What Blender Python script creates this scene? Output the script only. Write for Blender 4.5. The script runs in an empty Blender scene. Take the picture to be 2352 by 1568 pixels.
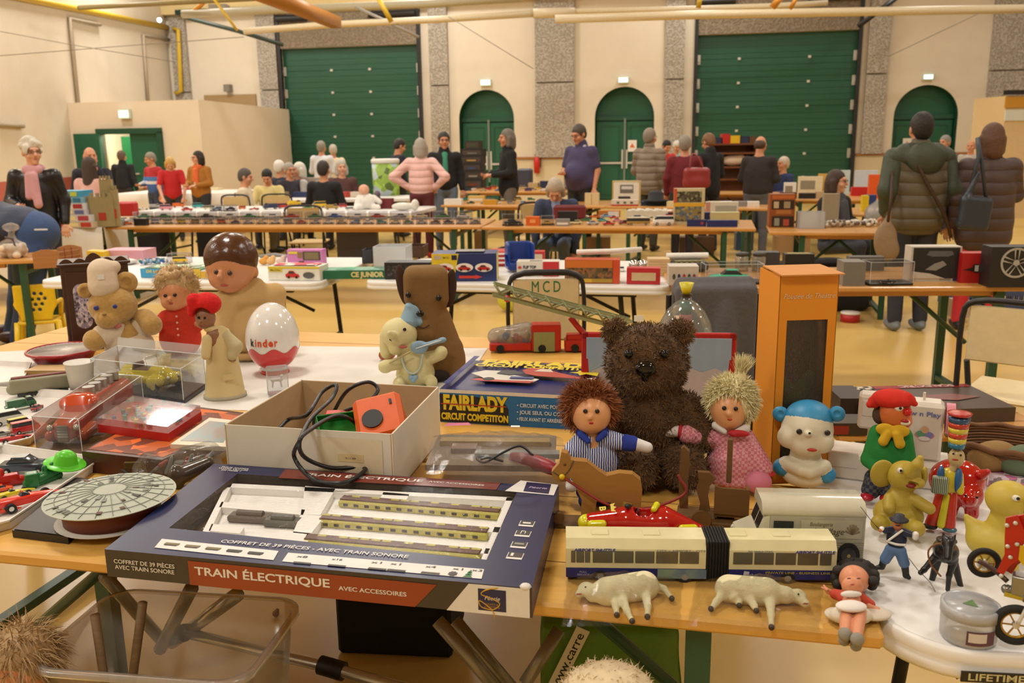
import bpy,math,random
import numpy as np
from mathutils import Vector,Matrix,Euler
sc=bpy.context.scene
COL=sc.collection
PI=math.pi
R_=math.radians
# ---------------------------------------------------------------- camera, light, exposure
F,CX,CY,H=2050.0,1176.0,784.0,1.55
PITCH,ROLL=R_(12.49),R_(-0.8)
cam_data=bpy.data.cameras.new('camera');cam=bpy.data.objects.new('camera',cam_data);COL.objects.link(cam)
cam_data.sensor_width=36.0;cam_data.lens=F*36.0/2352.0;cam_data.clip_start=0.05;cam_data.clip_end=200
CR=Matrix.Rotation(PI/2-PITCH,3,'X')@Matrix.Rotation(ROLL,3,'Z')
cam.matrix_world=Matrix.Translation((0,0,H))@CR.to_4x4()
cam_data.dof.use_dof=True;cam_data.dof.focus_distance=2.1;cam_data.dof.aperture_fstop=6.3
sc.camera=cam
sc.view_settings.view_transform='Standard';sc.view_settings.look='None'
sc.view_settings.gamma=1.0;sc.view_settings.use_curve_mapping=False
sc.view_settings.exposure=0.22
world=bpy.data.worlds.new('world');sc.world=world;world.use_nodes=True
world.node_tree.nodes['Background'].inputs['Color'].default_value=(1.0,0.9,0.78,1)
world.node_tree.nodes['Background'].inputs['Strength'].default_value=0.04
def area(x,y,z,sx,sy,watts,colr):
 l=bpy.data.lights.new('hall_lamp','AREA');l.shape='RECTANGLE';l.size=sx;l.size_y=sy;l.energy=watts;l.color=colr
 o=bpy.data.objects.new('hall_lamp',l);o.location=(x,y,z);COL.objects.link(o)
LAMP=(1.0,0.955,0.88)
for lx in(-9.0,-2.2,4.6,11.0):
 for ly in(-3.0,3.6,10.5,17.0,22.5):
  area(lx,ly,7.2,1.0,1.0,{-9.0:205.0,-2.2:175.0,4.6:115.0,11.0:105.0}[lx],LAMP)
sc.cycles.max_bounces=7;sc.cycles.diffuse_bounces=3;sc.cycles.glossy_bounces=3
sc.cycles.transmission_bounces=4;sc.cycles.transparent_max_bounces=20
sc.cycles.caustics_reflective=False;sc.cycles.caustics_refractive=False
sc.cycles.sample_clamp_indirect=4.0
# ---------------------------------------------------------------- picture <-> place
def ray(px,py):
 return CR@Vector(((px-CX)/F,-(py-CY)/F,-1.0))
def at_z(px,py,z):
 d=ray(px,py);t=(z-H)/d.z
 return Vector((0,0,H))+d*t
def at_d(px,py,Y):
 d=ray(px,py);t=Y/d.y
 return Vector((0,0,H))+d*t
def on_plane(px,py,p0,n):
 d=ray(px,py);o=Vector((0,0,H));t=(Vector(p0)-o).dot(n)/d.dot(n)
 return o+d*t
def mpp(p):
 return(CR.transposed()@(Vector(p)-Vector((0,0,H)))).z/-F
# ---------------------------------------------------------------- materials
def lin(c):
 if isinstance(c,str):
  c=c.lstrip('#');c=tuple(int(c[i:i+2],16)/255 for i in(0,2,4))
 return tuple((v/12.92 if v<=.04045 else((v+.055)/1.055)**2.4)for v in c)
_M={}
def _new(name):
 m=bpy.data.materials.new(name);m.use_nodes=True
 return m,m.node_tree,m.node_tree.nodes['Principled BSDF']
def C(c,rough=.5,metal=0.0,kind='plain',scale=30.0,amt=.10,bump=0.0,c2=None,sheen=0.0,coat=0.0):
 key=(c,rough,metal,kind,scale,amt,bump,c2,sheen,coat)
 if key in _M:return _M[key]
 m,nt,b=_new('%s_%s'%(kind,str(c).strip('#()').replace(', ','_')))
 N,L=nt.nodes.new,nt.links.new
 a=lin(c)
 b.inputs['Roughness'].default_value=rough;b.inputs['Metallic'].default_value=metal
 if sheen:b.inputs['Sheen Weight'].default_value=sheen
 if coat:b.inputs['Coat Weight'].default_value=coat
 tc=N('ShaderNodeTexCoord');mp=N('ShaderNodeMapping');L(tc.outputs['Object'],mp.inputs['Vector'])
 no=N('ShaderNodeTexNoise');no.inputs['Scale'].default_value=scale;no.inputs['Detail'].default_value=3
 L(mp.outputs['Vector'],no.inputs['Vector'])
 mx=N('ShaderNodeMix');mx.data_type='RGBA'
 fac=no.outputs['Fac']
 lo=tuple(max(0,v*(1-amt))for v in a);hi=tuple(min(1,v*(1+amt))for v in a)
 if kind=='wood':
  mp.inputs['Scale'].default_value=(1.0,14.0,14.0);no.inputs['Detail'].default_value=5;no.inputs['Distortion'].default_value=.6
  hi=a;lo=lin(c2)if c2 else tuple(v*.6 for v in a)
 elif kind=='speck':
  hi=a;lo=lin(c2);no.inputs['Detail'].default_value=4
  rp=N('ShaderNodeValToRGB');rp.color_ramp.elements[0].position=.40;rp.color_ramp.elements[1].position=.58
  L(no.outputs['Fac'],rp.inputs['Fac']);fac=rp.outputs['Color']
 elif kind=='stripe':
  wv=N('ShaderNodeTexWave');wv.inputs['Scale'].default_value=scale;wv.inputs['Distortion'].default_value=amt*10
  rp=N('ShaderNodeValToRGB');rp.color_ramp.elements[0].position=.47;rp.color_ramp.elements[1].position=.53
  L(mp.outputs['Vector'],wv.inputs['Vector']);L(wv.outputs['Fac'],rp.inputs['Fac']);fac=rp.outputs['Color']
  hi=a;lo=lin(c2)
 elif kind=='check':
  ck=N('ShaderNodeTexChecker');ck.inputs['Scale'].default_value=scale
  L(mp.outputs['Vector'],ck.inputs['Vector']);fac=ck.outputs['Fac'];hi=a;lo=lin(c2)
 elif kind=='print':
  vo=N('ShaderNodeTexVoronoi');vo.inputs['Scale'].default_value=scale
  L(mp.outputs['Vector'],vo.inputs['Vector'])
  rp=N('ShaderNodeValToRGB');cr=rp.color_ramp;cr.interpolation='CONSTANT'
  cr.elements[0].color=(*a,1);cr.elements[1].position=.35;cr.elements[1].color=(*lin(c2),1)
  e=cr.elements.new(.62);e.color=(*[v*.35 for v in a],1)
  e=cr.elements.new(.8);e.color=(*[min(1,v*1.5)for v in a],1)
  sp=N('ShaderNodeSeparateColor');L(vo.outputs['Color'],sp.inputs['Color']);L(sp.outputs['Red'],rp.inputs['Fac'])
  L(rp.outputs['Color'],b.inputs['Base Color']);_M[key]=m
  return m
 mx.inputs[6].default_value=(*lo,1);mx.inputs[7].default_value=(*hi,1)
 L(fac,mx.inputs[0]);L(mx.outputs[2],b.inputs['Base Color'])
 if bump:
  bp=N('ShaderNodeBump');bp.inputs['Strength'].default_value=1.0;bp.inputs['Distance'].default_value=bump
  L(fac,bp.inputs['Height']);L(bp.outputs['Normal'],b.inputs['Normal'])
 _M[key]=m
 return m
def GLASS(tint='#eef2f4',dens=.05,rough=.06,crinkle=0.0,refl=.7):
 key=('glass',tint,dens,rough,crinkle,refl)
 if key in _M:return _M[key]
 m,nt,b=_new('clear_plastic');N,L=nt.nodes.new,nt.links.new
 out=nt.nodes['Material Output']
 tr=N('ShaderNodeBsdfTransparent');tr.inputs['Color'].default_value=(*lin(tint),1)
 b.inputs['Base Color'].default_value=(*lin(tint),1);b.inputs['Roughness'].default_value=rough
 b.inputs['Specular IOR Level'].default_value=.8
 fr=N('ShaderNodeFresnel');fr.inputs['IOR'].default_value=1.4
 mr=N('ShaderNodeMath');mr.operation='MULTIPLY_ADD';mr.inputs[1].default_value=refl;mr.inputs[2].default_value=dens;mr.use_clamp=True
 L(fr.outputs['Fac'],mr.inputs[0])
 no=N('ShaderNodeTexNoise');no.inputs['Scale'].default_value=60
 if crinkle:
  bp=N('ShaderNodeBump');bp.inputs['Distance'].default_value=crinkle;L(no.outputs['Fac'],bp.inputs['Height'])
  L(bp.outputs['Normal'],b.inputs['Normal']);L(bp.outputs['Normal'],fr.inputs['Normal'])
 gl=N('ShaderNodeBsdfGlossy');gl.inputs['Roughness'].default_value=rough
 if crinkle:L(bp.outputs['Normal'],gl.inputs['Normal'])
 mr.inputs[2].default_value=.02
 mx=N('ShaderNodeMixShader');L(mr.outputs[0],mx.inputs['Fac']);L(tr.outputs[0],mx.inputs[1]);L(gl.outputs[0],mx.inputs[2])
 m2=N('ShaderNodeMixShader');m2.inputs['Fac'].default_value=dens;L(mx.outputs[0],m2.inputs[1]);L(b.outputs[0],m2.inputs[2])
 L(m2.outputs[0],out.inputs['Surface']);_M[key]=m
 return m
def GLOW(c,s):
 key=('glow',c,s)
 if key in _M:return _M[key]
 m,nt,b=_new('lit_panel');b.inputs['Emission Color'].default_value=(*lin(c),1);b.inputs['Emission Strength'].default_value=s
 no=nt.nodes.new('ShaderNodeTexNoise');no.inputs['Scale'].default_value=5
 nt.links.new(no.outputs['Color'],b.inputs['Base Color']);_M[key]=m
 return m
# ---------------------------------------------------------------- mesh builder
def rz(a):return Matrix.Rotation(a,4,'Z')
def rx(a):return Matrix.Rotation(a,4,'X')
def ry(a):return Matrix.Rotation(a,4,'Y')
def tr(*p):return Matrix.Translation(Vector(p[0])if len(p)==1 else Vector(p))
class MB:
 def __init__(s):s.v=[];s.f=[];s.m=[];s.sm=[];s.mats=[]
 def mi(s,m):
  if m not in s.mats:s.mats.append(m)
  return s.mats.index(m)
 def add(s,vs,fs,mat,smooth=False,X=None):
  b=len(s.v)
  s.v.extend([tuple(X@Vector(v))for v in vs]if X is not None else[tuple(v)for v in vs])
  k=s.mi(mat)
  for f in fs:s.f.append(tuple(i+b for i in f));s.m.append(k);s.sm.append(smooth)
  return s
 def box(s,c,size,mat,X=None,bev=0.0):
  hx,hy,hz=(v/2 for v in size);c=Vector(c)
  if bev<=0:
   vs=[c+Vector((x*hx,y*hy,z*hz))for z in(-1,1)for y in(-1,1)for x in(-1,1)]
   fs=[(0,2,3,1),(4,5,7,6),(0,1,5,4),(2,6,7,3),(0,4,6,2),(1,3,7,5)]
   return s.add(vs,fs,mat,False,X)
  e=min(bev,hx*.98,hy*.98,hz*.98);vs=[];I={}
  for x in(-1,1):
   for y in(-1,1):
    for z in(-1,1):
     for a in range(3):
      h=[hx-e,hy-e,hz-e];h[a]+=e
      I[x,y,z,a]=len(vs);vs.append(c+Vector((x*h[0],y*h[1],z*h[2])))
  fs=[]
  for a in range(3):
   u,w=[(1,2),(2,0),(0,1)][a]
   for sg in(-1,1):
    q=[]
    for(p,r)in((-1,-1),(1,-1),(1,1),(-1,1)):
     k=[0,0,0];k[a]=sg;k[u]=p;k[w]=r;q.append(I[k[0],k[1],k[2],a])
    fs.append(tuple(q if sg>0 else q[::-1]))
   for p in(-1,1):
    for r in(-1,1):
     k0=[0,0,0];k0[u]=p;k0[w]=r;k0[a]=-1;k1=list(k0);k1[a]=1
     q=[I[(*k0,u)],I[(*k1,u)],I[(*k1,w)],I[(*k0,w)]]
     fs.append(tuple(q if p*r<0 else q[::-1]))
  for x in(-1,1):
   for y in(-1,1):
    for z in(-1,1):
     q=[I[x,y,z,0],I[x,y,z,1],I[x,y,z,2]]
     fs.append(tuple(q if x*y*z>0 else q[::-1]))
  return s.add(vs,fs,mat,False,X)
 def cyl(s,a,b,r,mat,r2=None,n=12,cap=True,X=None):
  a,b=Vector(a),Vector(b);r2=r if r2 is None else r2
  d=(b-a).normalized();u=d.orthogonal().normalized();w=d.cross(u)
  vs=[p+(u*math.cos(2*PI*i/n)+w*math.sin(2*PI*i/n))*q for p,q in((a,r),(b,r2))for i in range(n)]
  s.add(vs,[(i,(i+1)%n,n+(i+1)%n,n+i)for i in range(n)],mat,True,X)
  if cap:
   s.add(vs[:n],[tuple(range(n))[::-1]],mat,False,X);s.add(vs[n:],[tuple(range(n))],mat,False,X)
  return s
 def tube(s,pts,r,mat,n=8,X=None,closed=False,smooth_n=0):
  P=[Vector(p)for p in pts]
  if smooth_n:
   Q=[];m=len(P);rng=m if closed else m-1
   for i in range(rng):
    g=(lambda k:P[k%m])if closed else(lambda k:P[min(max(k,0),m-1)])
    p0,p1,p2,p3=g(i-1),g(i),g(i+1),g(i+2)
    for j in range(smooth_n):
     t=j/smooth_n
     Q.append(.5*((2*p1)+(p2-p0)*t+(2*p0-5*p1+4*p2-p3)*t*t+(3*p1-p0-3*p2+p3)*t**3))
   if not closed:Q.append(P[-1])
   P=Q
  m=len(P);vs=[];u=None
  for i in range(m):
   d=(P[(i+1)%m]-P[i-1])if closed else(P[min(i+1,m-1)]-P[max(i-1,0)])
   d=d.normalized()if d.length>1e-9 else Vector((0,0,1))
   u=d.orthogonal()if u is None else(u-d*u.dot(d))
   u=u.normalized()if u.length>1e-6 else d.orthogonal().normalized();w=d.cross(u)
   q=r[i]if isinstance(r,(list,tuple))and i<len(r)else(r if not isinstance(r,(list,tuple))else r[-1])
   vs+=[P[i]+(u*math.cos(2*PI*k/n)+w*math.sin(2*PI*k/n))*q for k in range(n)]
  fs=[]
  for i in range(m if closed else m-1):
   a,b=i*n,((i+1)%m)*n
   fs+=[(a+k,a+(k+1)%n,b+(k+1)%n,b+k)for k in range(n)]
  if not closed:fs+=[tuple(range(n))[::-1],tuple(range((m-1)*n,m*n))]
  return s.add(vs,fs,mat,True,X)
 def lathe(s,prof,mat,n=24,X=None,sy=1.0,smooth=True,cap=True):
  vs=[(r*math.cos(2*PI*k/n),r*sy*math.sin(2*PI*k/n),z)for r,z in prof for k in range(n)]
  fs=[(i*n+k,i*n+(k+1)%n,(i+1)*n+(k+1)%n,(i+1)*n+k)for i in range(len(prof)-1)for k in range(n)]
  if prof[0][0]>1e-5:fs.append(tuple(range(n))[::-1])
  if cap and prof[-1][0]>1e-5:fs.append(tuple(range((len(prof)-1)*n,len(prof)*n)))
  return s.add(vs,fs,mat,smooth,X)
 def prism(s,poly,z0,z1,mat,X=None,smooth=False):
  n=len(poly)
  vs=[(p[0],p[1],z0)for p in poly]+[(p[0],p[1],z1)for p in poly]
  s.add(vs,[tuple(range(n))[::-1],tuple(range(n,2*n))],mat,False,X)
  return s.add(vs,[(i,(i+1)%n,n+(i+1)%n,n+i)for i in range(n)],mat,smooth,X)
 def quad(s,a,b,c,d,mat):return s.add([a,b,c,d],[(0,1,2,3)],mat)
 def ell(s,c,r,mat,n=16,X=None):
  r=(r,r,r)if not isinstance(r,(tuple,list))else r;c=Vector(c);h=n//2+1;vs=[]
  for i in range(h):
   t=PI*i/(h-1)
   for k in range(n):
    p=2*PI*k/n
    vs.append(c+Vector((r[0]*math.sin(t)*math.cos(p),r[1]*math.sin(t)*math.sin(p),-r[2]*math.cos(t))))
  fs=[(i*n+k,i*n+(k+1)%n,(i+1)*n+(k+1)%n,(i+1)*n+k)for i in range(h-1)for k in range(n)]
  return s.add(vs,fs,mat,True,X)
 def loft(s,rings,mat,smooth=True,X=None,caps=True,closed=True):
  n=len(rings[0]);vs=[p for r in rings for p in r];fs=[]
  for i in range(len(rings)-1):
   fs+=[(i*n+k,i*n+(k+1)%n,(i+1)*n+(k+1)%n,(i+1)*n+k)for k in range(n if closed else n-1)]
  s.add(vs,fs,mat,smooth,X)
  if caps:s.add(rings[0],[tuple(range(n))[::-1]],mat,False,X);s.add(rings[-1],[tuple(range(n))],mat,False,X)
  return s
 def sdf(s,prims,res,k=.01,mats=None,X=None):
  V,Fq,mi=sdf_mesh(prims,res,k)
  b=len(s.v);V=V.tolist()
  s.v.extend([tuple(X@Vector(v))for v in V]if X is not None else[tuple(v)for v in V])
  ids=[s.mi(m)for m in(mats if isinstance(mats,(list,tuple))else[mats])]
  for q,mm in zip(Fq.tolist(),mi.tolist()):
   s.f.append(tuple(i+b for i in q));s.m.append(ids[min(mm,len(ids)-1)]);s.sm.append(True)
  return s
 def build(s,name,parent=None,X=None):
  me=bpy.data.meshes.new(name);me.from_pydata(s.v,[],s.f)
  for m in s.mats:me.materials.append(m)
  me.polygons.foreach_set('material_index',s.m);me.polygons.foreach_set('use_smooth',s.sm)
  me.update()
  o=bpy.data.objects.new(name,me);COL.objects.link(o)
  if parent is not None:o.parent=parent
  if X is not None:o.matrix_local=X
  return o
# ---------------------------------------------------------------- smooth bodies: blended round shapes meshed as one surface
def E3(rot):return np.array(Euler(rot).to_matrix())if rot else None
def S(c,r,m=0):return('e',tuple(c),(r,r,r),None,m)
def E(c,r,rot=None,m=0):return('e',tuple(c),tuple(r),rot,m)
def K(a,b,ra,rb=None,m=0):return('c',tuple(a),tuple(b),ra,ra if rb is None else rb,m)
def B(c,h,r,rot=None,m=0):return('b',tuple(c),tuple(h),r,rot,m)
def CUT(p):return('-',p)
def _dist(p,P):
 t=p[0]
 if t=='e':
  q=P-np.array(p[1])
  M=E3(p[3])
  if M is not None:q=q@M
  r=np.array(p[2]);k0=np.linalg.norm(q/r,axis=-1);k1=np.linalg.norm(q/(r*r),axis=-1)
  return k0*(k0-1)/np.maximum(k1,1e-9)
 if t=='c':
  a,b=np.array(p[1]),np.array(p[2]);ab=b-a;q=P-a
  h=np.clip((q@ab)/max(ab@ab,1e-12),0,1)
  return np.linalg.norm(q-h[...,None]*ab,axis=-1)-(p[3]+(p[4]-p[3])*h)
 q=P-np.array(p[1]);M=E3(p[4])
 if M is not None:q=q@M
 d=np.abs(q)-np.array(p[2])+p[3]
 return np.linalg.norm(np.maximum(d,0),axis=-1)+np.minimum(d.max(axis=-1),0)-p[3]
def _bb(p):
 if p[0]=='e':
  c=np.array(p[1]);r=np.array(p[2])if not p[3]else np.full(3,max(p[2]));return c-r,c+r
 if p[0]=='c':
  a,b=np.array(p[1]),np.array(p[2]);return np.minimum(a-p[3],b-p[4]),np.maximum(a+p[3],b+p[4])
 c=np.array(p[1]);r=np.array(p[2])if not p[4]else np.full(3,np.linalg.norm(p[2]));return c-r,c+r
def sdf_mesh(prims,h,k):
 pos=[p for p in prims if p[0]!='-']
 bbs=[_bb(p)for p in pos]
 lo=np.min([b[0]for b in bbs],axis=0)-3*h-k*.5;hi=np.max([b[1]for b in bbs],axis=0)+3*h+k*.5
 n=np.ceil((hi-lo)/h).astype(int)+1
 D=np.full(n,1e3,dtype=np.float32);best=np.full(n,1e3,dtype=np.float32);MI=np.zeros(n,dtype=np.int16)
 ax=[lo[i]+h*np.arange(n[i])for i in range(3)]
 for p in prims:
  cut=p[0]=='-';q=p[1]if cut else p
  a,b=_bb(q);mg=k+2.5*h
  i0=np.clip(np.floor((a-mg-lo)/h).astype(int),0,n-1);i1=np.clip(np.ceil((b+mg-lo)/h).astype(int)+1,1,n)
  sl=tuple(slice(i0[j],i1[j])for j in range(3))
  G=np.stack(np.meshgrid(*[ax[j][sl[j]]for j in range(3)],indexing='ij'),axis=-1)
  if G.size==0:continue
  d=_dist(q,G).astype(np.float32)
  if cut:
   D[sl]=np.maximum(D[sl],-d);continue
  o=D[sl];hh=np.clip(.5+.5*(o-d)/max(k,1e-6),0,1)
  sm=o*(1-hh)+d*hh-k*hh*(1-hh)
  D[sl]=np.where(o>100,d,sm)
  w=best[sl];t=d<w;w[t]=d[t];MI[sl][t]=q[-1]
 Sg=D<0
 s8=sum(Sg[a:n[0]-1+a,b:n[1]-1+b,c:n[2]-1+c].astype(np.int8)for a in(0,1)for b in(0,1)for c in(0,1))
 mask=(s8>0)&(s8<8);cells=np.argwhere(mask)
 idx=np.full(mask.shape,-1,dtype=np.int64);idx[mask]=np.arange(len(cells))
 acc=np.zeros((len(cells),3));cnt=np.zeros(len(cells))
 cor=[(a,b,c)for a in(0,1)for b in(0,1)for c in(0,1)]
 val={c:D[cells[:,0]+c[0],cells[:,1]+c[1],cells[:,2]+c[2]]for c in cor}
 for c in cor:
  for j in range(3):
   if c[j]:continue
   e=list(c);e[j]=1;e=tuple(e);da,db=val[c],val[e]
   cr=(da<0)!=(db<0);t=np.where(cr,da/np.where(cr,da-db,1),0)
   p=np.tile(np.array(c,dtype=float),(len(cells),1));p[:,j]+=t
   acc[cr]+=p[cr];cnt[cr]+=1
 V=(cells+acc/np.maximum(cnt,1)[:,None])*h+lo
 quads,mids=[],[]
 for j in range(3):
  u,w=(j+1)%3,(j+2)%3
  a0=[slice(1,m-1)for m in n];a0[j]=slice(0,n[j]-1);a1=list(a0);a1[j]=slice(1,n[j])
  A,Bq=Sg[tuple(a0)],Sg[tuple(a1)];ed=np.argwhere(A!=Bq)
  if not len(ed):continue
  off=np.ones(3,dtype=int);off[j]=0;g=ed+off
  inside=Sg[g[:,0],g[:,1],g[:,2]]
  def cid(du,dw):
   q=g.copy();q[:,u]+=du;q[:,w]+=dw;return idx[q[:,0],q[:,1],q[:,2]]
  Q=np.stack([cid(-1,-1),cid(0,-1),cid(0,0),cid(-1,0)],axis=1)
  Q[~inside]=Q[~inside][:,::-1]
  quads.append(Q);mids.append(MI[g[:,0],g[:,1],g[:,2]])
 return V,np.concatenate(quads),np.concatenate(mids)
# ---------------------------------------------------------------- things, parts, labels
def tag(o,label,cat,group=None,kind=None):
 if label:o['label']=label
 if cat:o['category']=cat
 if group:o['group']=group
 if kind:o['kind']=kind
 return o
def thing(name,label,cat,loc=(0,0,0),rot=0.0,group=None):
 o=bpy.data.objects.new(name,None);o.empty_display_size=.05;COL.objects.link(o)
 o.location=loc;o.rotation_euler=rot if isinstance(rot,(tuple,Euler))else(0,0,rot)
 return tag(o,label,cat,group)
def one(mb,name,label,cat,loc=(0,0,0),rot=0.0,group=None,kind=None):
 o=mb.build(name);o.location=loc;o.rotation_euler=rot if isinstance(rot,(tuple,Euler))else(0,0,rot)
 return tag(o,label,cat,group,kind)
def struct(mb,name):
 o=mb.build(name);o['kind']='structure';return o
def kids(o):return[c for c in o.children]
_ch={}
def copy_tree(o,loc=None,rot=None,label=None,group=None,parent=None,ch=None):
 c=o.copy();COL.objects.link(c);c.parent=parent
 if loc is not None:c.location=loc
 if rot is not None:c.rotation_euler=rot if isinstance(rot,(tuple,Euler))else(0,0,rot)
 if label:c['label']=label
 if group:c['group']=group
 for x in list(o.children):copy_tree(x,parent=c)
 return c
def repaint(o,part,material):
 for x in[o]+list(o.children)+[z for y in o.children for z in y.children]:
  if x.type=='MESH' and x.name.split('.')[0]==part:
   x.material_slots[0].link='OBJECT';x.material_slots[0].material=material
def TXT(s,size,mat,X,parent=None,name='lettering',bold=0.0,shear=0.0,align='CENTER',width=None,space=1.0):
 cu=bpy.data.curves.new(name,'FONT');cu.body=s;cu.size=size;cu.align_x=align;cu.align_y='CENTER'
 cu.offset=bold*size;cu.shear=shear;cu.space_character=space;cu.resolution_u=3
 o=bpy.data.objects.new(name,cu);COL.objects.link(o)
 me=bpy.data.meshes.new_from_object(o);bpy.data.objects.remove(o);bpy.data.curves.remove(cu)
 me.materials.clear();me.materials.append(mat)
 if width and len(me.vertices):
  xs=[v.co.x for v in me.vertices];k=width/max(max(xs)-min(xs),1e-6)
  for v in me.vertices:v.co.x*=k
 o=bpy.data.objects.new(name,me);COL.objects.link(o)
 if parent is not None:o.parent=parent
 o.matrix_local=X
 return o
def face(o,n,up=(0,0,1)):
 n=Vector(n).normalized();x=Vector(up).cross(n).normalized();y=n.cross(x)
 m=Matrix((x,y,n)).transposed().to_4x4();m.translation=Vector(o);return m
class TF:
 def __init__(s,bx,by,z=.75,p=None):
  s.p=at_z(bx,by,z)if p is None else Vector(p);s.bx,s.by=bx,by
  s.u=mpp(s.p);h=math.hypot(s.p.x,s.p.y);s.phi=math.atan2(H-s.p.z,h);s.rot=-math.atan2(s.p.x,s.p.y)
 def __call__(s,x,y,d=0.0):
  return((x-s.bx)*s.u,-d*s.u,((s.by-y)/math.cos(s.phi)+d*math.tan(s.phi))*s.u)
 def thing(s,name,label,cat,group=None):return thing(name,label,cat,s.p,s.rot,group)
def hairs(mb,pts,nrm,length,width,mat,rng,droop=.3,jit=.5,seg=2):
 for p,nn in zip(pts,nrm):
  p=Vector(p);d=Vector(nn).normalized()+Vector((rng.gauss(0,jit),rng.gauss(0,jit),rng.gauss(0,jit)))
  d.normalize();L=length*rng.uniform(.6,1.15);side=d.orthogonal().normalized();side.rotate(Matrix.Rotation(rng.uniform(0,6.28),3,d))
  vs=[p-side*width,p+side*width];q=p
  for i in range(seg):
   d=(d+Vector((0,0,-droop/seg))).normalized();q=q+d*(L/seg);w=width*(1-(i+1)/seg)+width*.15
   vs+=[q-side*w,q+side*w]
  mb.add(vs,[(2*i,2*i+1,2*i+3,2*i+2)for i in range(seg)],mat,True)
def surface_points(V,Fq,n,rng):
 idx=[rng.randrange(len(Fq))for _ in range(n)];P=[];Nn=[]
 for i in idx:
  a,b,c,d=(Vector(V[j])for j in Fq[i]);u,w=rng.random(),rng.random()
  P.append(a*(1-u)*(1-w)+b*u*(1-w)+c*u*w+d*(1-u)*w);Nn.append((c-a).cross(d-b))
 return P,Nn
# ================================================================= the hall
A=R_(11.0)
WO=at_d(1176,330,25.0);WO.z=0
WX=tr(WO)@rz(-A);WI=WX.inverted()
WN=(WX.to_3x3()@Vector((0,-1,0)))
def wl(px,py,off=0.0):
 q=WI@on_plane(px,py,WO+WN*off,WN);return q.x,q.z
def wp(px,py,off=0.0):return on_plane(px,py,WO+WN*off,WN)
WALL=C('#d9cdba',.85,scale=3,amt=.05);WALL_LOW=C('#d2c2a2',.8,scale=3,amt=.05)
PEB=C('#b8b0a4',.95,kind='speck',scale=22.0,c2='#9a9084',bump=.012)
GREEN=C('#175a42',.38,scale=2,amt=.06);GREEN_D=C('#114531',.5,scale=2);GREEN_P=C('#164f3a',.42,scale=2)
BLACK=C('#1a1a1a',.5);STEEL=C('#c9c6bd',.4,.3);YELLOW_P=C('#c8a523',.45);ORANGE_P=C('#d08a1c',.5)
WOODT=C('#d9a45c',.42,kind='wood',scale=2.2,c2='#b87c38',coat=.25)
CZ=8.0
fl=MB();fl.box((1,13,-.1),(46,50,.2),C('#d8b466',.3,scale=.7,amt=.05));struct(fl,'floor')
ce=MB();ce.box((1,13,CZ+.1),(46,50,.2),C('#cdbfa4',.9));struct(ce,'ceiling')
# back wall: piers between openings, arched door recesses, concrete lintels over the two shutters
s_cor=wl(395,200)[0]
g1=(wl(655,250)[0],wl(966,250)[0],wl(810,107)[1]);g2=(wl(1598,240)[0],wl(1962,240)[0],wl(1780,75)[1])
arches=[]
for x0,x1,yt in((1055,1181,206),(1366,1502,199),(2050,2197,195)):
 a0,a1=wl(x0,300)[0],wl(x1,300)[0];arches.append(((a0+a1)/2,(a1-a0)/2,wl((x0+x1)/2,yt)[1]))
DP=.38
wb=MB()
def solid(x0,x1,z0,z1):wb.box(((x0+x1)/2,DP/2,(z0+z1)/2),(x1-x0,DP,z1-z0),WALL,WX)
def arched(x0,x1,c,r,zt,n=20):
 pts=[(x0,0),(c-r,0)]+[(c-r*math.cos(PI*i/n),zt-r+r*math.sin(PI*i/n))for i in range(n+1)]+[(c+r,0),(x1,0),(x1,CZ),(x0,CZ)]
 wb.add([(p[0],0,p[1])for p in pts],[tuple(range(len(pts)))],WALL,False,WX)
 rv=pts[1:n+4]
 wb.add([(p[0],0,p[1])for p in rv]+[(p[0],DP,p[1])for p in rv],[(i,i+1,len(rv)+i+1,len(rv)+i)for i in range(len(rv)-1)],GREEN_D,True,WX)
solid(s_cor,g1[0],0,CZ);solid(g1[0],g1[1],g1[2],CZ)
m12=(arches[0][0]+arches[1][0])/2
arched(g1[1],m12,*arches[0]);arched(m12,g2[0],*arches[1]);solid(g2[0],g2[1],g2[2],CZ)
s_r=wl(2352,200)[0]+6
arched(g2[1],s_r,*arches[2])
wb.box(((s_cor+s_r)/2,DP+.3,CZ/2),(s_r-s_cor,.1,CZ),WALL,WX)
struct(wb,'wall_back')
# pebble-dash pilasters, lintels, dado rail
tn=[0]
def trim(mb):
 tn[0]+=1;return struct(mb,'trim_%d'%tn[0])
def pil(px0,px1,zt=7.9,zb=None,m=PEB,off=.12):
 a0,a1=wl(px0,220,off)[0],wl(px1,220,off)[0];z0=wl(1176,362)[1]if zb is None else zb;mb=MB()
 zj=wl(1270,190)[1]
 mb.box(((a0+a1)/2,-off/2,(z0+zj)/2-.01),(a1-a0,off,zj-z0-.02),m,WX)
 mb.box(((a0+a1)/2,-off/2,(zj+zt)/2+.01),(a1-a0,off,zt-zj-.02),m,WX);trim(mb)
for q in((403,437),(598,640),(988,1030),(1229,1318),(1526,1570),(1987,2035),(2268,2420)):pil(*q)
for g,px0,px1 in((g1,655,964),(g2,1600,1965)):
 mb=MB();zt=g[2]+1.05
 mb.box(((g[0]+g[1])/2,-.05,(g[2]+zt)/2),(g[1]-g[0],.1,zt-g[2]),C('#8f8170',.95,kind='speck',scale=18.0,c2='#7c6f5e',bump=.012),WX);trim(mb)
rail=MB();zr=wl(1270,362)[1]
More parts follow.
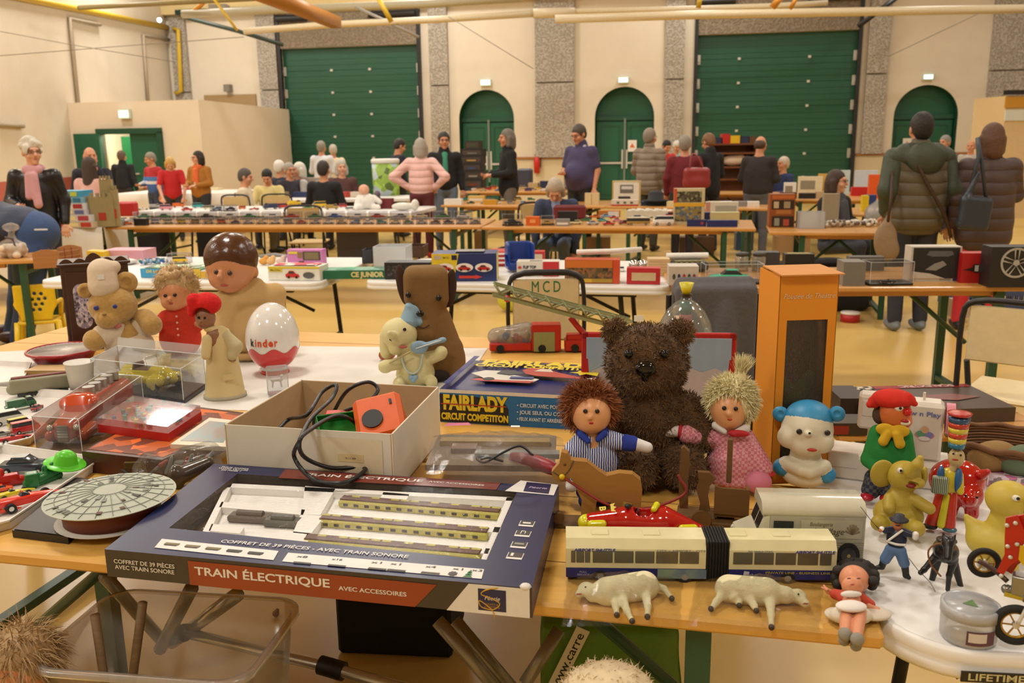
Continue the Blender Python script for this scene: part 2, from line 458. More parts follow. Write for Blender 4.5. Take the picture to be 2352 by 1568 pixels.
for x0,x1 in((g1[1]+.1,arches[0][0]-arches[0][1]),(arches[0][0]+arches[0][1],arches[1][0]-arches[1][1]),(arches[1][0]+arches[1][1],g2[0]-.05),(g2[1]+.1,arches[2][0]-arches[2][1]),(arches[2][0]+arches[2][1],s_r)):
 rail.box(((x0+x1)/2,-.03,zr),(x1-x0,.06,.05),C('#a5672c',.6),WX)
 rail.box(((x0+x1)/2,-.01,zr/2-.03),(x1-x0,.02,zr-.06),WALL_LOW,WX)
trim(rail)
hb=MB();hb.box(((s_cor+s_r)/2,-.12,wl(1100,3)[1]+.35),(s_r-s_cor,.3,.75),C('#d8c08a',.7),WX);trim(hb)
# sectional shutters
def shutter(n,g,bolts):
 mb=MB();npan=7;ph=g[2]/npan
 for i in range(npan):
  mb.box(((g[0]+g[1])/2,.1,ph*(i+.5)),(g[1]-g[0],.06,ph-.004),GREEN_P,WX,.004)
  for k in range(1,4):mb.box(((g[0]+g[1])/2,.065,ph*i+ph*k/4),(g[1]-g[0],.012,.012),GREEN,WX)
 o=struct(mb,'door_%d'%n)
 for i in range(1,npan):
  for fx in bolts:
   b=MB();b.box((g[0]+(g[1]-g[0])*fx,.055,ph*i),(.07,.04,.06),STEEL,WX);b.build('panel_fixing',o)
  for sx in(g[0]+.04,g[1]-.04):
   b=MB();b.box((sx,.05,ph*i),(.09,.05,.24),STEEL,WX);b.box((sx,.02,ph*i),(.05,.04,.1),STEEL,WX);b.build('hinge',o)
 for sx in(g[0]-.03,g[1]+.03):
  b=MB();b.box((sx,-.06,(g[2]+.9)/2),(.09,.14,g[2]+.9),BLACK,WX);b.build('track',o)
 b=MB();zz=g[2]+.78
 for e0,e1 in((g[0],g[0]+.9),(g[1]-1.3,g[1])):b.cyl((e0,-.2,zz),(e1,-.2,zz),.09,BLACK,X=WX)
 b.build('spring',o)
shutter(1,g1,(.36,.64));shutter(2,g2,(.27,.71))
def arch_door(n,c,r,zt):
 k=18;mb=MB();pts=[(c-r,0),(c+r,0)]+[(c+r*math.cos(PI*i/k),zt-r+r*math.sin(PI*i/k))for i in range(k+1)]
 mb.add([(p[0],DP-.02,p[1])for p in pts],[tuple(range(len(pts)))],GREEN,False,WX)
 o=struct(mb,'door_%d'%n);zh=zt-r*1.02
 f=MB();f.box((c,DP-.06,zh),(2*r-.02,.1,.1),GREEN_P,WX);f.build('transom',o)
 for sg in(-1,1):
  l=MB();l.box((c+sg*r/2,DP-.05,zh/2-.03),(r-.04,.06,zh-.1),GREEN,WX,.01)
  for z0,z1 in((.15,.95),(1.05,zh-.2)):
   for zz in(z0,z1):l.box((c+sg*r/2,DP-.085,zz),(r-.3,.02,.03),GREEN_P,WX)
   for xx in(-1,1):l.box((c+sg*r/2+xx*(r/2-.15),DP-.085,(z0+z1)/2),(.03,.02,z1-z0),GREEN_P,WX)
  lf=l.build('door_leaf',o)
  b=MB();b.box((c+sg*r/2,DP-.11,1.0),(r*.8,.04,.05),STEEL,WX);b.box((c+sg*.06,DP-.11,1.1),(.04,.06,.5),STEEL,WX);b.build('push_bar',lf)
 t=MB();t.box((c,DP-.1,zh/2+.25),(.05,.04,zh-.5),C('#7d8a80',.4,.4),WX);t.build('astragal',o)
 return o
for i,a in enumerate(arches):
 o=arch_door(3+i,*a)
def wall_sign(px,py,wpx,hpx,off=.03):
 (x0,z0),(x1,z1)=wl(px-wpx/2,py,off),wl(px+wpx/2,py,off);return(x0+x1)/2,z0,x1-x0,hpx*(x1-x0)/wpx
for px,py,lb in((1116,190,'green lit emergency exit sign above the arched door behind the dark jacketed man'),(1432,184,'green lit emergency exit sign above the arched door behind the man in purple polo'),(2131,177,'green lit emergency exit sign above the rightmost arched door')):
 x,z,w,h=wall_sign(px,py,24,14);t=thing('exit_sign',lb,'sign',WX@Vector((x,0,z)),-A)
 b=MB();b.box((0,-.05,0),(w,.1,h),C('#d8e8dc',.5));b.build('housing',t)
 b=MB();b.box((0,-.104,0),(w*.8,.008,h*.6),GLOW('#c8fff0',2.5));b.build('lit_panel',t)
for px,py,lb in((1452,335,'white warning notice with orange triangle on the middle arched door'),(2084,330,'white warning notice with orange triangle on the rightmost arched door')):
 x,z,w,h=wall_sign(px,py,20,26,-DP+.2);t=thing('notice',lb,'notice',WX@Vector((x,DP-.16,z)),-A)
 b=MB();b.box((0,0,0),(w,.01,h),C('#e6e2dc',.6));b.build('paper',t)
 b=MB();b.add([(-w*.3,-.008,-h*.15),(w*.3,-.008,-h*.15),(0,-.008,h*.25)],[(0,1,2)],C('#d86a2c',.6));b.build('warning_triangle',t)
x,z,w,h=wall_sign(1233,376,14,26,.1)
t=thing('fire_extinguisher','red fire extinguisher hanging on the back wall by the wide pebble pilaster','extinguisher',WX@Vector((x,-.1,z)),-A)
b=MB();b.lathe([(.0,-.25),(.08,-.25),(.085,.1),(.05,.17),(.02,.2)],C('#c3241d',.35));b.build('cylinder',t)
b=MB();b.box((0,0,.23),(.1,.03,.05),BLACK);b.tube([(.04,0,.23),(.11,0,.15),(.1,0,-.1)],.012,BLACK);b.build('valve_and_hose',t)
# left wall, lobby box
cor=wp(395,200);cor.z=0
Yb=20.3;B0=at_d(443,229,Yb);zb_=B0.z;B0.z=0
n_b=Vector((-math.sin(A),-math.cos(A),0))
B1=on_plane(155,240,B0,n_b);B1.z=0
d_l=(B1-cor).normalized();n_l=Vector((-d_l.y,d_l.x,0))
if n_l.x<0:n_l=-n_l
LWE=cor+d_l*34
def slab(mb,p,q,z0,z1,th,mat,n):
 p,q,n=Vector(p),Vector(q),Vector(n)
 vs=[p+Vector((0,0,z0)),q+Vector((0,0,z0)),q+Vector((0,0,z1)),p+Vector((0,0,z1))]
 vs+=[v-n*th for v in vs]
 return mb.add(vs,[(0,1,2,3),(7,6,5,4),(0,4,5,1),(1,5,6,2),(2,6,7,3),(3,7,4,0)],mat)
mb=MB();slab(mb,cor,LWE,0,CZ,.3,WALL,n_l);slab(mb,cor-d_l*9,LWE,0,.95,-.015,C('#b0584a',.7),n_l);struct(mb,'wall_left')
rw=MB();RW=WX@Vector((s_r,0,0));slab(rw,RW,RW+Vector((-math.sin(A),-math.cos(A),0))*34,0,CZ,-.3,WALL,(1,0,0));struct(rw,'wall_right')
bw=MB();bw.box((1,-9.2,CZ/2),(46,.2,CZ),C('#cfc2a8',.9));struct(bw,'wall_front')
LOB=C('#dccbb4',.8,scale=3,amt=.04)
def lb(px,py):return on_plane(px,py,B0,n_b)
dx=(Vector((math.cos(A),-math.sin(A),0)))
dl,dr_=lb(245,400),lb(373,400);zdoor=lb(310,303).z
lo=MB()
for p,q,z0,z1 in((B1,dl,0,zb_),(dr_,B0,0,zb_),(dl,dr_,zdoor,zb_)):
 p,q=Vector((p.x,p.y,0)),Vector((q.x,q.y,0));slab(lo,p,q,z0,z1,.15,LOB,n_b)
bk=wp(657,300);bk.z=0
slab(lo,B0,bk,0,zb_,.12,LOB,Vector((B0-bk).cross(Vector((0,0,1)))).normalized()*(1))
lo.add([(q.x,q.y,zb_-.01)for q in(B1,B0,bk,cor)],[(0,1,2,3)],LOB)
struct(lo,'wall_lobby')
inn=MB();c0,c1=Vector((dl.x,dl.y,0)),Vector((dr_.x,dr_.y,0))
slab(inn,c0-n_b*2.6,c1-n_b*2.6,0,zb_,.1,C('#e8ecd8',.8),n_b);struct(inn,'wall_passage')
area_l=bpy.data.lights.new('passage_lamp','POINT');area_l.energy=150;area_l.color=(.95,1,.85);area_l.shadow_soft_size=.2
ol=bpy.data.objects.new('passage_lamp',area_l);ol.location=(c0+c1)/2-n_b*1.3+Vector((0,0,2.3));COL.objects.link(ol)
fr=MB();W_=(c1-c0).length
FX=Matrix((dx,-n_b,Vector((0,0,1)))).transposed().to_4x4();FX.translation=c0
fr.box((W_/2,0,zdoor+.02),(W_+.2,.2,.12),GREEN_D,FX);fr.box((-.05,0,zdoor/2),(.1,.2,zdoor),GREEN_D,FX);fr.box((W_+.05,0,zdoor/2),(.1,.2,zdoor),GREEN_D,FX)
dd=struct(fr,'door_6')
for nm,hx,ang in(('door_leaf',0,R_(172)),('door_leaf',W_,R_(180))):
 l=MB();wleaf=W_*.52
 X=FX@tr(hx,-.1,0)@rz(ang)if hx==0 else FX@tr(W_,.04,0)@rz(R_(180))
 l.box((wleaf/2,0,zdoor/2),(wleaf,.05,zdoor-.04),GREEN,X);lf=l.build(nm,dd)
 hh=MB();hh.box((wleaf-.1,.05,1.0),(.14,.05,.03),STEEL,X);hh.build('handle',lf)
l=MB();l.box((.22,.75,zdoor*.48),(.5,.05,zdoor*.95),C('#17a070',.4),FX);l.build('inner_leaf',dd)
x=lb(291,262);t=thing('exit_sign','lit exit sign above the open green doorway at left','sign',x+n_b*.02,-A)
b=MB();b.box((0,-.05,0),(.26,.1,.2),C('#d8e8dc',.5));b.build('housing',t)
b=MB();b.box((0,-.104,0),(.22,.008,.13),GLOW('#e8ffd8',2.5));b.build('lit_panel',t)
# pipes and panels on the left wall
def lw(px,py,off=.05):return on_plane(px,py,cor+n_l*off,n_l)
pp=MB();pp.tube([lw(-60,-27),lw(0,-15),lw(200,25),lw(398,66)],.07,YELLOW_P);pp.tube([wp(398,66,.2),wp(409,68,.22),wp(416,210,.22),wp(402,214,.22)],.06,YELLOW_P);trim(pp)
fr=MB()
for pts in([(230,57),(160,42),(180,240)],[(388,91),(329,81),(340,232)],[(0,286),(54,290)]):fr.tube([lw(*q)for q in pts],.045,C('#a2937c',.7),n=6)
trim(fr)
vm=MB();x,z=wl(530,232);vm.box((x,-.02,z-.05),(1.6,.06,.45),C('#9b7f57',.6),WX);vm.box((x,-.1,z+.35),(.18,.2,.2),C('#7a7468',.5),WX);trim(vm)
# roof steel and ducts overhead
def beam(pts,r,mat,name,Y=20.0,n=8):
 mb=MB();mb.tube([at_d(x,y,Y if not isinstance(Y,(list,tuple))else Y[i])for i,(x,y)in enumerate(pts)],r,mat,n);return trim(mb)
DUCT=C('#d9c9a8',.4)
beam([(560,72),(755,57),(1000,45),(1232,31)],.07,DUCT,'duct');beam([(1225,31),(1320,28)],.10,DUCT,'duct')
beam([(1215,32),(1290,27),(1600,20),(1780,14),(1900,6)],.06,DUCT,'duct');beam([(1275,44),(1600,34),(1980,27),(2420,19)],.085,DUCT,'duct',19)
beam([(418,33),(640,22),(985,8),(1200,-6)],.09,C('#b5ad94',.5),'beam',21)
beam([(418,38),(545,71),(650,103)],.05,C('#2c3a30',.5),'rail',23);beam([(1972,60),(2060,-6)],.06,BLACK,'rail',22)
beam([(585,-22),(772,52)],.15,C('#a86a14',.5),'beam',[14,19],4);beam([(868,-5),(899,50)],.05,YELLOW_P,'brace',19);beam([(490,-4),(545,70)],.03,YELLOW_P,'brace',20)
beam([(1775,16),(1795,-8)],.09,ORANGE_P,'beam',18,4);beam([(1815,20),(1832,-8)],.05,ORANGE_P,'beam',18,4);beam([(1604,18),(1608,-8)],.05,YELLOW_P,'brace',18)
beam([(440,32),(480,-6)],.05,ORANGE_P,'brace',21);beam([(180,18),(300,12),(640,-6)],.05,C('#8c7a4a',.6),'pipe',[20,21,20])
beam([(815,15),(890,50),(962,85)],.03,C('#9b948a',.5),'pipe',20)
for pts in([(0,72),(160,102),(400,142)],[(0,128),(330,102),(560,85)],[(1030,38),(1225,158)],[(2352,110),(2300,126)],[(2040,130),(2250,30)]):
 beam(pts,.008,C('#8d8272',.5),'cable',16,4)
dk=MB()
X0=wp(415,22,.1);X1=wp(648,12,.1);dk.box(((wl(415,10)[0]+wl(648,10)[0])/2,-.1,wl(530,22)[1]+1.0),(wl(648,10)[0]-wl(415,10)[0],.12,2.0),C('#123c33',.5),WX)
dk.box(((wl(415,10)[0]+wl(648,10)[0])/2,-.3,wl(530,27)[1]),(wl(648,10)[0]-wl(415,10)[0],.1,.12),C('#0f2e28',.5),WX);trim(dk)
p=at_d(504,21,21.5);t=thing('ceiling_lamp','lit white lamp under the roof trusses above the lobby','lamp',p)
b=MB();b.box((0,0,.04),(.4,.3,.1),C('#8a8478',.5));b.build('housing',t);b=MB();b.box((0,0,-.03),(.3,.24,.05),GLOW('#ffffff',9));b.build('diffuser',t)
p=at_d(366,46,22);t=one(MB().ell((0,0,0),.05,GLOW('#ffffff',8)),'spot_lamp','tiny bright white spot of light high on the left wall','lamp',p)
# booth at the right edge
Q0=at_d(2312,220,17.5);rb=MB();zq=Q0.z
rb.box((Q0.x+2,Q0.y+.6,zq/2),(4,1.2,zq),C('#d9bf92',.8));rb.box((Q0.x+2,Q0.y-.01,zq-.12),(4.04,.04,.2),C('#c9932f',.6));rb.box((Q0.x+2,Q0.y-.015,zq-.36),(4.0,.03,.2),C('#d8dcd8',.4));rb.box((Q0.x+2,Q0.y-.02,zq+.06),(4.1,.1,.08),BLACK)
struct(rb,'wall_booth')
# ================================================================= builders for what is repeated
GRN_L=C('#1f4a34',.4);GREY_L=C('#55534f',.4,.5);DKM=C('#2b2a2a',.45,.3);WHITE_PL=C('#e6e3de',.42,amt=.02);RUB=C('#161616',.8)
PALE_W=C('#d8b483',.45,kind='wood',scale=2.0,c2='#bb8c52');FLAP=C('#c89c68',.7)
def beer_table(label,p,q,depth,z,legs=GRN_L,wood=None,group='wooden trestle tables',end=.28):
 p,q=Vector(p),Vector(q);p.z=q.z=0;w=(q-p).length;a=math.atan2(q.y-p.y,q.x-p.x);wood=wood or WOODT
 t=thing('trestle_table',label,'table',(p+q)/2,a,group)
 b=MB();b.box((0,depth/2,z-.014),(w,depth,.028),wood,bev=.006)
 for i in(1,2,3):b.box((0,depth*i/4,z+.0002),(w-.01,.003,.0008),C('#8a5f2c',.8))
 b.build('tabletop',t)
 b=MB();b.box((0,.09,z-.045),(w-.5,.045,.034),wood);b.build('apron',t);b=MB();b.box((0,depth-.09,z-.045),(w-.5,.045,.034),wood);b.build('apron',t)
 for s in(-1,1):
  x=s*(w/2-end)
  for y in(.05,depth-.05):
   l=MB();l.box((x,y,(z-.03)/2),(.045,.04,z-.03),legs);l.build('leg',t)
  l=MB();l.box((x,depth/2,.06),(.04,depth-.1,.03),legs);l.build('crossbar',t);l=MB();l.box((x,depth/2,z-.1),(.04,depth-.1,.03),legs);l.build('crossbar',t)
  l=MB();l.tube([(x,depth/2,.36),(x-s*.42,depth/2,z-.04)],.014,legs);l.build('brace',t)
 return t
def plastic_table(label,p,q,depth,z,corner=.09,group='white plastic folding tables',brand=False):
 p,q=Vector(p),Vector(q);p.z=q.z=0;w=(q-p).length;a=math.atan2(q.y-p.y,q.x-p.x)
 t=thing('folding_table',label,'table',(p+q)/2,a,group)
 def outline(i,n=7):
  o=[];r=corner-i*.3
  for cx,cy,a0 in((w/2-corner,depth-corner,0),(-w/2+corner,depth-corner,90),(-w/2+corner,corner,180),(w/2-corner,corner,270)):
   o+=[(cx+r*math.cos(R_(a0+90*k/n)),cy+r*math.sin(R_(a0+90*k/n)))for k in range(n+1)]
  return o
 b=MB();rings=[[(x,y,zz)for x,y in outline(i)]for i,zz in((.03,z-.05),(.012,z-.05),(0,z-.042),(0,z-.03),(.012,z-.026),(.004,z-.02),(.006,z-.006),(.02,z),(.045,z),(.05,z-.0025))]
 b.loft(rings,WHITE_PL);b.build('tabletop',t)
 for s in(-1,1):
  x=s*(w/2-.3)
  for y in(.14,depth-.14):
   l=MB();l.cyl((x+s*.06,y,0),(x,y,z-.045),.016,DKM);l.build('leg',t)
  l=MB();l.cyl((x+s*.04,.14,.2),(x+s*.04,depth-.14,.2),.014,DKM);l.build('crossbar',t);l=MB();l.cyl((x,.12,z-.06),(x,depth-.12,z-.06),.016,DKM);l.build('crossbar',t)
  l=MB();l.tube([(x+s*.03,depth/2,.45),(x-s*.45,depth/2,z-.06)],.012,DKM);l.build('brace',t)
 b=MB();b.box((0,.1,z-.06),(w-.4,.03,.03),DKM);b.build('rail',t);b=MB();b.box((0,depth-.1,z-.06),(w-.4,.03,.03),DKM);b.build('rail',t)
 return t
def cloth_on(label,t_p,t_q,depth,z,drop,mat,name='tablecloth',side=.08,group=None,drop_end=None):
 p,q=Vector(t_p),Vector(t_q);p.z=q.z=0;w=(q-p).length;a=math.atan2(q.y-p.y,q.x-p.x);rng=random.Random(7)
 b=MB();n=40;rows=[]
 def wav(x,k):return.018*math.sin(x*9+k)+.012*math.sin(x*23+2*k)
 xs=[-w/2-.02+(w+.04)*i/n for i in range(n+1)]
 for j,(y,zz,f)in enumerate(((depth+.01,z-.3,1),(depth+.01,z-.004,0),(depth,z+.003,0),(depth*.5,z+.003,0),(0,z+.003,0),(-.012,z-.006,0),(-.014,z-drop*.35,.35),(-.016,z-drop*.7,.7),(-.018,z-drop,1))):
  rows.append([(x,y+(wav(x,1)-.03)*f if y<.1 else y+wav(x,0)*f+.03*f,zz)for x in xs])
 b.loft(rows,mat,True,caps=False,closed=False)
 for e in(0,n):
  sg=-1 if e==0 else 1;de=drop_end or drop;rr=[]
  for f in(0,.4,.75,1):rr.append([(xs[e]+sg*(.012+.03*f+.02*math.sin(y*20)*f),y,z+.003-de*f)for y in[depth*k/12 for k in range(13)]])
  b.loft(rr if sg<0 else rr,mat,True,caps=False,closed=False)
 return one(b,name,label,'tablecloth',(p+q)/2,a,group)
def frame_chair(label,loc,rot,back,seatm,group='folding chairs',text=None,tube=DKM):
 t=thing('folding_chair',label,'chair',loc,rot,group)
 s=MB();s.box((0,-.02,.45),(.42,.40,.02),seatm,bev=.01);s.build('seat',t)
 bk=MB();bk.box((0,.2,.74),(.38,.014,.24),back,None,.006);o=bk.build('backrest',t)
 f=MB();f.tube([(-.215,.24,.0),(-.215,.2,.5),(-.215,.205,.8),(-.17,.205,.875),(0,.205,.885),(.17,.205,.875),(.215,.205,.8),(.215,.2,.5),(.215,.24,.0)],.0125,tube,smooth_n=3);f.build('back_frame',t)
 for sg in(-1,1):
  l=MB();l.tube([(sg*.2,.12,.6),(sg*.2,-.2,.0)],.0125,tube);l.build('leg',t)
 c=MB();c.cyl((-.2,-.17,.08),(.2,-.17,.08),.009,tube);c.build('crossbar',t);c=MB();c.cyl((-.2,-.18,.43),(.2,-.18,.43),.009,tube);c.build('crossbar',t)
 if text:TXT(text,.062,C('#1d7a4a',.6),face((0,.2085,.828),(0,1,0)),t,'stencil',space=1.5)
 return t
# ------------------------------------------------------------ cars
def _rr(x,hw,z0,z1,r=.25,n=3):
 hh=(z1-z0)/2;r=min(hw,hh)*2*r;o=[]
 for cy,cz,a0 in((hw-r,z1-r,0),(-hw+r,z1-r,90),(-hw+r,z0+r,180),(hw-r,z0+r,270)):
  o+=[(x,cy+r*math.cos(R_(a0+90*k/n)),cz+r*math.sin(R_(a0+90*k/n)))for k in range(n+1)]
 return o
CAR_STYLES={'sedan':([(-.5,.1,.16,.12),(-.47,.07,.2,.165),(-.2,.06,.22,.185),(.15,.06,.22,.185),(.42,.07,.19,.17),(.49,.08,.14,.13)],[(-.34,.20,.205,.14),(-.22,.2,.325,.135),(.05,.2,.33,.135),(.2,.2,.21,.15)],(-.31,.31),.065),'wagon':([(-.5,.1,.2,.14),(-.47,.07,.22,.17),(.1,.06,.23,.185),(.4,.07,.21,.175),(.49,.08,.15,.14)],[(-.48,.2,.22,.15),(-.44,.2,.34,.145),(.02,.2,.35,.145),(.18,.2,.22,.155)],(-.3,.31),.07),'van':([(-.5,.07,.26,.16),(-.48,.06,.3,.19),(.2,.06,.3,.19),(.46,.06,.28,.185),(.5,.08,.2,.16)],[(-.49,.29,.3,.175),(-.47,.29,.44,.165),(.3,.29,.45,.165),(.42,.28,.3,.17)],(-.28,.3),.075),'bus':([(-.5,.06,.15,.11),(-.49,.05,.16,.125),(.49,.05,.16,.125),(.5,.06,.15,.11)],[(-.495,.15,.3,.115),(-.48,.15,.31,.118),(.47,.15,.31,.118),(.495,.15,.29,.11)],(-.3,.33),.05),'racer':([(-.5,.08,.17,.06),(-.4,.06,.19,.1),(0,.05,.18,.1),(.3,.05,.14,.07),(.5,.06,.09,.03)],[(-.14,.17,.18,.05),(-.1,.17,.25,.05),(.0,.17,.19,.05)],(-.32,.28),.075),'truck':([(-.5,.08,.16,.14),(-.48,.08,.17,.15),(.2,.08,.17,.15),(.22,.07,.3,.16),(.46,.07,.29,.16),(.5,.09,.2,.14)],[(.21,.28,.3,.14),(.23,.28,.4,.14),(.38,.28,.4,.14),(.45,.28,.3,.14)],(-.3,.34),.07)}
def car_part_meshes(style,L,body,glass,wheel_m=RUB,roof=None):
 bs,cs,wx,wr=CAR_STYLES[style];out=[]
 b=MB();b.loft([_rr(x*L,hw*L,z0*L,z1*L,.22)for x,z0,z1,hw in bs],body)
 if style=='truck':b.box((-.14*L,0,.27*L),(.62*L,.3*L,.2*L),roof or body,bev=.01*L)
 zt=max(c[2]for c in cs)*L
 rc=[c for c in cs if c[2]*L>zt*.9]
 b.box(((rc[0][0]+rc[-1][0])/2*L,0,zt-.006*L),((rc[-1][0]-rc[0][0])*L+.02*L,rc[0][3]*1.9*L,.03*L),roof or body,bev=.012*L)
 for x,_,zt_,hw in bs[1:2]+bs[-2:-1]:b.box((x*L,0,(bs[1][1]+.035)*L),(.03*L,hw*2.02*L,.03*L),C('#b9b9b5',.25,.8))
 g=MB();g.loft([_rr(x*L,hw*L,z0*L,z1*L,.2)for x,z0,z1,hw in cs],glass)
 ws=[]
 for x in wx:
  for sgn in(-1,1):
   w=MB();y=sgn*bs[2][3]*L*(1.5 if style=='racer' else.93)
   w.cyl((x*L,y-.025*L,wr*L),(x*L,y+.025*L,wr*L),wr*L,wheel_m,n=14);w.cyl((x*L,y-sgn*.0*L,wr*L),(x*L,y+sgn*.028*L,wr*L),wr*.5*L,C('#c9c9c4',.3,.7),n=10);ws.append(w)
 return b,g,ws
GLZ=C('#2c3238',.15);_proto={}
def toy_car(style,L,colr,label,loc,rot,group=None,parts=True,name='toy_car',rough=.3,roof=None):
 key=(style,round(L,3),parts,roof)
 m=C(colr,rough,coat=.3)if isinstance(colr,str)else colr
 if key not in _proto:
  b,g,ws=car_part_meshes(style,L,m,GLZ,roof=C(roof,.35)if roof else None)
  if parts:
   t=thing(name,label,'toy car',loc,rot,group);b.build('car_body',t);g.build('cabin',t)
   for w in ws:w.build('wheel',t)
  else:
   for src in[g]+ws:
    base=len(b.v);b.v+=src.v
    for f,k,sm in zip(src.f,src.m,src.sm):b.f.append(tuple(i+base for i in f));b.m.append(b.mi(src.mats[k]));b.sm.append(sm)
   t=one(b,name,label,'toy car',loc,rot,group)
  _proto[key]=t;return t
 t=copy_tree(_proto[key],loc,rot,label)
 if 'group' in t.keys():del t['group']
 if group:t['group']=group
 if parts:repaint(t,'car_body',m)
 else:t.material_slots[0].link='OBJECT';t.material_slots[0].material=m
 t.name=name
 return t
_cases={}
CLEAR=GLASS('#e6e6ea',.02,.08,0.0,.3)
def clear_case(w,d,h,label,loc,rot,group=None,base='#20201f',name='display_case',bh=None,tint=None):
 key=(round(w,3),round(d,3),round(h,3),base);bh=bh or h*.12
 if key in _cases:
  t=copy_tree(_cases[key],loc,rot,label)
  if 'group' in t.keys():del t['group']
  if group:t['group']=group
  return t
 t=thing(name,label,'display case',loc,rot,group);_cases[key]=t
 b=MB();b.box((0,0,bh/2),(w,d,bh),C(base,.35),bev=bh*.15);b.build('base',t)
 c=MB();i=.985
 g=tint or CLEAR;x,y=w*i/2,d*i/2
 c.add([(sx*x,sy*y,zz)for zz in(bh,h)for sy in(-1,1)for sx in(-1,1)],[(0,1,5,4),(1,3,7,5),(3,2,6,7),(2,0,4,6),(4,5,7,6)],g)
 e=max(.0012,w*.006);EM=C('#e4e8ea',.15)
 for sx in(-1,1):
  for sy in(-1,1):c.box((sx*x,sy*y,(h+bh)/2),(e,e,h-bh),EM)
 for sy in(-1,1):c.box((0,sy*y,h),(2*x,e,e),EM)
 for sx in(-1,1):c.box((sx*x,0,h),(e,2*y,e),EM)
 c.build('clear_cover',t);return t
# ------------------------------------------------------------ cartons, set by where their front lower corners stand in the photo
def carton(name,label,cat,L,Rr,hpx,depth,mat,z,panels=(),group=None,side=None,top=None,bev=.0,open_=False,p=None):
 A0,B0_=(at_z(*L,z),at_z(*Rr,z))if p is None else p
 A0,B0_=Vector(A0),Vector(B0_);w=(B0_-A0).length;a=math.atan2(B0_.y-A0.y,B0_.x-A0.x)
 h=hpx*mpp((A0+B0_)/2)/math.cos(math.atan2(H-z,(A0+B0_).length/2))
 t=thing(name,label,cat,(A0+B0_)/2,a,group);b=MB()
 if open_:
  th=.004
  for c,s in(((0,th/2,h/2),(w,th,h)),((0,depth-th/2,h/2),(w,th,h)),((-w/2+th/2,depth/2,h/2),(th,depth,h)),((w/2-th/2,depth/2,h/2),(th,depth,h)),((0,depth/2,th/2),(w,depth,th))):b.box(c,s,mat)
 else:
  b.box((0,depth/2,h/2),(w,depth,h),mat,bev=bev)
  if side:b.box((w/2-.0003,depth/2,h/2),(.002,depth*.98,h*.97),side);b.box((-w/2+.0003,depth/2,h/2),(.002,depth*.98,h*.97),side)
  if top:b.box((0,depth/2,h-.0003),(w*.985,depth*.98,.002),top)
 b.build('carton',t)
 for i,q in enumerate(panels):
  f=q[0];u0,v0,u1,v1=q[1:5];lift=.0016+.0007*i
  dm={'f':(w,h),'t':(w,depth),'r':(depth,h)}[f]
  X={'f':face((-w/2,-lift,0),(0,-1,0)),'t':face((-w/2,0,h+lift),(0,0,1),(0,1,0)),'r':face((w/2+lift,0,0),(1,0,0))}[f]
  if isinstance(q[5],str):
   o=TXT(q[5],(v1-v0)*dm[1]*1.25,q[6],X@tr((u0+u1)/2*dm[0],(v0+v1)/2*dm[1],0),t,'lettering',bold=.02 if len(q)<8 else q[7],width=(u1-u0)*dm[0])
  elif callable(q[5]):
   pb=MB();q[5](pb,u0*dm[0],v0*dm[1],u1*dm[0],v1*dm[1],X);pb.build(q[6]if len(q)>6 else 'printed_picture',t)
  else:
   pb=MB();pb.box(((u0+u1)/2*dm[0],(v0+v1)/2*dm[1],0),((u1-u0)*dm[0],(v1-v0)*dm[1],.0008),q[5],X);pb.build('printed_panel',t)
 t['_w'],t['_h'],t['_d']=w,h,depth
 return t
def carpic(colr):
 def f(pb,x0,y0,x1,y1,X):
  w,h=x1-x0,y1-y0;m=C(colr,.5);cx,cy=(x0+x1)/2,y0
  pts=[(-.46,.2),(-.4,.14),(.42,.14),(.48,.24),(.4,.5),(.22,.56),(.08,.86),(-.2,.88),(-.34,.56),(-.46,.5)]
  pb.prism([(cx+p[0]*w,cy+p[1]*h)for p in pts],0,.0006,m,X)
  pb.prism([(cx+p[0]*w,cy+p[1]*h)for p in[(-.28,.56),(.16,.56),(.05,.8),(-.18,.8)]],.0006,.001,C('#33383e',.4),X)
  for sx in(-.25,.27):pb.prism([(cx+sx*w+.09*w*math.cos(k),cy+.17*h+.09*w*math.sin(k))for k in[i*PI/6 for i in range(12)]],.0006,.0012,RUB,X)
 return f
def disc(m):
 def f(pb,x0,y0,x1,y1,X):
  cx,cy,a,b_=(x0+x1)/2,(y0+y1)/2,(x1-x0)/2,(y1-y0)/2
  pb.prism([(cx+a*math.cos(2*PI*i/24),cy+b_*math.sin(2*PI*i/24))for i in range(24)],0,.0006,m,X)
 return f
def poly(m,pts):
 def f(pb,x0,y0,x1,y1,X):pb.prism([(x0+p[0]*(x1-x0),y0+p[1]*(y1-y0))for p in pts],0,.0006,m,X)
 return f
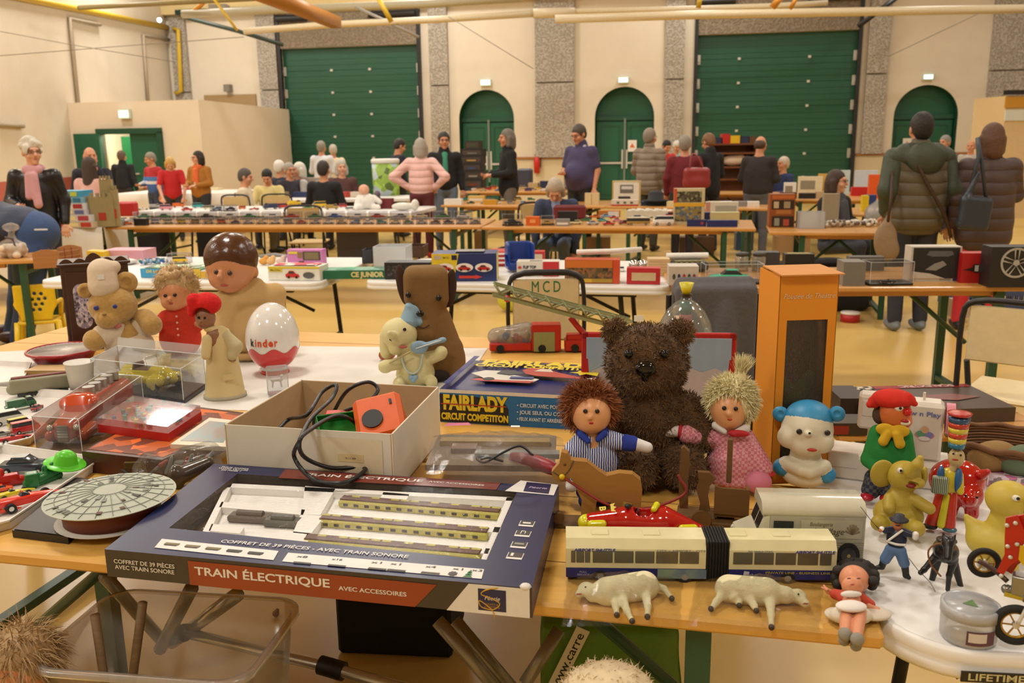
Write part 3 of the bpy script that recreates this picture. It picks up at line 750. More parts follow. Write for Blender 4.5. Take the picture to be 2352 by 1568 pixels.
# ------------------------------------------------------------ people
SK=C('#c98d6c',.55,scale=14,amt=.06);SKP=C('#d8a183',.55,scale=14,amt=.06)
LIP=C('#a5564e',.5);EYE=C('#241a16',.2)
QUILT={}
def cloth(c,kind='plain',rough=.85):
 if kind=='quilt':
  if c in QUILT:return QUILT[c]
  m,nt,b=_new('quilted_%s'%c.strip('#'));N,L=nt.nodes.new,nt.links.new
  b.inputs['Roughness'].default_value=.62
  tc=N('ShaderNodeTexCoord');wv=N('ShaderNodeTexWave');wv.bands_direction='Z';wv.wave_profile='SIN';wv.inputs['Scale'].default_value=3.4;wv.inputs['Distortion'].default_value=1.2;wv.inputs['Detail'].default_value=1
  L(tc.outputs['Object'],wv.inputs['Vector'])
  pw=N('ShaderNodeMath');pw.operation='POWER';pw.inputs[1].default_value=.35;L(wv.outputs['Fac'],pw.inputs[0])
  bp=N('ShaderNodeBump');bp.inputs['Distance'].default_value=.013;L(pw.outputs[0],bp.inputs['Height']);L(bp.outputs['Normal'],b.inputs['Normal'])
  no=N('ShaderNodeTexNoise');no.inputs['Scale'].default_value=12;mx=N('ShaderNodeMix');mx.data_type='RGBA';a=lin(c)
  mx.inputs[6].default_value=(*[v*.88 for v in a],1);mx.inputs[7].default_value=(*[min(1,v*1.1)for v in a],1)
  L(no.outputs['Fac'],mx.inputs[0]);L(mx.outputs[2],b.inputs['Base Color']);QUILT[c]=m;return m
 if kind=='leather':return C(c,.32,scale=10,bump=.006)
 return C(c,rough,scale=9,amt=.14,bump=.010)
ARM={'down':((.245,.03,1.15),(.25,-.05,.91)),'hips':((.41,.09,1.2),(.2,-.03,1.03)),'front':((.25,-.03,1.15),(.1,-.27,1.12)),'table':((.25,-.12,1.15),(.2,-.34,.95)),'fold':((.25,-.05,1.15),(-.04,-.22,1.16)),'pocket':((.27,.08,1.16),(.21,-.05,.96)),'face':((.22,-.17,1.2),(.05,-.15,1.5)),'back':((.26,.12,1.16),(.08,.17,1.0)),'side':((.28,-.02,1.15),(.3,-.2,1.0)),'hold':((.25,-.06,1.17),(.16,-.28,1.2))}
def person(label,px,py,Y,face_deg,top,pants='#2b2d36',hair='#5a4636',hs='short',skin=SK,sit=False,lean=0,look=0,nod=0,arms=('down','down'),tk='plain',hem=.86,vest=None,inner=None,girth=1.0,glasses=False,shoes='#2a2320',sleeves='long',collar=None,scarf=None,bands=None,z0=0.0,step=0.0,low=True,hip_z=None):
 zt=at_d(px,py,Y).z-z0
 hgt=zt if not sit else zt+.43
 s=(hgt+(1-math.cos(R_(lean)))*.75)/1.755
 dz=-.45 if sit else 0.0
 LM=tr(0,0,.95)@rx(R_(lean))@tr(0,0,-.95)
 def up(p):q=LM@Vector(p);return(q.x*s,q.y*s,(q.z+dz)*s)
 def lo(p):return(p[0]*s,p[1]*s,p[2]*s)
 HC=Vector((0,-.02,1.632));HM=LM@tr(0,-.01,1.54)@rz(R_(look))@rx(R_(nod))@tr(0,.01,-1.54)
 def hd(p):q=HM@(HC+Vector(p));return(q.x*s,q.y*s,(q.z+dz)*s)
 def hrot(extra=None):return tuple((HM.to_3x3()).to_euler())
 hp=hd((0,0,0));rot=R_(face_deg)
 w0=at_d(px,py,Y);off=rz(rot)@Vector((hp[0],hp[1],0))
 t=thing('person',label,'person',(w0.x-off.x,w0.y-off.y,z0),rot)
 g=girth;legs=[]
 hipz=.92+dz
 for sg in(-1,1):
  if sit:kn,an=(sg*.11,-.43,.5),(sg*.12,-.40,.09)
  else:kn,an=(sg*.1,-.02-sg*step*.5,.5),(sg*.105,.02-sg*step,.09)
  legs.append(((sg*.095,0,hipz),kn,an))
 bm=MB();pr=[E(up((0,0,1.2)),(.145*s*g,.1*s*g,.3*s),(R_(lean),0,0)),E(up((0,0,.98)),(.15*s*g,.11*s*g,.14*s)),K(up((0,.0,1.42)),up((0,-.01,1.56)),.062*s,.056*s),K(up((-.17,0,1.385)),up((.17,0,1.385)),.048*s)]
 arm=[]
 for sg,a in zip((-1,1),arms):
  e,w=ARM[a]if isinstance(a,str)else a
  sh,el,wr=up((sg*.185,0,1.405)),up((sg*e[0],e[1],e[2])),up((sg*w[0],w[1],w[2]))
  arm.append((sh,el,wr));pr+=[K(sh,el,.05*s,.04*s),K(el,wr,.04*s,.027*s)]
 for h_,kn,an in legs:pr+=[K(lo(h_),lo(kn),.082*s,.058*s),K(lo(kn),lo(an),.055*s,.036*s)]
 bm.sdf(pr,.018*s,.03*s,skin)
 er=hrot()
 hpz=[E(hd((0,.012,.02)),(.076*s,.096*s,.1*s),er),E(hd((0,-.025,-.045)),(.058*s,.065*s,.07*s),er),K(hd((0,-.05,-.1)),hd((0,-.06,-.1)),.026*s),K(hd((0,-.085,.015)),hd((0,-.108,-.028)),.009*s,.017*s),K(hd((0,.01,-.16)),hd((0,.0,-.05)),.055*s,.055*s),K(hd((-.035,-.082,.03)),hd((.035,-.082,.03)),.012*s)]
 for sg in(-1,1):hpz+=[E(hd((sg*.079,.015,-.01)),(.012*s,.02*s,.032*s),er),S(hd((sg*.042,-.06,-.035)),.026*s)]
 bm.sdf(hpz,.0085*s,.014*s,skin)
 for sg in(-1,1):bm.ell(hd((sg*.033,-.088,.004)),(.009*s,.007*s,.006*s),EYE,8)
 bm.ell(hd((0,-.094,-.064)),(.022*s,.009*s,.006*s),LIP,8)
 for sg,(sh,el,wr)in zip((-1,1),arm):
  d=(Vector(wr)-Vector(el)).normalized();fw=Vector((0,-1,0));nrm=d.cross(Vector((sg,0,0)))
  nrm=nrm.normalized()if nrm.length>.2 else Vector((0,-1,0));sd=d.cross(nrm).normalized();w=Vector(wr)
  ps=[K(w-d*.02*s,w+d*.02*s,.026*s),K(w+d*.02*s-sd*.02*s,w+d*.07*s-sd*.026*s,.018*s,.016*s),K(w+d*.02*s+sd*.015*s,w+d*.07*s+sd*.026*s,.018*s,.016*s),K(w+d*.03*s,w+d*.07*s,.02*s)]
  for i,(o,ln)in enumerate(((-.034,.055),(-.012,.07),(.011,.066),(.033,.052))):
   b0=w+d*.075*s+sd*o*s;b1=b0+(d+nrm*-.25).normalized()*ln*.55*s;b2=b1+(d*.5-nrm).normalized()*ln*.5*s
   ps+=[K(b0,b1,.0095*s,.0085*s),K(b1,b2,.0085*s,.007*s)]
  th0=w+d*.03*s-sd*.02*s*1.2;th1=th0+(d*.5-sd).normalized()*.04*s;ps+=[K(th0,th1,.013*s,.011*s),K(th1,th1+(d-nrm*.4).normalized()*.03*s,.011*s,.008*s)]
  bm.sdf(ps,.0075*s,.006*s,skin)
 bm.build('body',t)
 tb=MB();tm=cloth(top,tk);q=1.0+(.1 if tk=='quilt' else 0)
 pr=[E(up((0,.0,1.19)),(.175*s*g*q,.13*s*g*q,.3*s),(R_(lean),0,0)),K(up((-.16,0,1.385)),up((.16,0,1.385)),.078*s*q),E(up((0,.0,1.05)),(.172*s*g*q,.132*s*g*q,.2*s),(R_(lean),0,0))]
 if g>1.1:pr.append(S(up((0,-.09,1.1)),.14*s*g))
 if hem<.9:pr.append(E(up((0,.0,hem+.13)),(.18*s*g*q,.135*s*g*q,.16*s),(R_(lean),0,0)))
 if hem<.83:pr.append(E(up((0,.0,.95)),(.182*s*g*q,.14*s*g*q,.2*s),(R_(lean),0,0)))
 if tk=='quilt' or collar:pr.append(K(up((0,.005,1.43)),up((0,0,1.5)),.085*s,.08*s))
 for sh,el,wr in arm:
  wv=Vector(el).lerp(Vector(wr),.9)
  if sleeves=='long':pr+=[K(sh,el,.066*s*q,.056*s*q),K(el,wv,.056*s*q,.043*s*q)]
  elif sleeves=='short':pr+=[K(sh,Vector(sh).lerp(Vector(el),.75),.066*s,.06*s)]
  elif sleeves=='rolled':pr+=[K(sh,el,.066*s,.058*s),K(el,Vector(el).lerp(Vector(wr),.3),.057*s,.052*s)]
  else:pr+=[S(sh,.075*s)]
 hb_=up((0,0,hem))
 pr.append(CUT(B((0,0,hb_[2]-1.0*s),(2*s,2*s,1.0*s),0)))if not sit and lean<25 else None
 mats=[tm]
 tb.sdf(pr,.0145*s,.035*s,mats)
 if bands:
  for p_i,f in enumerate(tb.f):
   zc=sum(tb.v[i][2]for i in f)/4/s
   xc=abs(sum(tb.v[i][0]for i in f)/4/s)
   for z_lo,z_hi,cc in bands:
    if z_lo<=zc<z_hi:tb.m[p_i]=tb.mi(cloth(cc))
 tb.build('jacket' if tk in('quilt','leather')or collar else 'sweater',t)
 if inner:
  ib=MB();ib.sdf([E(up((0,-.06,1.2)),(.055*s*g,.095*s*g,.26*s),(R_(lean),0,0)),E(up((0,-.05,1.42)),(.06*s,.05*s,.07*s))],.014*s,.02*s,cloth(inner));ib.build('shirt',t)
 if collar and collar!=True:
  cb=MB();cb.sdf([K(up((-.06,-.02,1.45)),up((.06,-.02,1.45)),.045*s),K(up((-.05,.04,1.5)),up((.05,.04,1.5)),.03*s)],.012*s,.02*s,cloth(collar));cb.build('collar',t)
 if scarf:
  cb=MB();cb.sdf([K(up((-.05,-.05,1.46)),up((.05,-.05,1.46)),.05*s),K(up((-.05,.05,1.47)),up((.05,.05,1.47)),.045*s),K(up((.02,-.11,1.4)),up((.05,-.15,1.12)),.045*s,.04*s),K(up((-.02,-.11,1.4)),up((-.03,-.14,1.2)),.04*s,.035*s)],.011*s,.02*s,cloth(scarf));cb.build('scarf',t)
 if low:
  pm=cloth(pants,rough=.7);lb_=MB();pr=[E(lo((0,.005,hipz+.03)),(.165*s*g,.125*s*g,.13*s))]
  for h_,kn,an in legs:pr+=[K(lo(h_),lo(kn),.098*s*min(g,1.15),.07*s),K(lo(kn),lo((an[0],an[1],.1)),.068*s,.058*s)]
  lb_.sdf(pr,.016*s,.03*s,pm);lb_.build('trousers',t)
  for(h_,kn,an),sg in zip(legs,(-1,1)):
   f=MB();f.sdf([E(lo((an[0],an[1]-.05,.045)),(.045*s,.13*s,.04*s)),K(lo((an[0],an[1]+.01,.05)),lo((an[0],an[1]+.01,.1)),.045*s),CUT(B((0,0,-.1),(2,2,.1),0))],.012*s,.02*s,C(shoes,.5));f.build('shoe',t)
 if hs!='none':
  hm=C(hair,.6,scale=60,amt=.3,bump=.004);h=MB()
  cap=[E(hd((0,.022,.034)),(.087*s,.104*s,.102*s),er)]
  cut=[CUT(B(hd((0,-.10,-.06)),(.062*s,.075*s,.105*s),.03*s,er)),CUT(B(hd((0,-.06,-.2)),(.2*s,.2*s,.12*s),0,er))]
  if hs=='short':cap+=[E(hd((0,.06,-.01)),(.075*s,.06*s,.085*s),er)]
  if hs=='thin':cap=[E(hd((0,.05,-.005)),(.086*s,.075*s,.07*s),er)];cut=[CUT(B(hd((0,-.11,-.02)),(.09*s,.1*s,.12*s),.02,er))]
  if hs=='long':cap+=[K(hd((0,.05,-.02)),hd((0,.075,-.2)),.085*s,.075*s)]+[K(hd((x*.075,.03,0)),hd((x*.075,.02,-.17)),.032*s,.03*s)for x in(-1,1)];cut=cut[:1]
  if hs=='bob':cap+=[K(hd((0,.05,-.02)),hd((0,.06,-.1)),.09*s,.08*s)]+[K(hd((x*.078,.02,0)),hd((x*.078,.01,-.1)),.034*s,.034*s)for x in(-1,1)];cut=cut[:1]
  if hs=='curly':
   r=random.Random(3)
   for i in range(26):
    a=r.uniform(0,2*PI);e=r.uniform(-.3,1.4);cap.append(S(hd((.085*math.cos(a)*math.cos(e),.025+.1*math.sin(a)*math.cos(e),.03+.1*math.sin(e))),.034*s))
   cut=cut[:1]
  h.sdf(cap+cut,.0095*s,.02*s,hm)
  if hs=='cap':pass
  h.build('hair',t)
 if glasses:
  gb=MB()
  for sg in(-1,1):gb.tube([hd((sg*.034+.022*math.cos(a),-.1,.004+.017*math.sin(a)))for a in[i*PI/5 for i in range(10)]],.002*s,BLACK,5,closed=True);gb.tube([hd((sg*.055,-.1,.008)),hd((sg*.08,.0,.008))],.002*s,BLACK,5)
  gb.tube([hd((-.012,-.104,.006)),hd((.012,-.104,.006))],.002*s,BLACK,5);gb.build('glasses',t)
 t['_s']=s
 return t,up,hd,s
# ================================================================= tables and chairs across the hall
ZW,ZP=.76,.74
def bt(label,a,b,depth=.68,**k):return beer_table(label,at_z(*a,ZW),at_z(*b,ZW),depth,ZW,**k)
bt('long wooden trestle table at left carrying the row of cased model cars',(235,521),(1104,520),depth=.95)
bt('long wooden trestle table in the middle, loose toy cars and blue boxes on it',(1106,521),(1737,525),depth=.95)
bt('wooden trestle table behind the seated grey haired woman in blue denim',(1012,471),(1390,474),depth=.95)
bt('wooden trestle table behind the puffer jacket man and red sweater woman',(1392,474),(1764,479))
bt('pale wooden trestle table with wooden toy shelves at its left end',(1768,533),(2120,536),depth=.75)
bt('wooden trestle table in front of the couple at right with boxed model cars',(1550,661),(2430,657),depth=.8)
bt('wooden trestle table end at the left edge holding a cellophane gift bag',(-420,612),(84,596),depth=.7,end=.12)
bt('wooden trestle table at the far right among the back stalls',(1790,458),(2060,458),depth=1.9)
bt('wooden trestle table at the back behind the dark jacketed men',(1060,441),(1345,440),depth=1.9)
bt('wooden trestle table under the yellow and blue boxes behind the seated woman at right',(1965,492),(2220,492),depth=1.0)
bt('wooden trestle table in front of the brown open bookcase',(1440,444),(1770,444),depth=.7)
def pt(label,a,b,depth=.76,**k):return plastic_table(label,at_z(*a,ZP),at_z(*b,ZP),depth,ZP,**k)
pt('white plastic folding table behind the brown haired big doll, stacked with boxed games',(82,645),(731,650),depth=1.25)
pt('white plastic folding table behind the brown toy dog and folding chair with stencilled letters',(832,647),(1541,660),depth=1.15)
pt('white plastic folding table with loose toys behind the long row of cased cars',(297,487),(946,488),depth=1.15)
pt('white plastic folding table near the seated visitors in front of the left shutter',(650,459),(945,455),depth=.9)
CLOTH_W=C('#e8e2d8',.9,scale=6,amt=.03,bump=.004)
bt('trestle table under the long white cloth before the open green doorway',(262,445),(536,443),depth=1.3,group=None)
cloth_on('long white cloth on the table in front of the open green doorway',at_z(262,445,ZW+.003),at_z(536,443,ZW+.003),1.3,ZW+.002,.42,CLOTH_W)
bt('trestle table under a white cloth at left, stacked with puzzle boxes and a toy castle',(-260,534),(230,522),depth=1.15,group=None)
cloth_on('white cloth on the left table under the puzzle boxes and toy castle',at_z(-260,534,ZW+.003),at_z(230,522,ZW+.003),1.15,ZW+.002,.5,CLOTH_W)
CREAM=C('#c9ab74',.5);CREAM2=C('#e0cda0',.45)
def gp(px,py):p=at_z(px,py,0);return(p.x,p.y,0)
def fp(px,Y):p=at_d(px,400,Y);return(p.x,p.y,0)
frame_chair('cream backed folding chair beside the white clothed table',fp(551,13.2),R_(170),CREAM,CREAM)
frame_chair('cream backed folding chair behind the loose toys, left of the white doll',fp(700,10.6),R_(180),CREAM,CREAM)
frame_chair('cream backed folding chair left of the seated grey haired woman',fp(1228,10.6),R_(185),CREAM,CREAM)
frame_chair('cream backed folding chair between the seated people and the blue crate',fp(640,13.25),R_(180),CREAM,CREAM)
cc=frame_chair('cream backed folding chair with green stencilled letters behind the toy ladder truck',(0,0,0),0,CREAM2,CREAM2,text='MCD')
p0,p1=at_d(1168,720,3.85),at_d(1341,720,3.85);cc.location=((p0.x+p1.x)/2,4.06,0);cc.rotation_euler=(0,0,R_(180)-.0);ks=(p1.x-p0.x)/.43
zc=at_d(1255,626,3.85).z;cc.scale=(ks,1,zc/.885)
# yellow child's chair
def gp3(px,py,Y):return at_d(px,py,Y)
t=thing('child_chair',"yellow plastic child's armchair with round holes in its backrest",'chair',(at_z(102,812,0).x,at_z(102,812,0).y,0),R_(200));t.scale=(.92,.92,.92)
YC=C('#e8c21c',.35);u5=5.55/F
b=MB();n=14;P0=[]
hx=62*u5;zb0,zt0=.30,.60
rng_holes=[(-.05,.53),(0,.535),(.055,.53),(-.075,.49),(-.028,.487),(.022,.487),(.07,.49),(-.05,.445),(0,.443),(.05,.445),(-.028,.40),(.022,.4)]
me_s=[B((0,.12,.46),(.155,.016,.15),.012),K((-.15,.10,.45),(-.165,-.1,.44),.018),K((.15,.10,.45),(.165,-.1,.44),.018)]
b.sdf(me_s+[CUT(K((hx_,.0,hz_),(hx_,.3,hz_),.0155))for hx_,hz_ in rng_holes]+[CUT(E((s_*.2,.1,.31),(.085,.2,.13)))for s_ in(-1,1)],.0075,.02,YC);b.build('backrest',t)
b=MB();b.sdf([B((0,0,.29),(.155,.14,.015),.012)],.01,.01,YC);b.build('seat',t)
for sx in(-1,1):
 for sy in(-1,1):
  l=MB();l.tube([(sx*.15,sy*.12,.3),(sx*.175,sy*.16,.0)],[.026,.02],YC,8)
  if sy<0:l.tube([(sx*.15,sy*.11,.3),(sx*.165,sy*.1,.44)],.018,YC)
  l.build('leg',t)
# grey cloth over a chair back behind the puppet box
GCL=C('#5d5a5c',.95,scale=40,bump=.003)
b=MB();pts=[(1560,664),(1572,650),(1640,646),(1735,652),(1752,668)]
Yg=3.9
t=thing('chair','dark framed chair draped with grey cloth behind the orange puppet box','chair',fp(1650,Yg),0)
pw=at_d(1650,650,Yg);zz=pw.z;wd=92*Yg/F*1.03
b=MB();b.sdf([B((0,0,zz-.02),(wd,.03,.05),.03),B((0,-.045,zz-.25),(wd*1.0,.025,.25),.02),B((0,.045,zz-.25),(wd,.025,.25),.02),E((-wd*.9,-.05,zz-.4),(.06,.05,.2)),E((wd*.2,-.06,zz-.3),(.05,.04,.22))],.014,.03,GCL);b.build('draped_cloth',t)
b=MB();b.box((0,0,zz-.2),(wd*1.8,.02,.3),CREAM);b.build('backrest',t)
b=MB();b.box((0,.22,.45),(.4,.4,.02),CREAM);b.build('seat',t)
for sx in(-1,1):
 for yy in(0,.4):l=MB();l.cyl((sx*.2,yy,0),(sx*.2,yy,.45 if yy else zz-.05),.013,DKM);l.build('leg',t)
# ================================================================= people
NAVY,BLK='#1d2230','#17171a'
def nm(*a,**k):return person(*a,**k)
nm('white haired woman in black leather jacket and pink scarf at left',69,321,8.6,10,BLK,pants='#20222a',hair='#cfc8b8',hs='curly',skin=SKP,tk='leather',arms=('front','down'),look=35,glasses=True,scarf='#cf9aa0',hem=.8)
nm('balding man behind the long haired woman at left, hand at his mouth',205,338,11.4,25,'#23252f',hair='#6b5a48',hs='thin',arms=('down','face'),look=15)
nm('woman with long brown hair in pale pink top, seen from behind at left',205,361,10.5,170,'#d9aaa0',hair='#3c2a22',hs='long',arms=('front','front'),pants='#3a3a44')
nm('man in black jacket walking out through the open green doorway',279,346,17.2,175,'#15171c',hair='#5c4a3a',hs='short',arms=('down','down'),pants='#2a2422',collar=True)
nm('man in red and blue striped jumper behind the white clothed table',343,350,15.6,-35,'#b3303a',hair='#8a8378',hs='short',arms=('front','down'),bands=((.7,1.13,'#3f63a8'),(1.13,1.19,'#d8dae0'),(1.19,1.27,'#4f7fc0')),look=-20,nod=15,hem=.9,pants='#33405a')
nm('blond woman in red t-shirt bending over the white clothed table',389,358,15.2,20,'#c0262c',hair='#c9a25c',hs='bob',skin=SKP,arms=('table','table'),sleeves='short',nod=35,lean=8,pants='#333338')
nm('dark haired woman in ochre cardigan with orange scarf beside the white lobby wall',452,347,14.9,-20,'#a8702c',hair='#2a1c16',hs='bob',skin=SKP,arms=('front','front'),scarf='#d86a34',glasses=True,inner='#e8e2d8',look=-30,girth=1.1)
nm('seated man in cream sweater seen from the side near the left shutter',563,387,13.4,95,'#d9cbb0',hair='#4c4640',sit=True,arms=('front','front'),pants='#6e6a60',nod=10)
nm('seated person in pale yellow jacket and black cap leaning over a table',612,388,14.3,0,'#d8c88a',hair='#16161a',hs='short',sit=True,arms=('table','table'),nod=30)
nm('white haired seated man in navy sweater near the left shutter',642,365,15.9,150,'#232a3c',hair='#ddd8d0',sit=True,arms=('front','front'))
nm('seated grey haired man in dark jacket, second of the group before the left shutter',664,372,15.2,40,'#34323a',hair='#9a948c',sit=True,arms=('front','front'),glasses=True)
nm('seated white haired woman in pale top facing the grey haired man',684,371,15.45,-60,'#b9b4b0',hair='#d8d2c4',hs='bob',skin=SKP,sit=True,arms=('front','front'))
nm('standing grey haired man in white shirt seen from behind before the left shutter',738,324,17.5,165,'#d5d6da',hair='#8d8678',arms=('front','front'),pants='#4a4a50')
nm('older man in pale beige shirt beside the white shirted man',764,332,18.3,-160,'#d9c9a8',hair='#b8aea0',arms=('front','front'),pants='#5a564c')
nm('seated man in black jacket seen from behind in front of the left shutter',742,364,13.3,170,'#15161a',hair='#2a221e',sit=True,arms=('front','front'))
nm('seated older woman with grey hair at the table right of the black jacketed man',783,363,15.2,20,'#5a3a3a',hair='#b5ada0',hs='bob',skin=SKP,sit=True,arms=('front','front'))
nm('man in navy top with dark cropped hair before the left shutter edge',918,318,15.6,120,NAVY,hair='#2a2320',arms=('down','down'),nod=20)
nm('woman in pale pink quilted jacket and dark red trousers, hands on hips',965,318,12.6,165,'#e3b6b0',pants='#5b2129',hair='#9c9488',hs='bob',skin=SKP,tk='quilt',arms=('hips','hips'),hem=.93,shoes='#c22a26',look=20)
nm('smiling man in black open jacket over green t-shirt and jeans',1019,303,13.2,10,'#1b1c20',pants='#6d7c92',hair='#2c2623',inner='#3f8f72',arms=('pocket','down'),glasses=True,collar=True,hem=.88)
nm('long haired grey man in black jacket facing left before the arched door',1163,297,13.0,-75,'#141518',pants='#6b675f',hair='#6f675e',hs='bob',arms=('front','front'),collar=True,hem=.82)
nm('large man in purple polo shirt looking down behind the seated woman',1329,285,12.5,-40,'#453f63',pants='#1d2026',hair='#4a423c',arms=('front','down'),sleeves='short',glasses=True,nod=20,girth=1.28,collar='#b7b2c6',look=-10)
nm('seated grey haired woman in blue denim jacket looking down between the tables',1275,403,9.75,-10,'#36425e',pants='#5b6a86',hair='#b3a794',hs='bob',skin=SKP,sit=True,lean=20,nod=30,arms=('table','table'),inner='#8ea0c8')
nm('man in taupe quilted jacket facing the back stalls',1494,295,13.0,140,'#8a7a68',hair='#8c7f70',tk='quilt',arms=('down','front'),pants='#4d4a48',hem=.82,glasses=True)
nm('grey cropped haired woman in dark red sweater carrying a red handbag',1574,312,12.2,165,'#6a1a22',hair='#8c8478',arms=('front','down'),pants='#2c2a30',hem=.84,girth=1.12)
nm('man in black hooded jacket looking down left of the bookcase',1627,306,12.8,-150,'#1b1c20',hair='#7c5636',arms=('front','front'),nod=20,collar=True,hem=.8,glasses=True)
nm('far person in red shirt with black hair between taupe jacket and red sweater',1532,321,17.5,20,'#c83a34',hair='#17161a',nod=25,arms=('table','table'))
nm('far white haired person in pale blue top between taupe jacket and red sweater',1555,323,18.5,10,'#9db8ac',hair='#cfccc6',nod=20,arms=('table','table'))
nm('heavy man in dark brown sweater and grey trousers right of the bookcase',1748,312,12.0,150,'#2c2625',pants='#5a5c66',hair='#4a3a30',hs='thin',arms=('front','front'),girth=1.2,hem=.86,nod=15)
nm('white haired far person in blue behind the heavy man in brown',1799,359,15.5,-70,'#2c3a66',hair='#c8b8a8',sit=True,arms=('front','front'))
nm('seated woman with dark hair and glasses in black jacket behind the bead tray',1925,392,9.5,35,'#1a1b20',hair='#3c2a22',hs='bob',skin=SKP,sit=True,arms=('front','front'),glasses=True,scarf='#4a4c56',look=20)
PC=nm('man in olive quilted jacket with hood seen from behind at right',2118,259,7.25,180,'#5c5240',pants='#262a38',hair='#1d1714',tk='quilt',arms=('pocket','pocket'),hem=.80,girth=1.18,shoes='#6d757c',look=-6)
PW=nm('brown haired woman in plum quilted jacket and red trousers at right',2281,284,7.15,172,'#4a3836',pants='#c22a34',hair='#5a3a26',hs='bob',skin=SKP,tk='quilt',arms=('hold','down'),hem=.70,girth=1.15,shoes='#1a1a1c',step=.1)
nm('far grey haired man between the couple at right',2171,311,15.0,-60,'#6a6460',hair='#8a8580',arms=('front','front'))
nm('far bearded man partly hidden by the woman in plum jacket',2232,322,16.0,-40,'#b5b0a8',hair='#6a4a3a',hs='thin',arms=('front','front'))
# sleeves, hood and straps of the couple
tC,up,hd,s=PC
b=MB();gm=cloth('#3a4234','plain',.6)
for sg in(-1,1):
 e,w=ARM['pocket'];sh,el,wr=up((sg*.2,0,1.405)),up((sg*e[0],e[1],e[2])),up((sg*w[0],w[1],w[2]))
 b.sdf([K(sh,el,.085*s,.072*s),K(el,Vector(el).lerp(Vector(wr),.85),.072*s,.06*s)],.014,.03,gm)
b.build('sleeves',tC)
b=MB();b.sdf([E(up((0,.12,1.4)),(.15*s,.09*s,.13*s)),K(up((-.12,.02,1.45)),up((.12,.02,1.45)),.075*s),K(up((-.2,.03,1.41)),up((.2,.03,1.41)),.07*s)],.014,.04,gm);b.build('hood',tC)
b=MB();b.tube([up((.13,-.1,1.45)),up((.12,.14,1.42)),up((0,.19,1.2)),up((-.16,.185,.95)),up((-.26,.1,.78))],.014*s,C('#3f2a1c',.6),smooth_n=4);b.build('bag_strap',tC)
tB=thing('shoulder_bag','tan shoulder bag hanging at the left hip of the man in olive jacket','bag',at_d(2034,545,7.0),0)
b=MB();b.sdf([E((0,0,-.02),(.09,.05,.14)),E((.03,0,-.1),(.085,.05,.09)),K((0,0,.1),(.02,0,.2),.03,.012)],.01,.03,C('#8a7358',.7,bump=.004));b.build('bag_body',tB)
b=MB();b.tube([(0,-.02,.12),(.02,0,.3),(.06,.1,.5)],.012,C('#3f2a1c',.6));b.build('strap',tB)
tB=thing('shoulder_bag','dark blue leather shoulder bag on the woman in plum jacket','bag',at_d(2238,490,6.85),0)
b=MB();b.sdf([B((0,0,0),(.12,.05,.13),.04,(0,.1,0)),K((-.08,0,.1),(.0,0,.3),.03,.015)],.01,.03,C('#28303c',.4,bump=.004));b.build('bag_body',tB)
b=MB();b.tube([(-.06,0,.12),(.0,.02,.42),(.02,.1,.56)],.016,C('#2c333c',.5));b.tube([(.08,0,.1),(.03,.04,.42),(.03,.12,.56)],.014,C('#2c333c',.5));b.build('strap',tB)
tB=thing('handbag','dark red leather handbag on the shoulder of the woman in red sweater','bag',at_d(1600,408,11.75),0)
b=MB();b.sdf([B((0,0,0),(.17,.07,.13),.05),E((0,0,-.06),(.18,.08,.1))],.014,.03,C('#8c2c2a',.4));b.build('bag_body',tB)
b=MB();b.tube([(-.09,0,.1),(-.07,.04,.26),(-.03,.08,.3),(.03,.04,.24),(.09,0,.1)],.014,C('#7a2422',.5),smooth_n=3);b.build('strap',tB)
# person bending down at the left edge
p=at_d(10,486,7.2)
t=thing('person','person in dark blue jacket and jeans bending down at the left edge','person',(p.x,p.y,0),0)
k=7.2/F
def bp_(x,y,d=0):q=at_d(x,y,7.2+d);return(q.x-p.x,q.y-p.y,q.z)
b=MB();b.sdf([K(bp_(78,570),bp_(66,690),.09,.07),K(bp_(66,690),bp_(48,780),.065,.05),K(bp_(60,580,.25),bp_(50,690,.28),.09,.07),K(bp_(50,690,.28),bp_(30,780,.25),.065,.05),E(bp_(82,535,.1),(.1,.12,.1))],.018,.05,C('#6f5a4c',.6));b.build('body',t)
b=MB();b.sdf([E(bp_(78,535,.1),(.19,.22,.18)),K(bp_(70,580),bp_(66,690),.14,.105),K(bp_(66,690),bp_(48,780),.1,.085),K(bp_(60,580,.25),bp_(50,690,.28),.14,.1),K(bp_(50,690,.28),bp_(30,780,.25),.1,.085)],.018,.05,cloth('#2f4a78',rough=.7));b.build('trousers',t)
b=MB();b.sdf([E(bp_(40,520,.1),(.22,.26,.17)),E(bp_(-40,505,.1),(.3,.27,.17)),K(bp_(-80,520,-.1),bp_(-90,600,-.1),.08,.06)],.02,.05,cloth('#27324c',rough=.6));b.build('jacket',t)
for dx_,dd_ in((40,0),(22,.3)):
 f=MB();q=bp_(dx_,795,dd_);f.sdf([E((q[0]-.04,q[1],.05),(.12,.055,.05)),CUT(B((0,0,-.1),(2,2,.1),0))],.012,.02,C('#3a1c1a',.4));f.build('shoe',t)
f=MB();f.box(bp_(94,527,-.16),(.1,.012,.012),C('#cfd2d4',.5),None);f.build('pocket_trim',t)
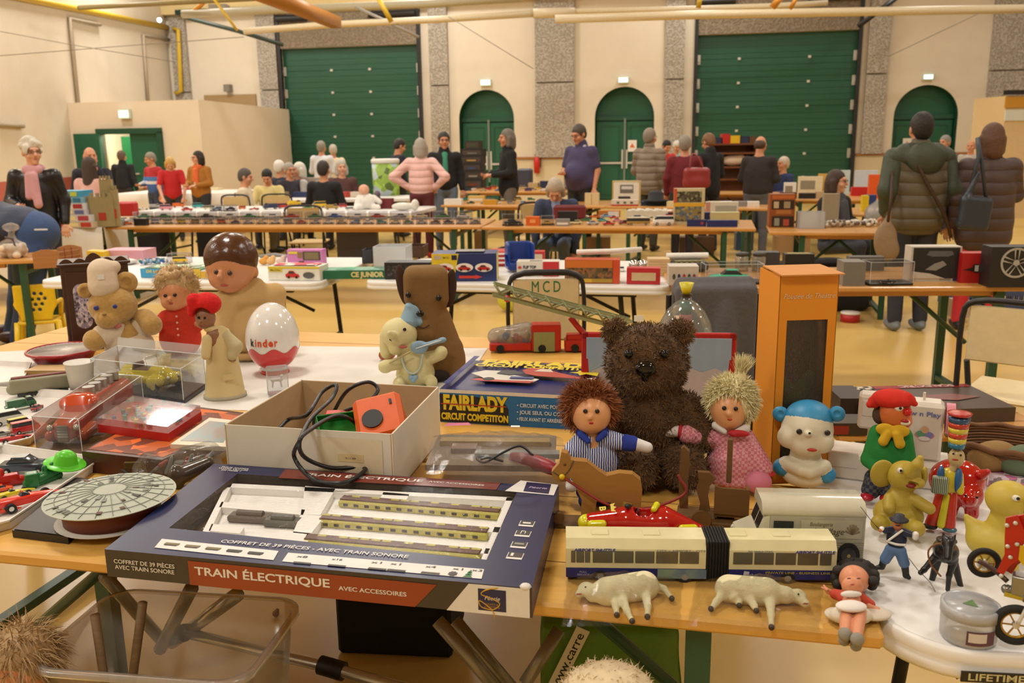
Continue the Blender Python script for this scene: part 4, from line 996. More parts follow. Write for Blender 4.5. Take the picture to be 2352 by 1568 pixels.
# ================================================================= goods on the tables behind
ORD=['first','second','third','fourth','fifth','sixth','seventh','eighth','ninth','tenth','eleventh','twelfth','thirteenth','fourteenth','fifteenth','sixteenth','seventeenth','eighteenth','nineteenth','twentieth','twenty-first','twenty-second','twenty-third','twenty-fourth','twenty-fifth','twenty-sixth','twenty-seventh','twenty-eighth','twenty-ninth','thirtieth','thirty-first','thirty-second','thirty-third','thirty-fourth','thirty-fifth','thirty-sixth']
CN={'white':'#e4e2dc','cream':'#dccfa4','yellow':'#e0b81c','orange':'#d8641e','red':'#b8201e','dark red':'#7a1a1e','blue':'#2c5ca8','navy':'#1e2a4c','pale blue':'#86a8c8','green':'#2c7a48','dark green':'#1e4432','black':'#1c1c1e','grey':'#8a8a8a','silver':'#b4b6b8','beige':'#b8a27c','brown':'#5e3e28','pink':'#d88a98','turquoise':'#2e9a98','gold':'#a8863a','purple':'#5c3a78','lime':'#8cc83c'}
def M(c,r=.45):return C(CN.get(c,c),r)
WHT=C('#e4e0d8',.55);BLKM=C('#1c1c1e',.5);BRN=C('#5e3e28',.6);GRY=C('#8c8a86',.55)
def qb(label,cat,x0,x1,yb,yt,depth,c,z,panels=(),name='carton',**k):
 y0,y1=yb if isinstance(yb,tuple)else(yb,yb)
 return carton(name,label,cat,(x0,y0),(x1,y1),abs((y0+y1)/2-yt),depth,c if not isinstance(c,str)else M(c),z,panels,**k)
def car_at(px,py,wpx,style,colr,label,z,ang=0.0,group=None,parts=True,**k):
 p=at_z(px,py,z);L=round(wpx*mpp(p)/.0125)*.0125
 return toy_car(style,max(L,.0375),CN.get(colr,colr),label,p,R_(ang)-math.atan2(p.x,p.y)*.6,group,parts,**k)
rg=random.Random(11)
# --- the long row of cased model cars
seq=[('van','white'),('van','cream'),('van','yellow'),('van','gold'),('truck','beige'),('van','orange'),('sedan','navy'),('sedan','silver'),('sedan','cream'),('sedan','white'),('van','grey'),('sedan','red'),('sedan','silver'),('sedan','white'),('sedan','beige'),('wagon','pale blue'),('sedan','white'),('wagon','turquoise'),('sedan','cream'),('sedan','green'),('sedan','silver'),('sedan','brown'),('sedan','navy'),('sedan','silver'),('sedan','grey')]
for i,(st,cn)in enumerate(seq):
 px=357+i*30.6;p=at_z(px,514,ZW);u=mpp(p);a=0
 clear_case(round(28.5*u,3)if False else.119,.068,.062,'clear case of the %s model %s, %s from left in the front row'%(cn,st.replace('sedan','car').replace('wagon','estate'),ORD[i]),p,a,base='#3a3536')
 toy_car(st,.1 if st!='van' else.092,CN[cn],'%s model %s, %s from left in the front row'%(cn,st.replace('sedan','car').replace('wagon','estate'),ORD[i]),(p.x,p.y,ZW+.008),a+(PI if i%3==0 else 0),parts=True)
for i in range(16):
 cn=['grey','red','white','black','blue','silver','cream','green'][rg.randrange(8)];px=330+i*49;p=at_z(px,503,ZW)
 clear_case(.2,.1,.085,'wide clear case with a %s model car, %s from left in the rear row'%(cn,ORD[i]),p,0,base='#504a4a')
 toy_car('sedan',.15,CN[cn],'%s model car, %s from left in the rear row'%(cn,ORD[i]),(p.x,p.y,ZW+.012),0 if i%2 else PI)
for i,(px,cn,st)in enumerate(((500,'pale blue','wagon'),(531,'black','sedan'))):
 p=at_z(px,503,ZW);p.z=ZW+.092
 clear_case(.14,.08,.07,'clear case with the %s car stacked on the rear row of the long table'%cn,p,0);toy_car(st,.11,CN[cn],'%s model car in the stacked case above the long row'%cn,(p.x,p.y,p.z+.01),PI)
qb('pale blue grey printed box at the left end of the long row of cases','box',233,276,519,504,.1,'#8fa0a8',ZW,[('f',.1,.2,.45,.8,M('#c9d2d4')),('f',.55,.3,.75,.75,M('#b23030'))])
clear_case(.13,.07,.06,'clear case with a small orange red car beside the pale blue grey box',at_z(293,515,ZW),0,base='#3a3536');car_at(293,515,22,'sedan','orange','small orange red car in the first clear case of the long row',ZW+.01)
qb('plain black box standing among the cases at the left of the long row','box',308,336,518,502,.06,'black',ZW)
# --- left stall: puzzle boxes and castle
zc=ZW+.006
lay=[(128,214,523,509,'#c8b9a6','#c0392b'),(122,210,509,494,'#d0d2d6','#b23a50'),(124,200,494,482,'#c9c4cf','#5a6aa8'),(122,198,482,468,'#d6dae0','#a82e36'),(132,195,468,455,'#7fb0c8','#2f78a8'),(133,188,455,441,'#3f9ac0','#b8c84a')]
zz=zc
for i,(x0,x1,yb,yt,c1,c2)in enumerate(lay):
 L,Rr=at_z(x0,523+0,zc),at_z(x1,523,zc);yy=8.6
 t=qb('%s printed puzzle box, %s from the bottom of the stack on the white cloth'%(['cream','white','lilac','white red','pale blue','bright blue'][i],ORD[i]),'box',x0,x1,523,523-(yb-yt),.26,c1,zc,[('f',.04,.15,.3,.85,C(c2,.5)),('f',.36,.2,.62,.8,C('#e8d9a0',.5)),('f',.68,.15,.95,.85,C(c2,.55))],group='stacked puzzle boxes')
 t.location.z=zz;zz+=t['_h']+.001
t=thing('toy_castle','beige toy castle with battlements and towers on the white clothed table','toy castle',at_z(232,521,zc),R_(12));u=mpp(t.location)
CST=C('#9a8c64',.7,scale=20,bump=.004)
for nm_,x,w,h in(('tower',-22,22,62),('wall',6,52,68),('tower',18,26,106),('tower',34,16,84)):
 b=MB();b.box((x*u,.1-abs(x)*.002,h*u/2),(w*u,w*u*.8,h*u),CST)
 for k in range(4):b.box((x*u+(k-1.5)*w*u/4,.1-abs(x)*.002-w*u*.36,h*u+.02),(w*u/7,.02,.04),CST)
 o=b.build(nm_,t)
 if h>64:
  d=MB();d.box((x*u,.1-abs(x)*.002-w*u*.41,h*u*.35),(w*u*.3,.01,h*u*.25),M('#b03a2c'));d.build('gate',o)
qb('red plastic toolbox between the toy castle and the loose toys','box',267,307,497,464,.14,'red',ZP,bev=.02)
b=MB();b.sdf([E((0,0,.04),(.16,.09,.05)),E((.14,0,.05),(.08,.07,.05))],.012,.03,M('#b8202c'));one(b,'toy_figure','red soft toy lying left of the puzzle boxes','toy',at_z(100,500,zc),0)
for i,(px,c)in enumerate(((20,'#c8b890'),(42,'#b03030'),(62,'#3f8a50'),(85,'#c9a23c'))):
 qb('small %s packet on the stall at the far left edge, %s from the left'%(['cream','red','green','yellow'][i],ORD[i]),'packet',px-12,px+10,500,488,.1,c,zc)
# --- white table with loose toys behind the row
loose=[(330,482,26,'white','racer'),(355,478,24,'silver','truck'),(382,482,28,'pink','van'),(410,476,26,'orange','truck'),(430,484,26,'red','sedan'),(455,477,24,'turquoise','van'),(480,480,26,'cream','bus'),(556,480,18,'orange','van'),(583,482,26,'red','racer'),(622,480,34,'navy','truck'),(650,478,26,'red','van'),(676,472,30,'yellow','truck'),(706,480,24,'green','sedan'),(733,477,32,'yellow','van'),(762,481,30,'gold','truck'),(788,476,20,'red','van'),(805,482,22,'white','bus')]
for i,(px,py,w,cn,st)in enumerate(loose):car_at(px,py,w,st,cn,'%s toy %s, %s from left among loose toys on the white table'%(cn,{'sedan':'car','racer':'race car'}.get(st,st),ORD[i]),ZP,rg.choice([0,20,160,200]))
t=TF(842,480,ZP).thing('doll','bald white baby doll sitting among the loose toys on the white table','doll');u=mpp(t.location)
b=MB();b.sdf([E((0,0,18*u),(20*u,16*u,19*u)),K((-12*u,-5*u,5*u),(-24*u,-26*u,5*u),8*u,6*u),K((14*u,-5*u,5*u),(26*u,-20*u,5*u),8*u,6*u),K((-16*u,0,26*u),(-22*u,-8*u,10*u),6*u),K((18*u,0,26*u),(30*u,-6*u,16*u),6*u)],1.6*u,4*u,WHT);b.build('romper',t)
b=MB();b.sdf([S((-4*u,-2*u,44*u),12*u),K((-4*u,-14*u,42*u),(-4*u,-15*u,42*u),2*u)],1.4*u,3*u,SKP);b.build('head',t)
qb('dark red box beside the bald white baby doll','box',872,900,479,456,.1,'#6a1a20',ZP)
car_at(915,478,32,'sedan','pink','pinkish red toy car at the right end of the white table',ZP,10)
b=MB();b.sdf([E((0,0,.05),(.14,.07,.05)),E((.16,0,.07),(.05,.05,.07))],.012,.03,M('#d8d4cc'));one(b,'toy_boat','white plastic toy boat at the right end of the white table','toy',at_z(925,483,ZP),0)
b=MB();b.sdf([E((0,0,.06),(.06,.05,.06)),S((0,-.01,.15),.045)],.009,.02,C('#6a5a70',.8));one(b,'soft_toy','small grey purple soft toy behind the bald baby doll','toy',at_z(868,470,ZP),0)
# --- far left groups
qb('printed red and grey model box on the table of the seated visitors','box',660,742,448,409,.2,'#a8988c',ZP,[('f',.03,.1,.3,.9,M('#b8504a')),('f',.35,.3,.8,.7,M('#7c2c30')),('f',.82,.1,.97,.9,M('#b0b4b0'))])
qb('blue plastic crate beside the seated person in pale yellow','crate',590,646,446,432,.22,'#4c46c0',ZP,open_=True)
for i,(px,c)in enumerate(((640,'#a08a60'),(690,'#22305a'),(730,'#242426'),(760,'#6e4a30'),(790,'#b03830'),(812,'#c8bca8'))):
 qb('%s low box, %s from left on the table of the seated visitors'%(['tan','navy','black','brown','red','cream'][i],ORD[i]),'box',px-17,px+15,453,441,.14,c,ZP)
p=at_z(888,448,ZP);t=thing('toy_drum','big round printed drum of green and yellow pattern with white rim','drum',p,0);r=31*mpp(p);hh=82*mpp(p)
b=MB();b.lathe([(r*.97,0),(r,hh*.9)],C('#8fb04a',.5,kind='print',scale=9,c2='#b8c8d0'));b.build('drum_body',t);b=MB();b.lathe([(r*1.04,hh*.88),(r*1.06,hh*.97),(r*.95,hh)],WHT);b.build('rim',t)
for px,c in((320,0),(338,1),(355,2),(372,0),(392,1),(410,2),(430,3),(452,1)):
 b=MB();b.sdf([E((0,0,.035),(.075,.06,.04)),E((.05,.02,.04),(.04,.05,.035))],.011,.02,C(['#d8b08a','#b0704a','#e0d4c4','#c0504a'][c],.8))
 one(b,'small_toy','%s small toy on the white cloth before the doorway, about %s along'%(['beige','brown','white','red'][c],['the left end','a quarter','a third','two fifths','half','three fifths','two thirds','three quarters'][[320,338,355,372,392,410,430,452].index(px)]),'toy',at_z(px,436,ZW+.005),0)
qb('flat cream box at the right end of the white cloth','box',458,500,437,432,.2,'cream',ZW+.005)
# --- row behind the seated woman
for i in range(20):
 px=1050+i*15.5
 if 1235<px<1330:continue
 cn=rg.choice(list(CN));car_at(px,468-(i%2)*8,19,rg.choice(['sedan','wagon','van']),cn,'%s small car, %s from left behind the seated woman'%(cn,ORD[i]),ZW,rg.choice([0,180]),parts=False)
qb('white box at the left end of the table behind the seated woman','box',1020,1060,470,457,.1,'white',ZW);qb('yellow and white box behind the seated woman, right of the white box','box',1075,1112,464,450,.1,'#d8b860',ZW,[('f',.1,.2,.9,.6,WHT)])
qb('amber boxed set left of the seated woman','box',1110,1140,470,459,.08,'#c8952c',ZW)
for i,(x0,x1)in enumerate(((1343,1358),(1359,1375))):qb('cream paper box, %s of the pair beside the purple polo man'%['left','right'][i],'box',x0,x1,470,444,.1,'#d8c496',ZW)
qb('white box with yellow border and a printed telephone standing upright','box',1406,1470,466,416,.08,'#e2dfd4',ZW,[('f',.0,.0,1,.04,M('#c8a83a')),('f',.0,.96,1,1,M('#c8a83a')),('f',0,0,.04,1,M('#c8a83a')),('f',.96,0,1,1,M('#c8a83a')),('f',.28,.45,.75,.82,M('#6c6a66')),('f',.33,.62,.72,.76,M('#d0d0cc')),('f',.22,.2,.65,.3,M('#2c2a2a'))])
qb('white and red cassette box below the telephone box','box',1404,1466,473,459,.1,'#d8d0c4',ZW,[('f',0,0,1,.25,M('#b03028')),('f',.2,.4,.3,.7,M('#3c5c3c')),('f',.45,.4,.55,.7,M('#3c5c3c')),('f',.7,.4,.8,.7,M('#3c5c3c'))])
qb('dark teal flat box right of the telephone box','box',1472,1531,472,463,.18,'#1f3c5a',ZW)
p=at_z(1506,465,ZW+.04);b=MB();b.lathe([(.155,0),(.16,.01),(.1,.02),(.095,.1),(.07,.125),(0,.12)],C('#2a2b2e',.8));one(b,'hat','dark grey brimmed hat on the flat teal box','hat',(p.x,p.y,p.z+.02),0)
for i,(px,c)in enumerate(((1545,'cream'),(1640,'beige'),(1668,'white'),(1700,'grey'),(1730,'white'))):qb('%s low box, %s from left on the right half of that table'%(c,ORD[i]),'box',px-14,px+14,474,463,.12,c,ZW)
# --- tower of dark boxes, suitcase, crowd of goods on back tables
zz=ZW
for i,(x0,x1,h,c)in enumerate(((1060,1110,20,'#231f1e'),(1062,1112,18,'#2b2522'),(1062,1108,18,'#1e1c1c'),(1058,1110,16,'#2a2420'),(1060,1112,16,'#1c1a1b'),(1070,1104,18,'#2d2926'))):
 t=qb('dark window box, %s from the bottom of the tower behind the smiling man'%ORD[i],'box',x0,x1,432,432-h,.2,c,ZW,[('f',.1,.2,.9,.8,C('#4c4440',.15)),('f',.3,.3,.7,.5,M(['#7a2a28','#8a8a86','#2c4a7a','#b09050','#6a6a6a','#304a30'][i]))],group='tower of dark window boxes');t.location.z=zz;zz+=t['_h']
qb('dark blue grey suitcase standing right of the long haired man','suitcase',1188,1219,430,388,.2,'#3c4254',ZW,bev=.03)
for i in range(24):
 px=1075+i*11.5;cn=rg.choice(list(CN))
 car_at(px,439-(i%3)*2.5,17,rg.choice(['sedan','van','truck']),cn,'%s tiny toy vehicle, %s from left before the arched doors'%(cn,ORD[i]),ZW,rg.choice([0,180]),parts=False)
for i in range(9):
 px=1452+i*21;cn=rg.choice(list(CN));qb('%s packet, %s from left on the table in front of the bookcase'%(cn,ORD[i]),'packet',px,px+16,438,428,.1,cn,ZW)
for i,(px,w,h,c)in enumerate(((1295,26,24,'grey'),(1265,22,14,'red'),(1240,26,16,'navy'),(1213,22,12,'beige'))):qb('%s carton, %s from right on the back table by the purple polo man'%(c,ORD[i]),'box',px,px+w,432,432-h,.15,c,ZW)
# --- open bookcase
pB=at_d(1684,440,15.4);t=thing('bookcase','open brown wooden bookcase standing before the right shutter','bookcase',(pB.x,pB.y,0),0);u=15.4/F;w=98*u;zt=at_d(1684,331,15.4).z;BW=C('#7a4524',.5,kind='wood',scale=2,c2='#5e3218')
b=MB();b.box((0,.3,zt/2),(w,.02,zt),BW);b.build('back_panel',t)
for sg in(-1,1):b=MB();b.box((sg*w/2,.15,zt/2),(.03,.3,zt),BW);b.build('side_panel',t)
shz=[at_d(1684,yy,15.4).z for yy in(331,352,384,412)]
for z_ in shz+[.1]:b=MB();b.box((0,.15,z_),(w,.3,.03),BW);b.build('shelf',t)
for i,(dx,wd,hh,c)in enumerate(((-.3,.14,.1,'navy'),(-.15,.12,.16,'red'),(0,.16,.13,'yellow'),(.16,.14,.12,'navy'),(.29,.1,.11,'brown'))):carton('carton','%s box on top of the bookcase, %s from left'%(c,ORD[i]),'box',None,None,hh/(15.4/F),.2,M(c),shz[0]+.015,p=((pB.x+dx-wd/2,pB.y,shz[0]+.015),(pB.x+dx+wd/2,pB.y,shz[0]+.015)))
b=MB();b.sdf([E((0,0,.1),(.18,.1,.1)),E((.12,0,.12),(.1,.09,.1))],.015,.03,C('#ddc4ae',.9));one(b,'soft_toy','pale stuffed toy lying on the second shelf of the bookcase','toy',(pB.x,pB.y+.15,shz[2]+.015),0)
# --- loose cars and boxes at the right half of the long table
clear_case(.21,.1,.11,'clear case with a dark car at the left end of the middle table',at_z(1178,517,ZW),0);car_at(1178,516,40,'sedan','black','dark model car in the clear case at the left end of the middle table',ZW+.014)
qb('small orange carton right of the dark cased car','box',1208,1239,518,498,.08,'orange',ZW,[('f',.3,.3,.7,.7,M('#e8a060'))])
clear_case(.13,.08,.09,'clear case with a gold car right of the orange carton',at_z(1258,516,ZW),0);car_at(1258,515,26,'sedan','gold','gold model car in the clear case beside the orange carton',ZW+.012)
qb('black model box in front of the seated woman','box',1281,1326,514,486,.1,'black',ZW);qb('grey model box in front of the black model box','box',1276,1308,519,503,.06,'grey',ZW,[('f',.1,.2,.9,.5,WHT)])
qb('dark red folding case beside the seated woman','case',1270,1344,504,472,.12,'#6a2028',ZW,bev=.02)
cl=[(1322,515,30,'cream'),(1345,508,26,'green'),(1362,516,28,'silver'),(1385,509,26,'turquoise'),(1398,517,30,'red'),(1418,509,26,'pink'),(1434,515,30,'dark red'),(1340,500,26,'white'),(1366,501,26,'orange'),(1392,500,26,'pale blue'),(1410,502,22,'red'),(1466,504,34,'silver'),(1495,507,30,'cream')]
for i,(px,py,w,cn)in enumerate(cl):car_at(px,py,w,'sedan',cn,'%s loose toy car, %s in the heap on the middle table'%(cn,ORD[i]),ZW,rg.choice([-20,15,170,190]))
car_at(1466,516,52,'bus','gold','gold and cream toy bus lying at the front of the middle table',ZW,0,roof='#dccfa4');car_at(1523,517,46,'van','white','white and red toy van at the front edge of the middle table',ZW,180);car_at(1546,504,52,'sedan','red','long dark red toy car behind the white van',ZW,0)
t=qb('white divided tray with rows of small sets behind the toy bus','tray',1438,1541,(500,501),484,.2,'#d8d2c2',ZW)
for k in range(8):
 b=MB();b.box((-.17+k*.047,.05+.08*(k%2),t['_h']+.008),(.036,.07,.012),M('#eeeade'));b.build('insert',t)
qb('orange and white carton left of the divided tray','box',1374,1424,499,484,.12,'#c87a2c',ZW,[('f',.45,.1,.95,.9,WHT)])
qb('tall upright box with a printed battle scene and yellow base','box',1546,1617,515,434,.08,'#c8bc94',ZW,[('f',.05,.08,.9,.5,C('#8a7a4a',.5,kind='print',scale=40,c2='#5a6a78')),('f',.05,.62,.9,.92,C('#4a4434',.5,kind='print',scale=50,c2='#8a8a60')),('f',0,.5,1,.6,M('#d8a82c')),('f',.0,.6,.1,1,M('#c0502c'))])
qb('white upright box with a printed grey picture right of the battle scene box','box',1620,1695,498,464,.08,'#d8d2c2',ZW,[('f',.3,.25,.95,.75,M('#a8a498')),('f',0,0,.14,1,M('#c08a78'))])
qb('pale yellow green box resting on the blue boxes at the right end','box',1632,1698,514,488,.1,'#c2b884',ZW)
qb('navy blue box, upper of the three at the right end of the middle table','box',1584,1630,510,488,.08,'#1d2a66',ZW);qb('navy blue box, front left of the three at the right end of the middle table','box',1578,1622,520,505,.06,'#1c2860',ZW,[('f',.7,.3,.85,.7,M('#9a3a4a'))]);qb('navy blue box, front right of the three at the right end of the middle table','box',1624,1694,521,506,.06,'#1d2a66',ZW)
# --- pale table at right: toy shop, bin, bags
t=qb('brown wooden toy shop with open shelves at the left end of the pale table','toy shop',1766,1824,522,447,.16,'#8a4a22',ZW,[('f',.08,.86,.95,.97,M('#b4622c')),('f',.08,.55,.95,.82,M('#2c1c14')),('f',.15,.58,.35,.78,M('#b8a88a')),('f',.55,.58,.8,.78,M('#9a8a6a')),('f',.25,.4,.85,.53,M('#a86a34')),('f',.1,.03,.95,.34,M('#2a1c16')),('f',.2,.05,.4,.28,M('#8a8f80')),('f',.55,.05,.78,.25,M('#a84a3a'))],name='toy_shop')
FRO=GLASS('#eceef0',.4,.3)
t=qb('clear plastic bin right of the brown toy shop','bin',1835,1894,525,488,.2,FRO,ZW,open_=True,name='storage_bin')
qb('grey beige paper bag standing beside the seated dark haired woman','bag',1890,1926,505,446,.1,'#a0927a',ZW,name='paper_bag')
b=MB();r=random.Random(5)
for i in range(110):
 x,y=r.uniform(-.28,.28),r.uniform(-.1,.14);b.ell((x,y,.02+r.uniform(0,.03)),(r.uniform(.015,.03),r.uniform(.012,.025),.018),r.choice([WHT,C('#d8d0c0',.3),C('#b8a890',.4),C('#6a5a4a',.5)]),8)
one(b,'wrapped_trinkets','mass of small white wrapped trinkets on the pale table before the seated woman','trinkets',at_z(1955,520,ZW),0,kind='stuff')
t=thing('gift_bag','crumpled clear bag of white items left of the man in olive jacket','bag',at_z(2008,512,ZW),0)
b=MB();b.sdf([E((0,0,.09),(.1,.08,.1)),E((.05,0,.16),(.07,.06,.07))],.014,.03,GLASS('#f4f4f4',.35,.1,.02));b.build('wrapper',t);b=MB();b.sdf([S((-.03,0,.06),.05),S((.04,0,.07),.055)],.014,.03,WHT);b.build('contents',t)
# --- far right back stalls
for i,(x0,x1,yb,yt,c)in enumerate(((1832,1888,442,406,'#d8cfae'),(1878,1908,440,400,'#c8a24a'),(1800,1828,448,420,'white'),(1790,1830,456,442,'brown'),(1835,1872,456,444,'black'),(1874,1900,456,440,'beige'),(1955,2000,450,430,'red'),(1912,1950,446,392,'#b8d0d0'),(1962,2014,430,392,'#c0c8d8'),(1994,2024,456,402,'#d8581c'),(1986,2012,470,448,'#1f3a7a'),(1980,1994,486,450,'#d8c020'))):
 qb('%s box on the far right back stall, %s counted'%({'#d8cfae':'cream printed','#c8a24a':'mustard','#b8d0d0':'pale aqua','#c0c8d8':'pale lilac','#d8581c':'tall orange','#1f3a7a':'bright blue','#d8c020':'narrow yellow'}.get(c,c),ORD[i]),'box',x0,x1,yb,yt,.12,c,ZW,[('f',.1,.2,.7,.75,M('#8a8474'))]if i in(0,2)else())
# --- left white folding table (nearer row)
t=TF(138,612,ZP).thing('doll_cradle','wooden toy cradle with slatted sides on the white table at left','cradle');u=mpp(t.location);CRW=C('#b57e4c',.5,kind='wood',scale=6,c2='#98622f')
def arch_panel(x,y,w,h):
 b=MB();n=8;P_=[(-w/2,0),(w/2,0)]+[(w/2-w*k/n,h*.85+h*.15*math.sin(PI*k/n))for k in range(n+1)]
 b.prism([(p_[0]*u,p_[1]*u)for p_ in P_],-.006,.006,CRW,tr(x*u,y*u,0)@rx(PI/2));return b
arch_panel(-26,-14,54,42).build('end_panel',t);arch_panel(24,30,52,46).build('end_panel',t)
for sx in(-1,1):
 b=MB();a0,a1=Vector((-26+sx*24,-14,0))*u,Vector((24+sx*23,30,0))*u
 for hh in(10,22,34):b.cyl(a0+Vector((0,0,hh*u)),a1+Vector((0,0,hh*u)),.004,CRW,n=6)
 for f in(.3,.6):q=a0.lerp(a1,f);b.cyl(q,q+Vector((0,0,42*u)),.005,C('#8a3f24',.5),n=6)
 b.build('slatted_side',t)
b=MB();b.prism([(-50*u,-14*u),(-2*u,-14*u),(48*u,30*u),(0,30*u)],.01,.02,CRW);b.build('base',t)
b=MB();b.prism([(-.07,0),(.08,0),(.06,.075),(-.06,.085)],-.05,.05,M('#d8b41c'),rx(PI/2));one(b,'carton','small yellow wedge shaped box behind the dark toy wardrobe','box',at_z(228,600,ZP),0)
qb('pale pink flat box behind the dark toy wardrobe','box',236,330,598,575,.2,'#d49aa8',ZP)
b=MB();b.lathe([(.0,0),(.09,.005),(.11,.02),(.06,.035),(0,.04)],WHT);one(b,'dish','round white lid with blue trim right of the pink box','dish',at_z(282,606,ZP),0)
rr=random.Random(2);b=MB()
for i in range(60):b.ell((rr.uniform(-.09,.09),rr.uniform(-.05,.05),.012+rr.uniform(0,.02)),(.012,.012,.014),rr.choice([M('blue'),M('pale blue'),WHT,M('green')]),6)
one(b,'tiny_figures','heap of tiny blue and white toy figures behind the board game box','figures',at_z(352,606,ZP),0,kind='stuff')
clear_case(.15,.1,.07,'clear case with a small yellow vehicle on the near white table',at_z(414,603,ZP),0,base='#d8d4c8');car_at(414,603,34,'van','yellow','yellow and black toy vehicle in the clear case on the near white table',ZP+.01)
qb('board game box with blue and yellow front, right of the dark wardrobe','game box',324,462,(637,638),617,.2,'#7fae8a',ZP,[('f',0,0,.72,1,M('#3f9ac8')),('f',.72,0,1,1,M('#d8b838')),('f',.1,.5,.58,.85,'DE LA ROUTE',M('#e8d23a')),('t',.05,.05,.95,.95,C('#b8c8b0',.6,kind='print',scale=14,c2='#86a884'))],name='board_game')
qb('yellow and white game box left of the boxed beetle car','game box',463,560,(640,641),622,.2,'#e0ddd4',ZP,[('f',.0,.1,.35,.9,M('#d8a82c')),('f',.1,.2,.25,.8,M('#b89a6a')),('t',.05,.05,.95,.95,C('#d8c8b4',.6,kind='print',scale=12,c2='#c89a8a'))],name='board_game')
qb('white and yellow construction kit box printed with a red beetle car','game box',617,735,(643,644),612,.16,'#e2dfd0',ZP,[('f',.0,.86,1,1,M('#d8c22c')),('f',.02,.62,.28,.84,M('#d8c22c')),('f',.05,.66,.25,.8,'MacDisc',M('#3a3a3a')),('f',.33,.12,.62,.78,carpic('#c2281f')),('f',.68,.15,.9,.6,disc(M('#5a5a58'))),('t',.08,.1,.92,.9,C('#c83848',.5,kind='print',scale=16,c2='#e0dccc'))],name='board_game')
qb('pink box with small photographs of horses above the kit box','box',661,741,610,574,.1,'#c878b4',ZP,[('f',.45,.35,.95,.9,M('#4a4030')),('f',.5,.4,.9,.84,M('#7a6a4a')),('f',.3,.5,.43,.85,M('#8a6a3a')),('f',.05,.75,.3,.9,M('#d8c030')),('f',.33,.05,.48,.3,M('#5a5038'))])
for i,(px,c)in enumerate(((606,'#d89a3c'),(622,'#e0b070'),(646,'#d8c0b4'))):
 b=MB();b.sdf([E((0,0,.025),(.035,.025,.025)),S((.02,0,.05),.018)],.006,.012,C(c,.5));one(b,'bath_toy',['orange','peach','pale pink'][i]+' small rubber toy left of the pink photograph box','toy',at_z(px,608,ZP),0)
b=MB();b.tube([(-.1,0,.02),(0,.05,.03),(.1,0,.02),(.14,-.04,.03)],.012,GRY);one(b,'toy_part','grey curved plastic piece beside the small rubber toys','toy',at_z(628,595,ZP),0)
# --- middle white folding table
qb('green flat game box with cream lettering left of the black printed box','game box',738,886,(641,640),622,.18,'#1f6a4c',ZP,[('f',.46,.18,.97,.85,'CE JUNIOR',M('#d8cc8c'),.05),('t',.04,.06,.96,.94,C('#3f8a68',.6,kind='print',scale=10,c2='#7aa890')),('f',.0,.0,.02,1,M('#d0c080'))],name='board_game')
qb('black printed box between the green game box and the blue car box','box',884,990,641,603,.13,'#201e1e',ZP,[('f',.36,.05,.38,.95,M('#3a3634')),('f',.06,.2,.3,.8,C('#3c3836',.5,kind='print',scale=60,c2='#26221f')),('f',.45,.2,.9,.8,C('#3c3836',.5,kind='print',scale=60,c2='#26221f'))])
qb('translucent white plastic bin behind the black printed box','bin',858,934,612,567,.2,GLASS('#f2f4f6',.5,.3),ZP,open_=True,name='storage_bin')
qb('small dark wire basket left of the translucent bin','basket',832,856,605,574,.12,'#2c3038',ZP,open_=True,name='wire_basket')
qb('dark brown wooden tray behind the translucent bin','tray',880,972,592,566,.2,'#4a3222',ZP,open_=True,name='wooden_tray')
t=qb('large blue and yellow box printed with three red cars and an arrow','box',993,1141,(646,645),583,.2,'#1f2f66',ZP,[('f',0,0,.3,1,M('#d8c030')),('f',.3,.0,.42,1,poly(M('#d8c030'),[(0,0),(.3,0),(1,1),(0,1)])),('f',.04,.8,.15,.93,M('#b8a89a')),('f',.17,.82,.27,.9,'206 CC',M('#4a4424')),('f',.31,.78,.39,.95,M('#16203c')),('f',.07,.34,.34,.66,disc(WHT)),('f',.37,.34,.64,.66,disc(WHT)),('f',.67,.34,.94,.66,disc(WHT)),('f',.1,.38,.31,.62,carpic('#b8241e')),('f',.4,.38,.61,.62,carpic('#b8241e')),('f',.7,.38,.91,.62,carpic('#b8241e')),('f',.42,.08,.78,.24,poly(M('#c83a2c'),[(0,.2),(.7,.2),(.7,0),(1,.5),(.7,1),(.7,.8),(0,.8)])),('t',.35,.15,.8,.75,C('#8c9098',.2))],side=M('#d8c86a'))
b=MB();b.box((0,0,.05),(.14,.2,.1),C('#b82c2a',.45),bev=.01)
for k in range(3):b.box((0,-.101,.025+k*.03),(.13,.004,.012),WHT)
one(b,'toy_part','red and white striped toy part behind the blue scoop','toy',at_z(1150,607,ZP),0)
b=MB();b.sdf([B((0,0,.1),(.09,.07,.09),.02),CUT(B((0,-.05,.16),(.075,.08,.1),.01))],.008,.005,C('#1f3f8c',.35));b.add([(-.11,-.11,.05),(-.06,-.07,.03),(-.06,.0,.1),(-.11,-.05,.12)],[(0,1,2,3)],C('#1f3f8c',.35))
one(b,'scoop','dark blue plastic toy scoop with a raised back','toy',at_z(1194,622,ZP),R_(10))
qb('white and red box with round red mark behind the folding chair','box',1187,1284,634,601,.12,'#d4cec2',ZP,[('f',.62,0,1,1,M('#b8262a')),('f',.15,.5,.46,.72,'FLIP TOP',M('#33384a'),.05),('f',.03,.5,.12,.7,disc(M('#c8382c'))),('t',.3,.2,.6,.7,M('#b8b0a4'))])
qb('red framed box standing behind the white and red box','box',1222,1250,606,578,.1,'#b82c2a',ZP,[('f',.15,.15,.85,.8,M('#c8b89a'))])
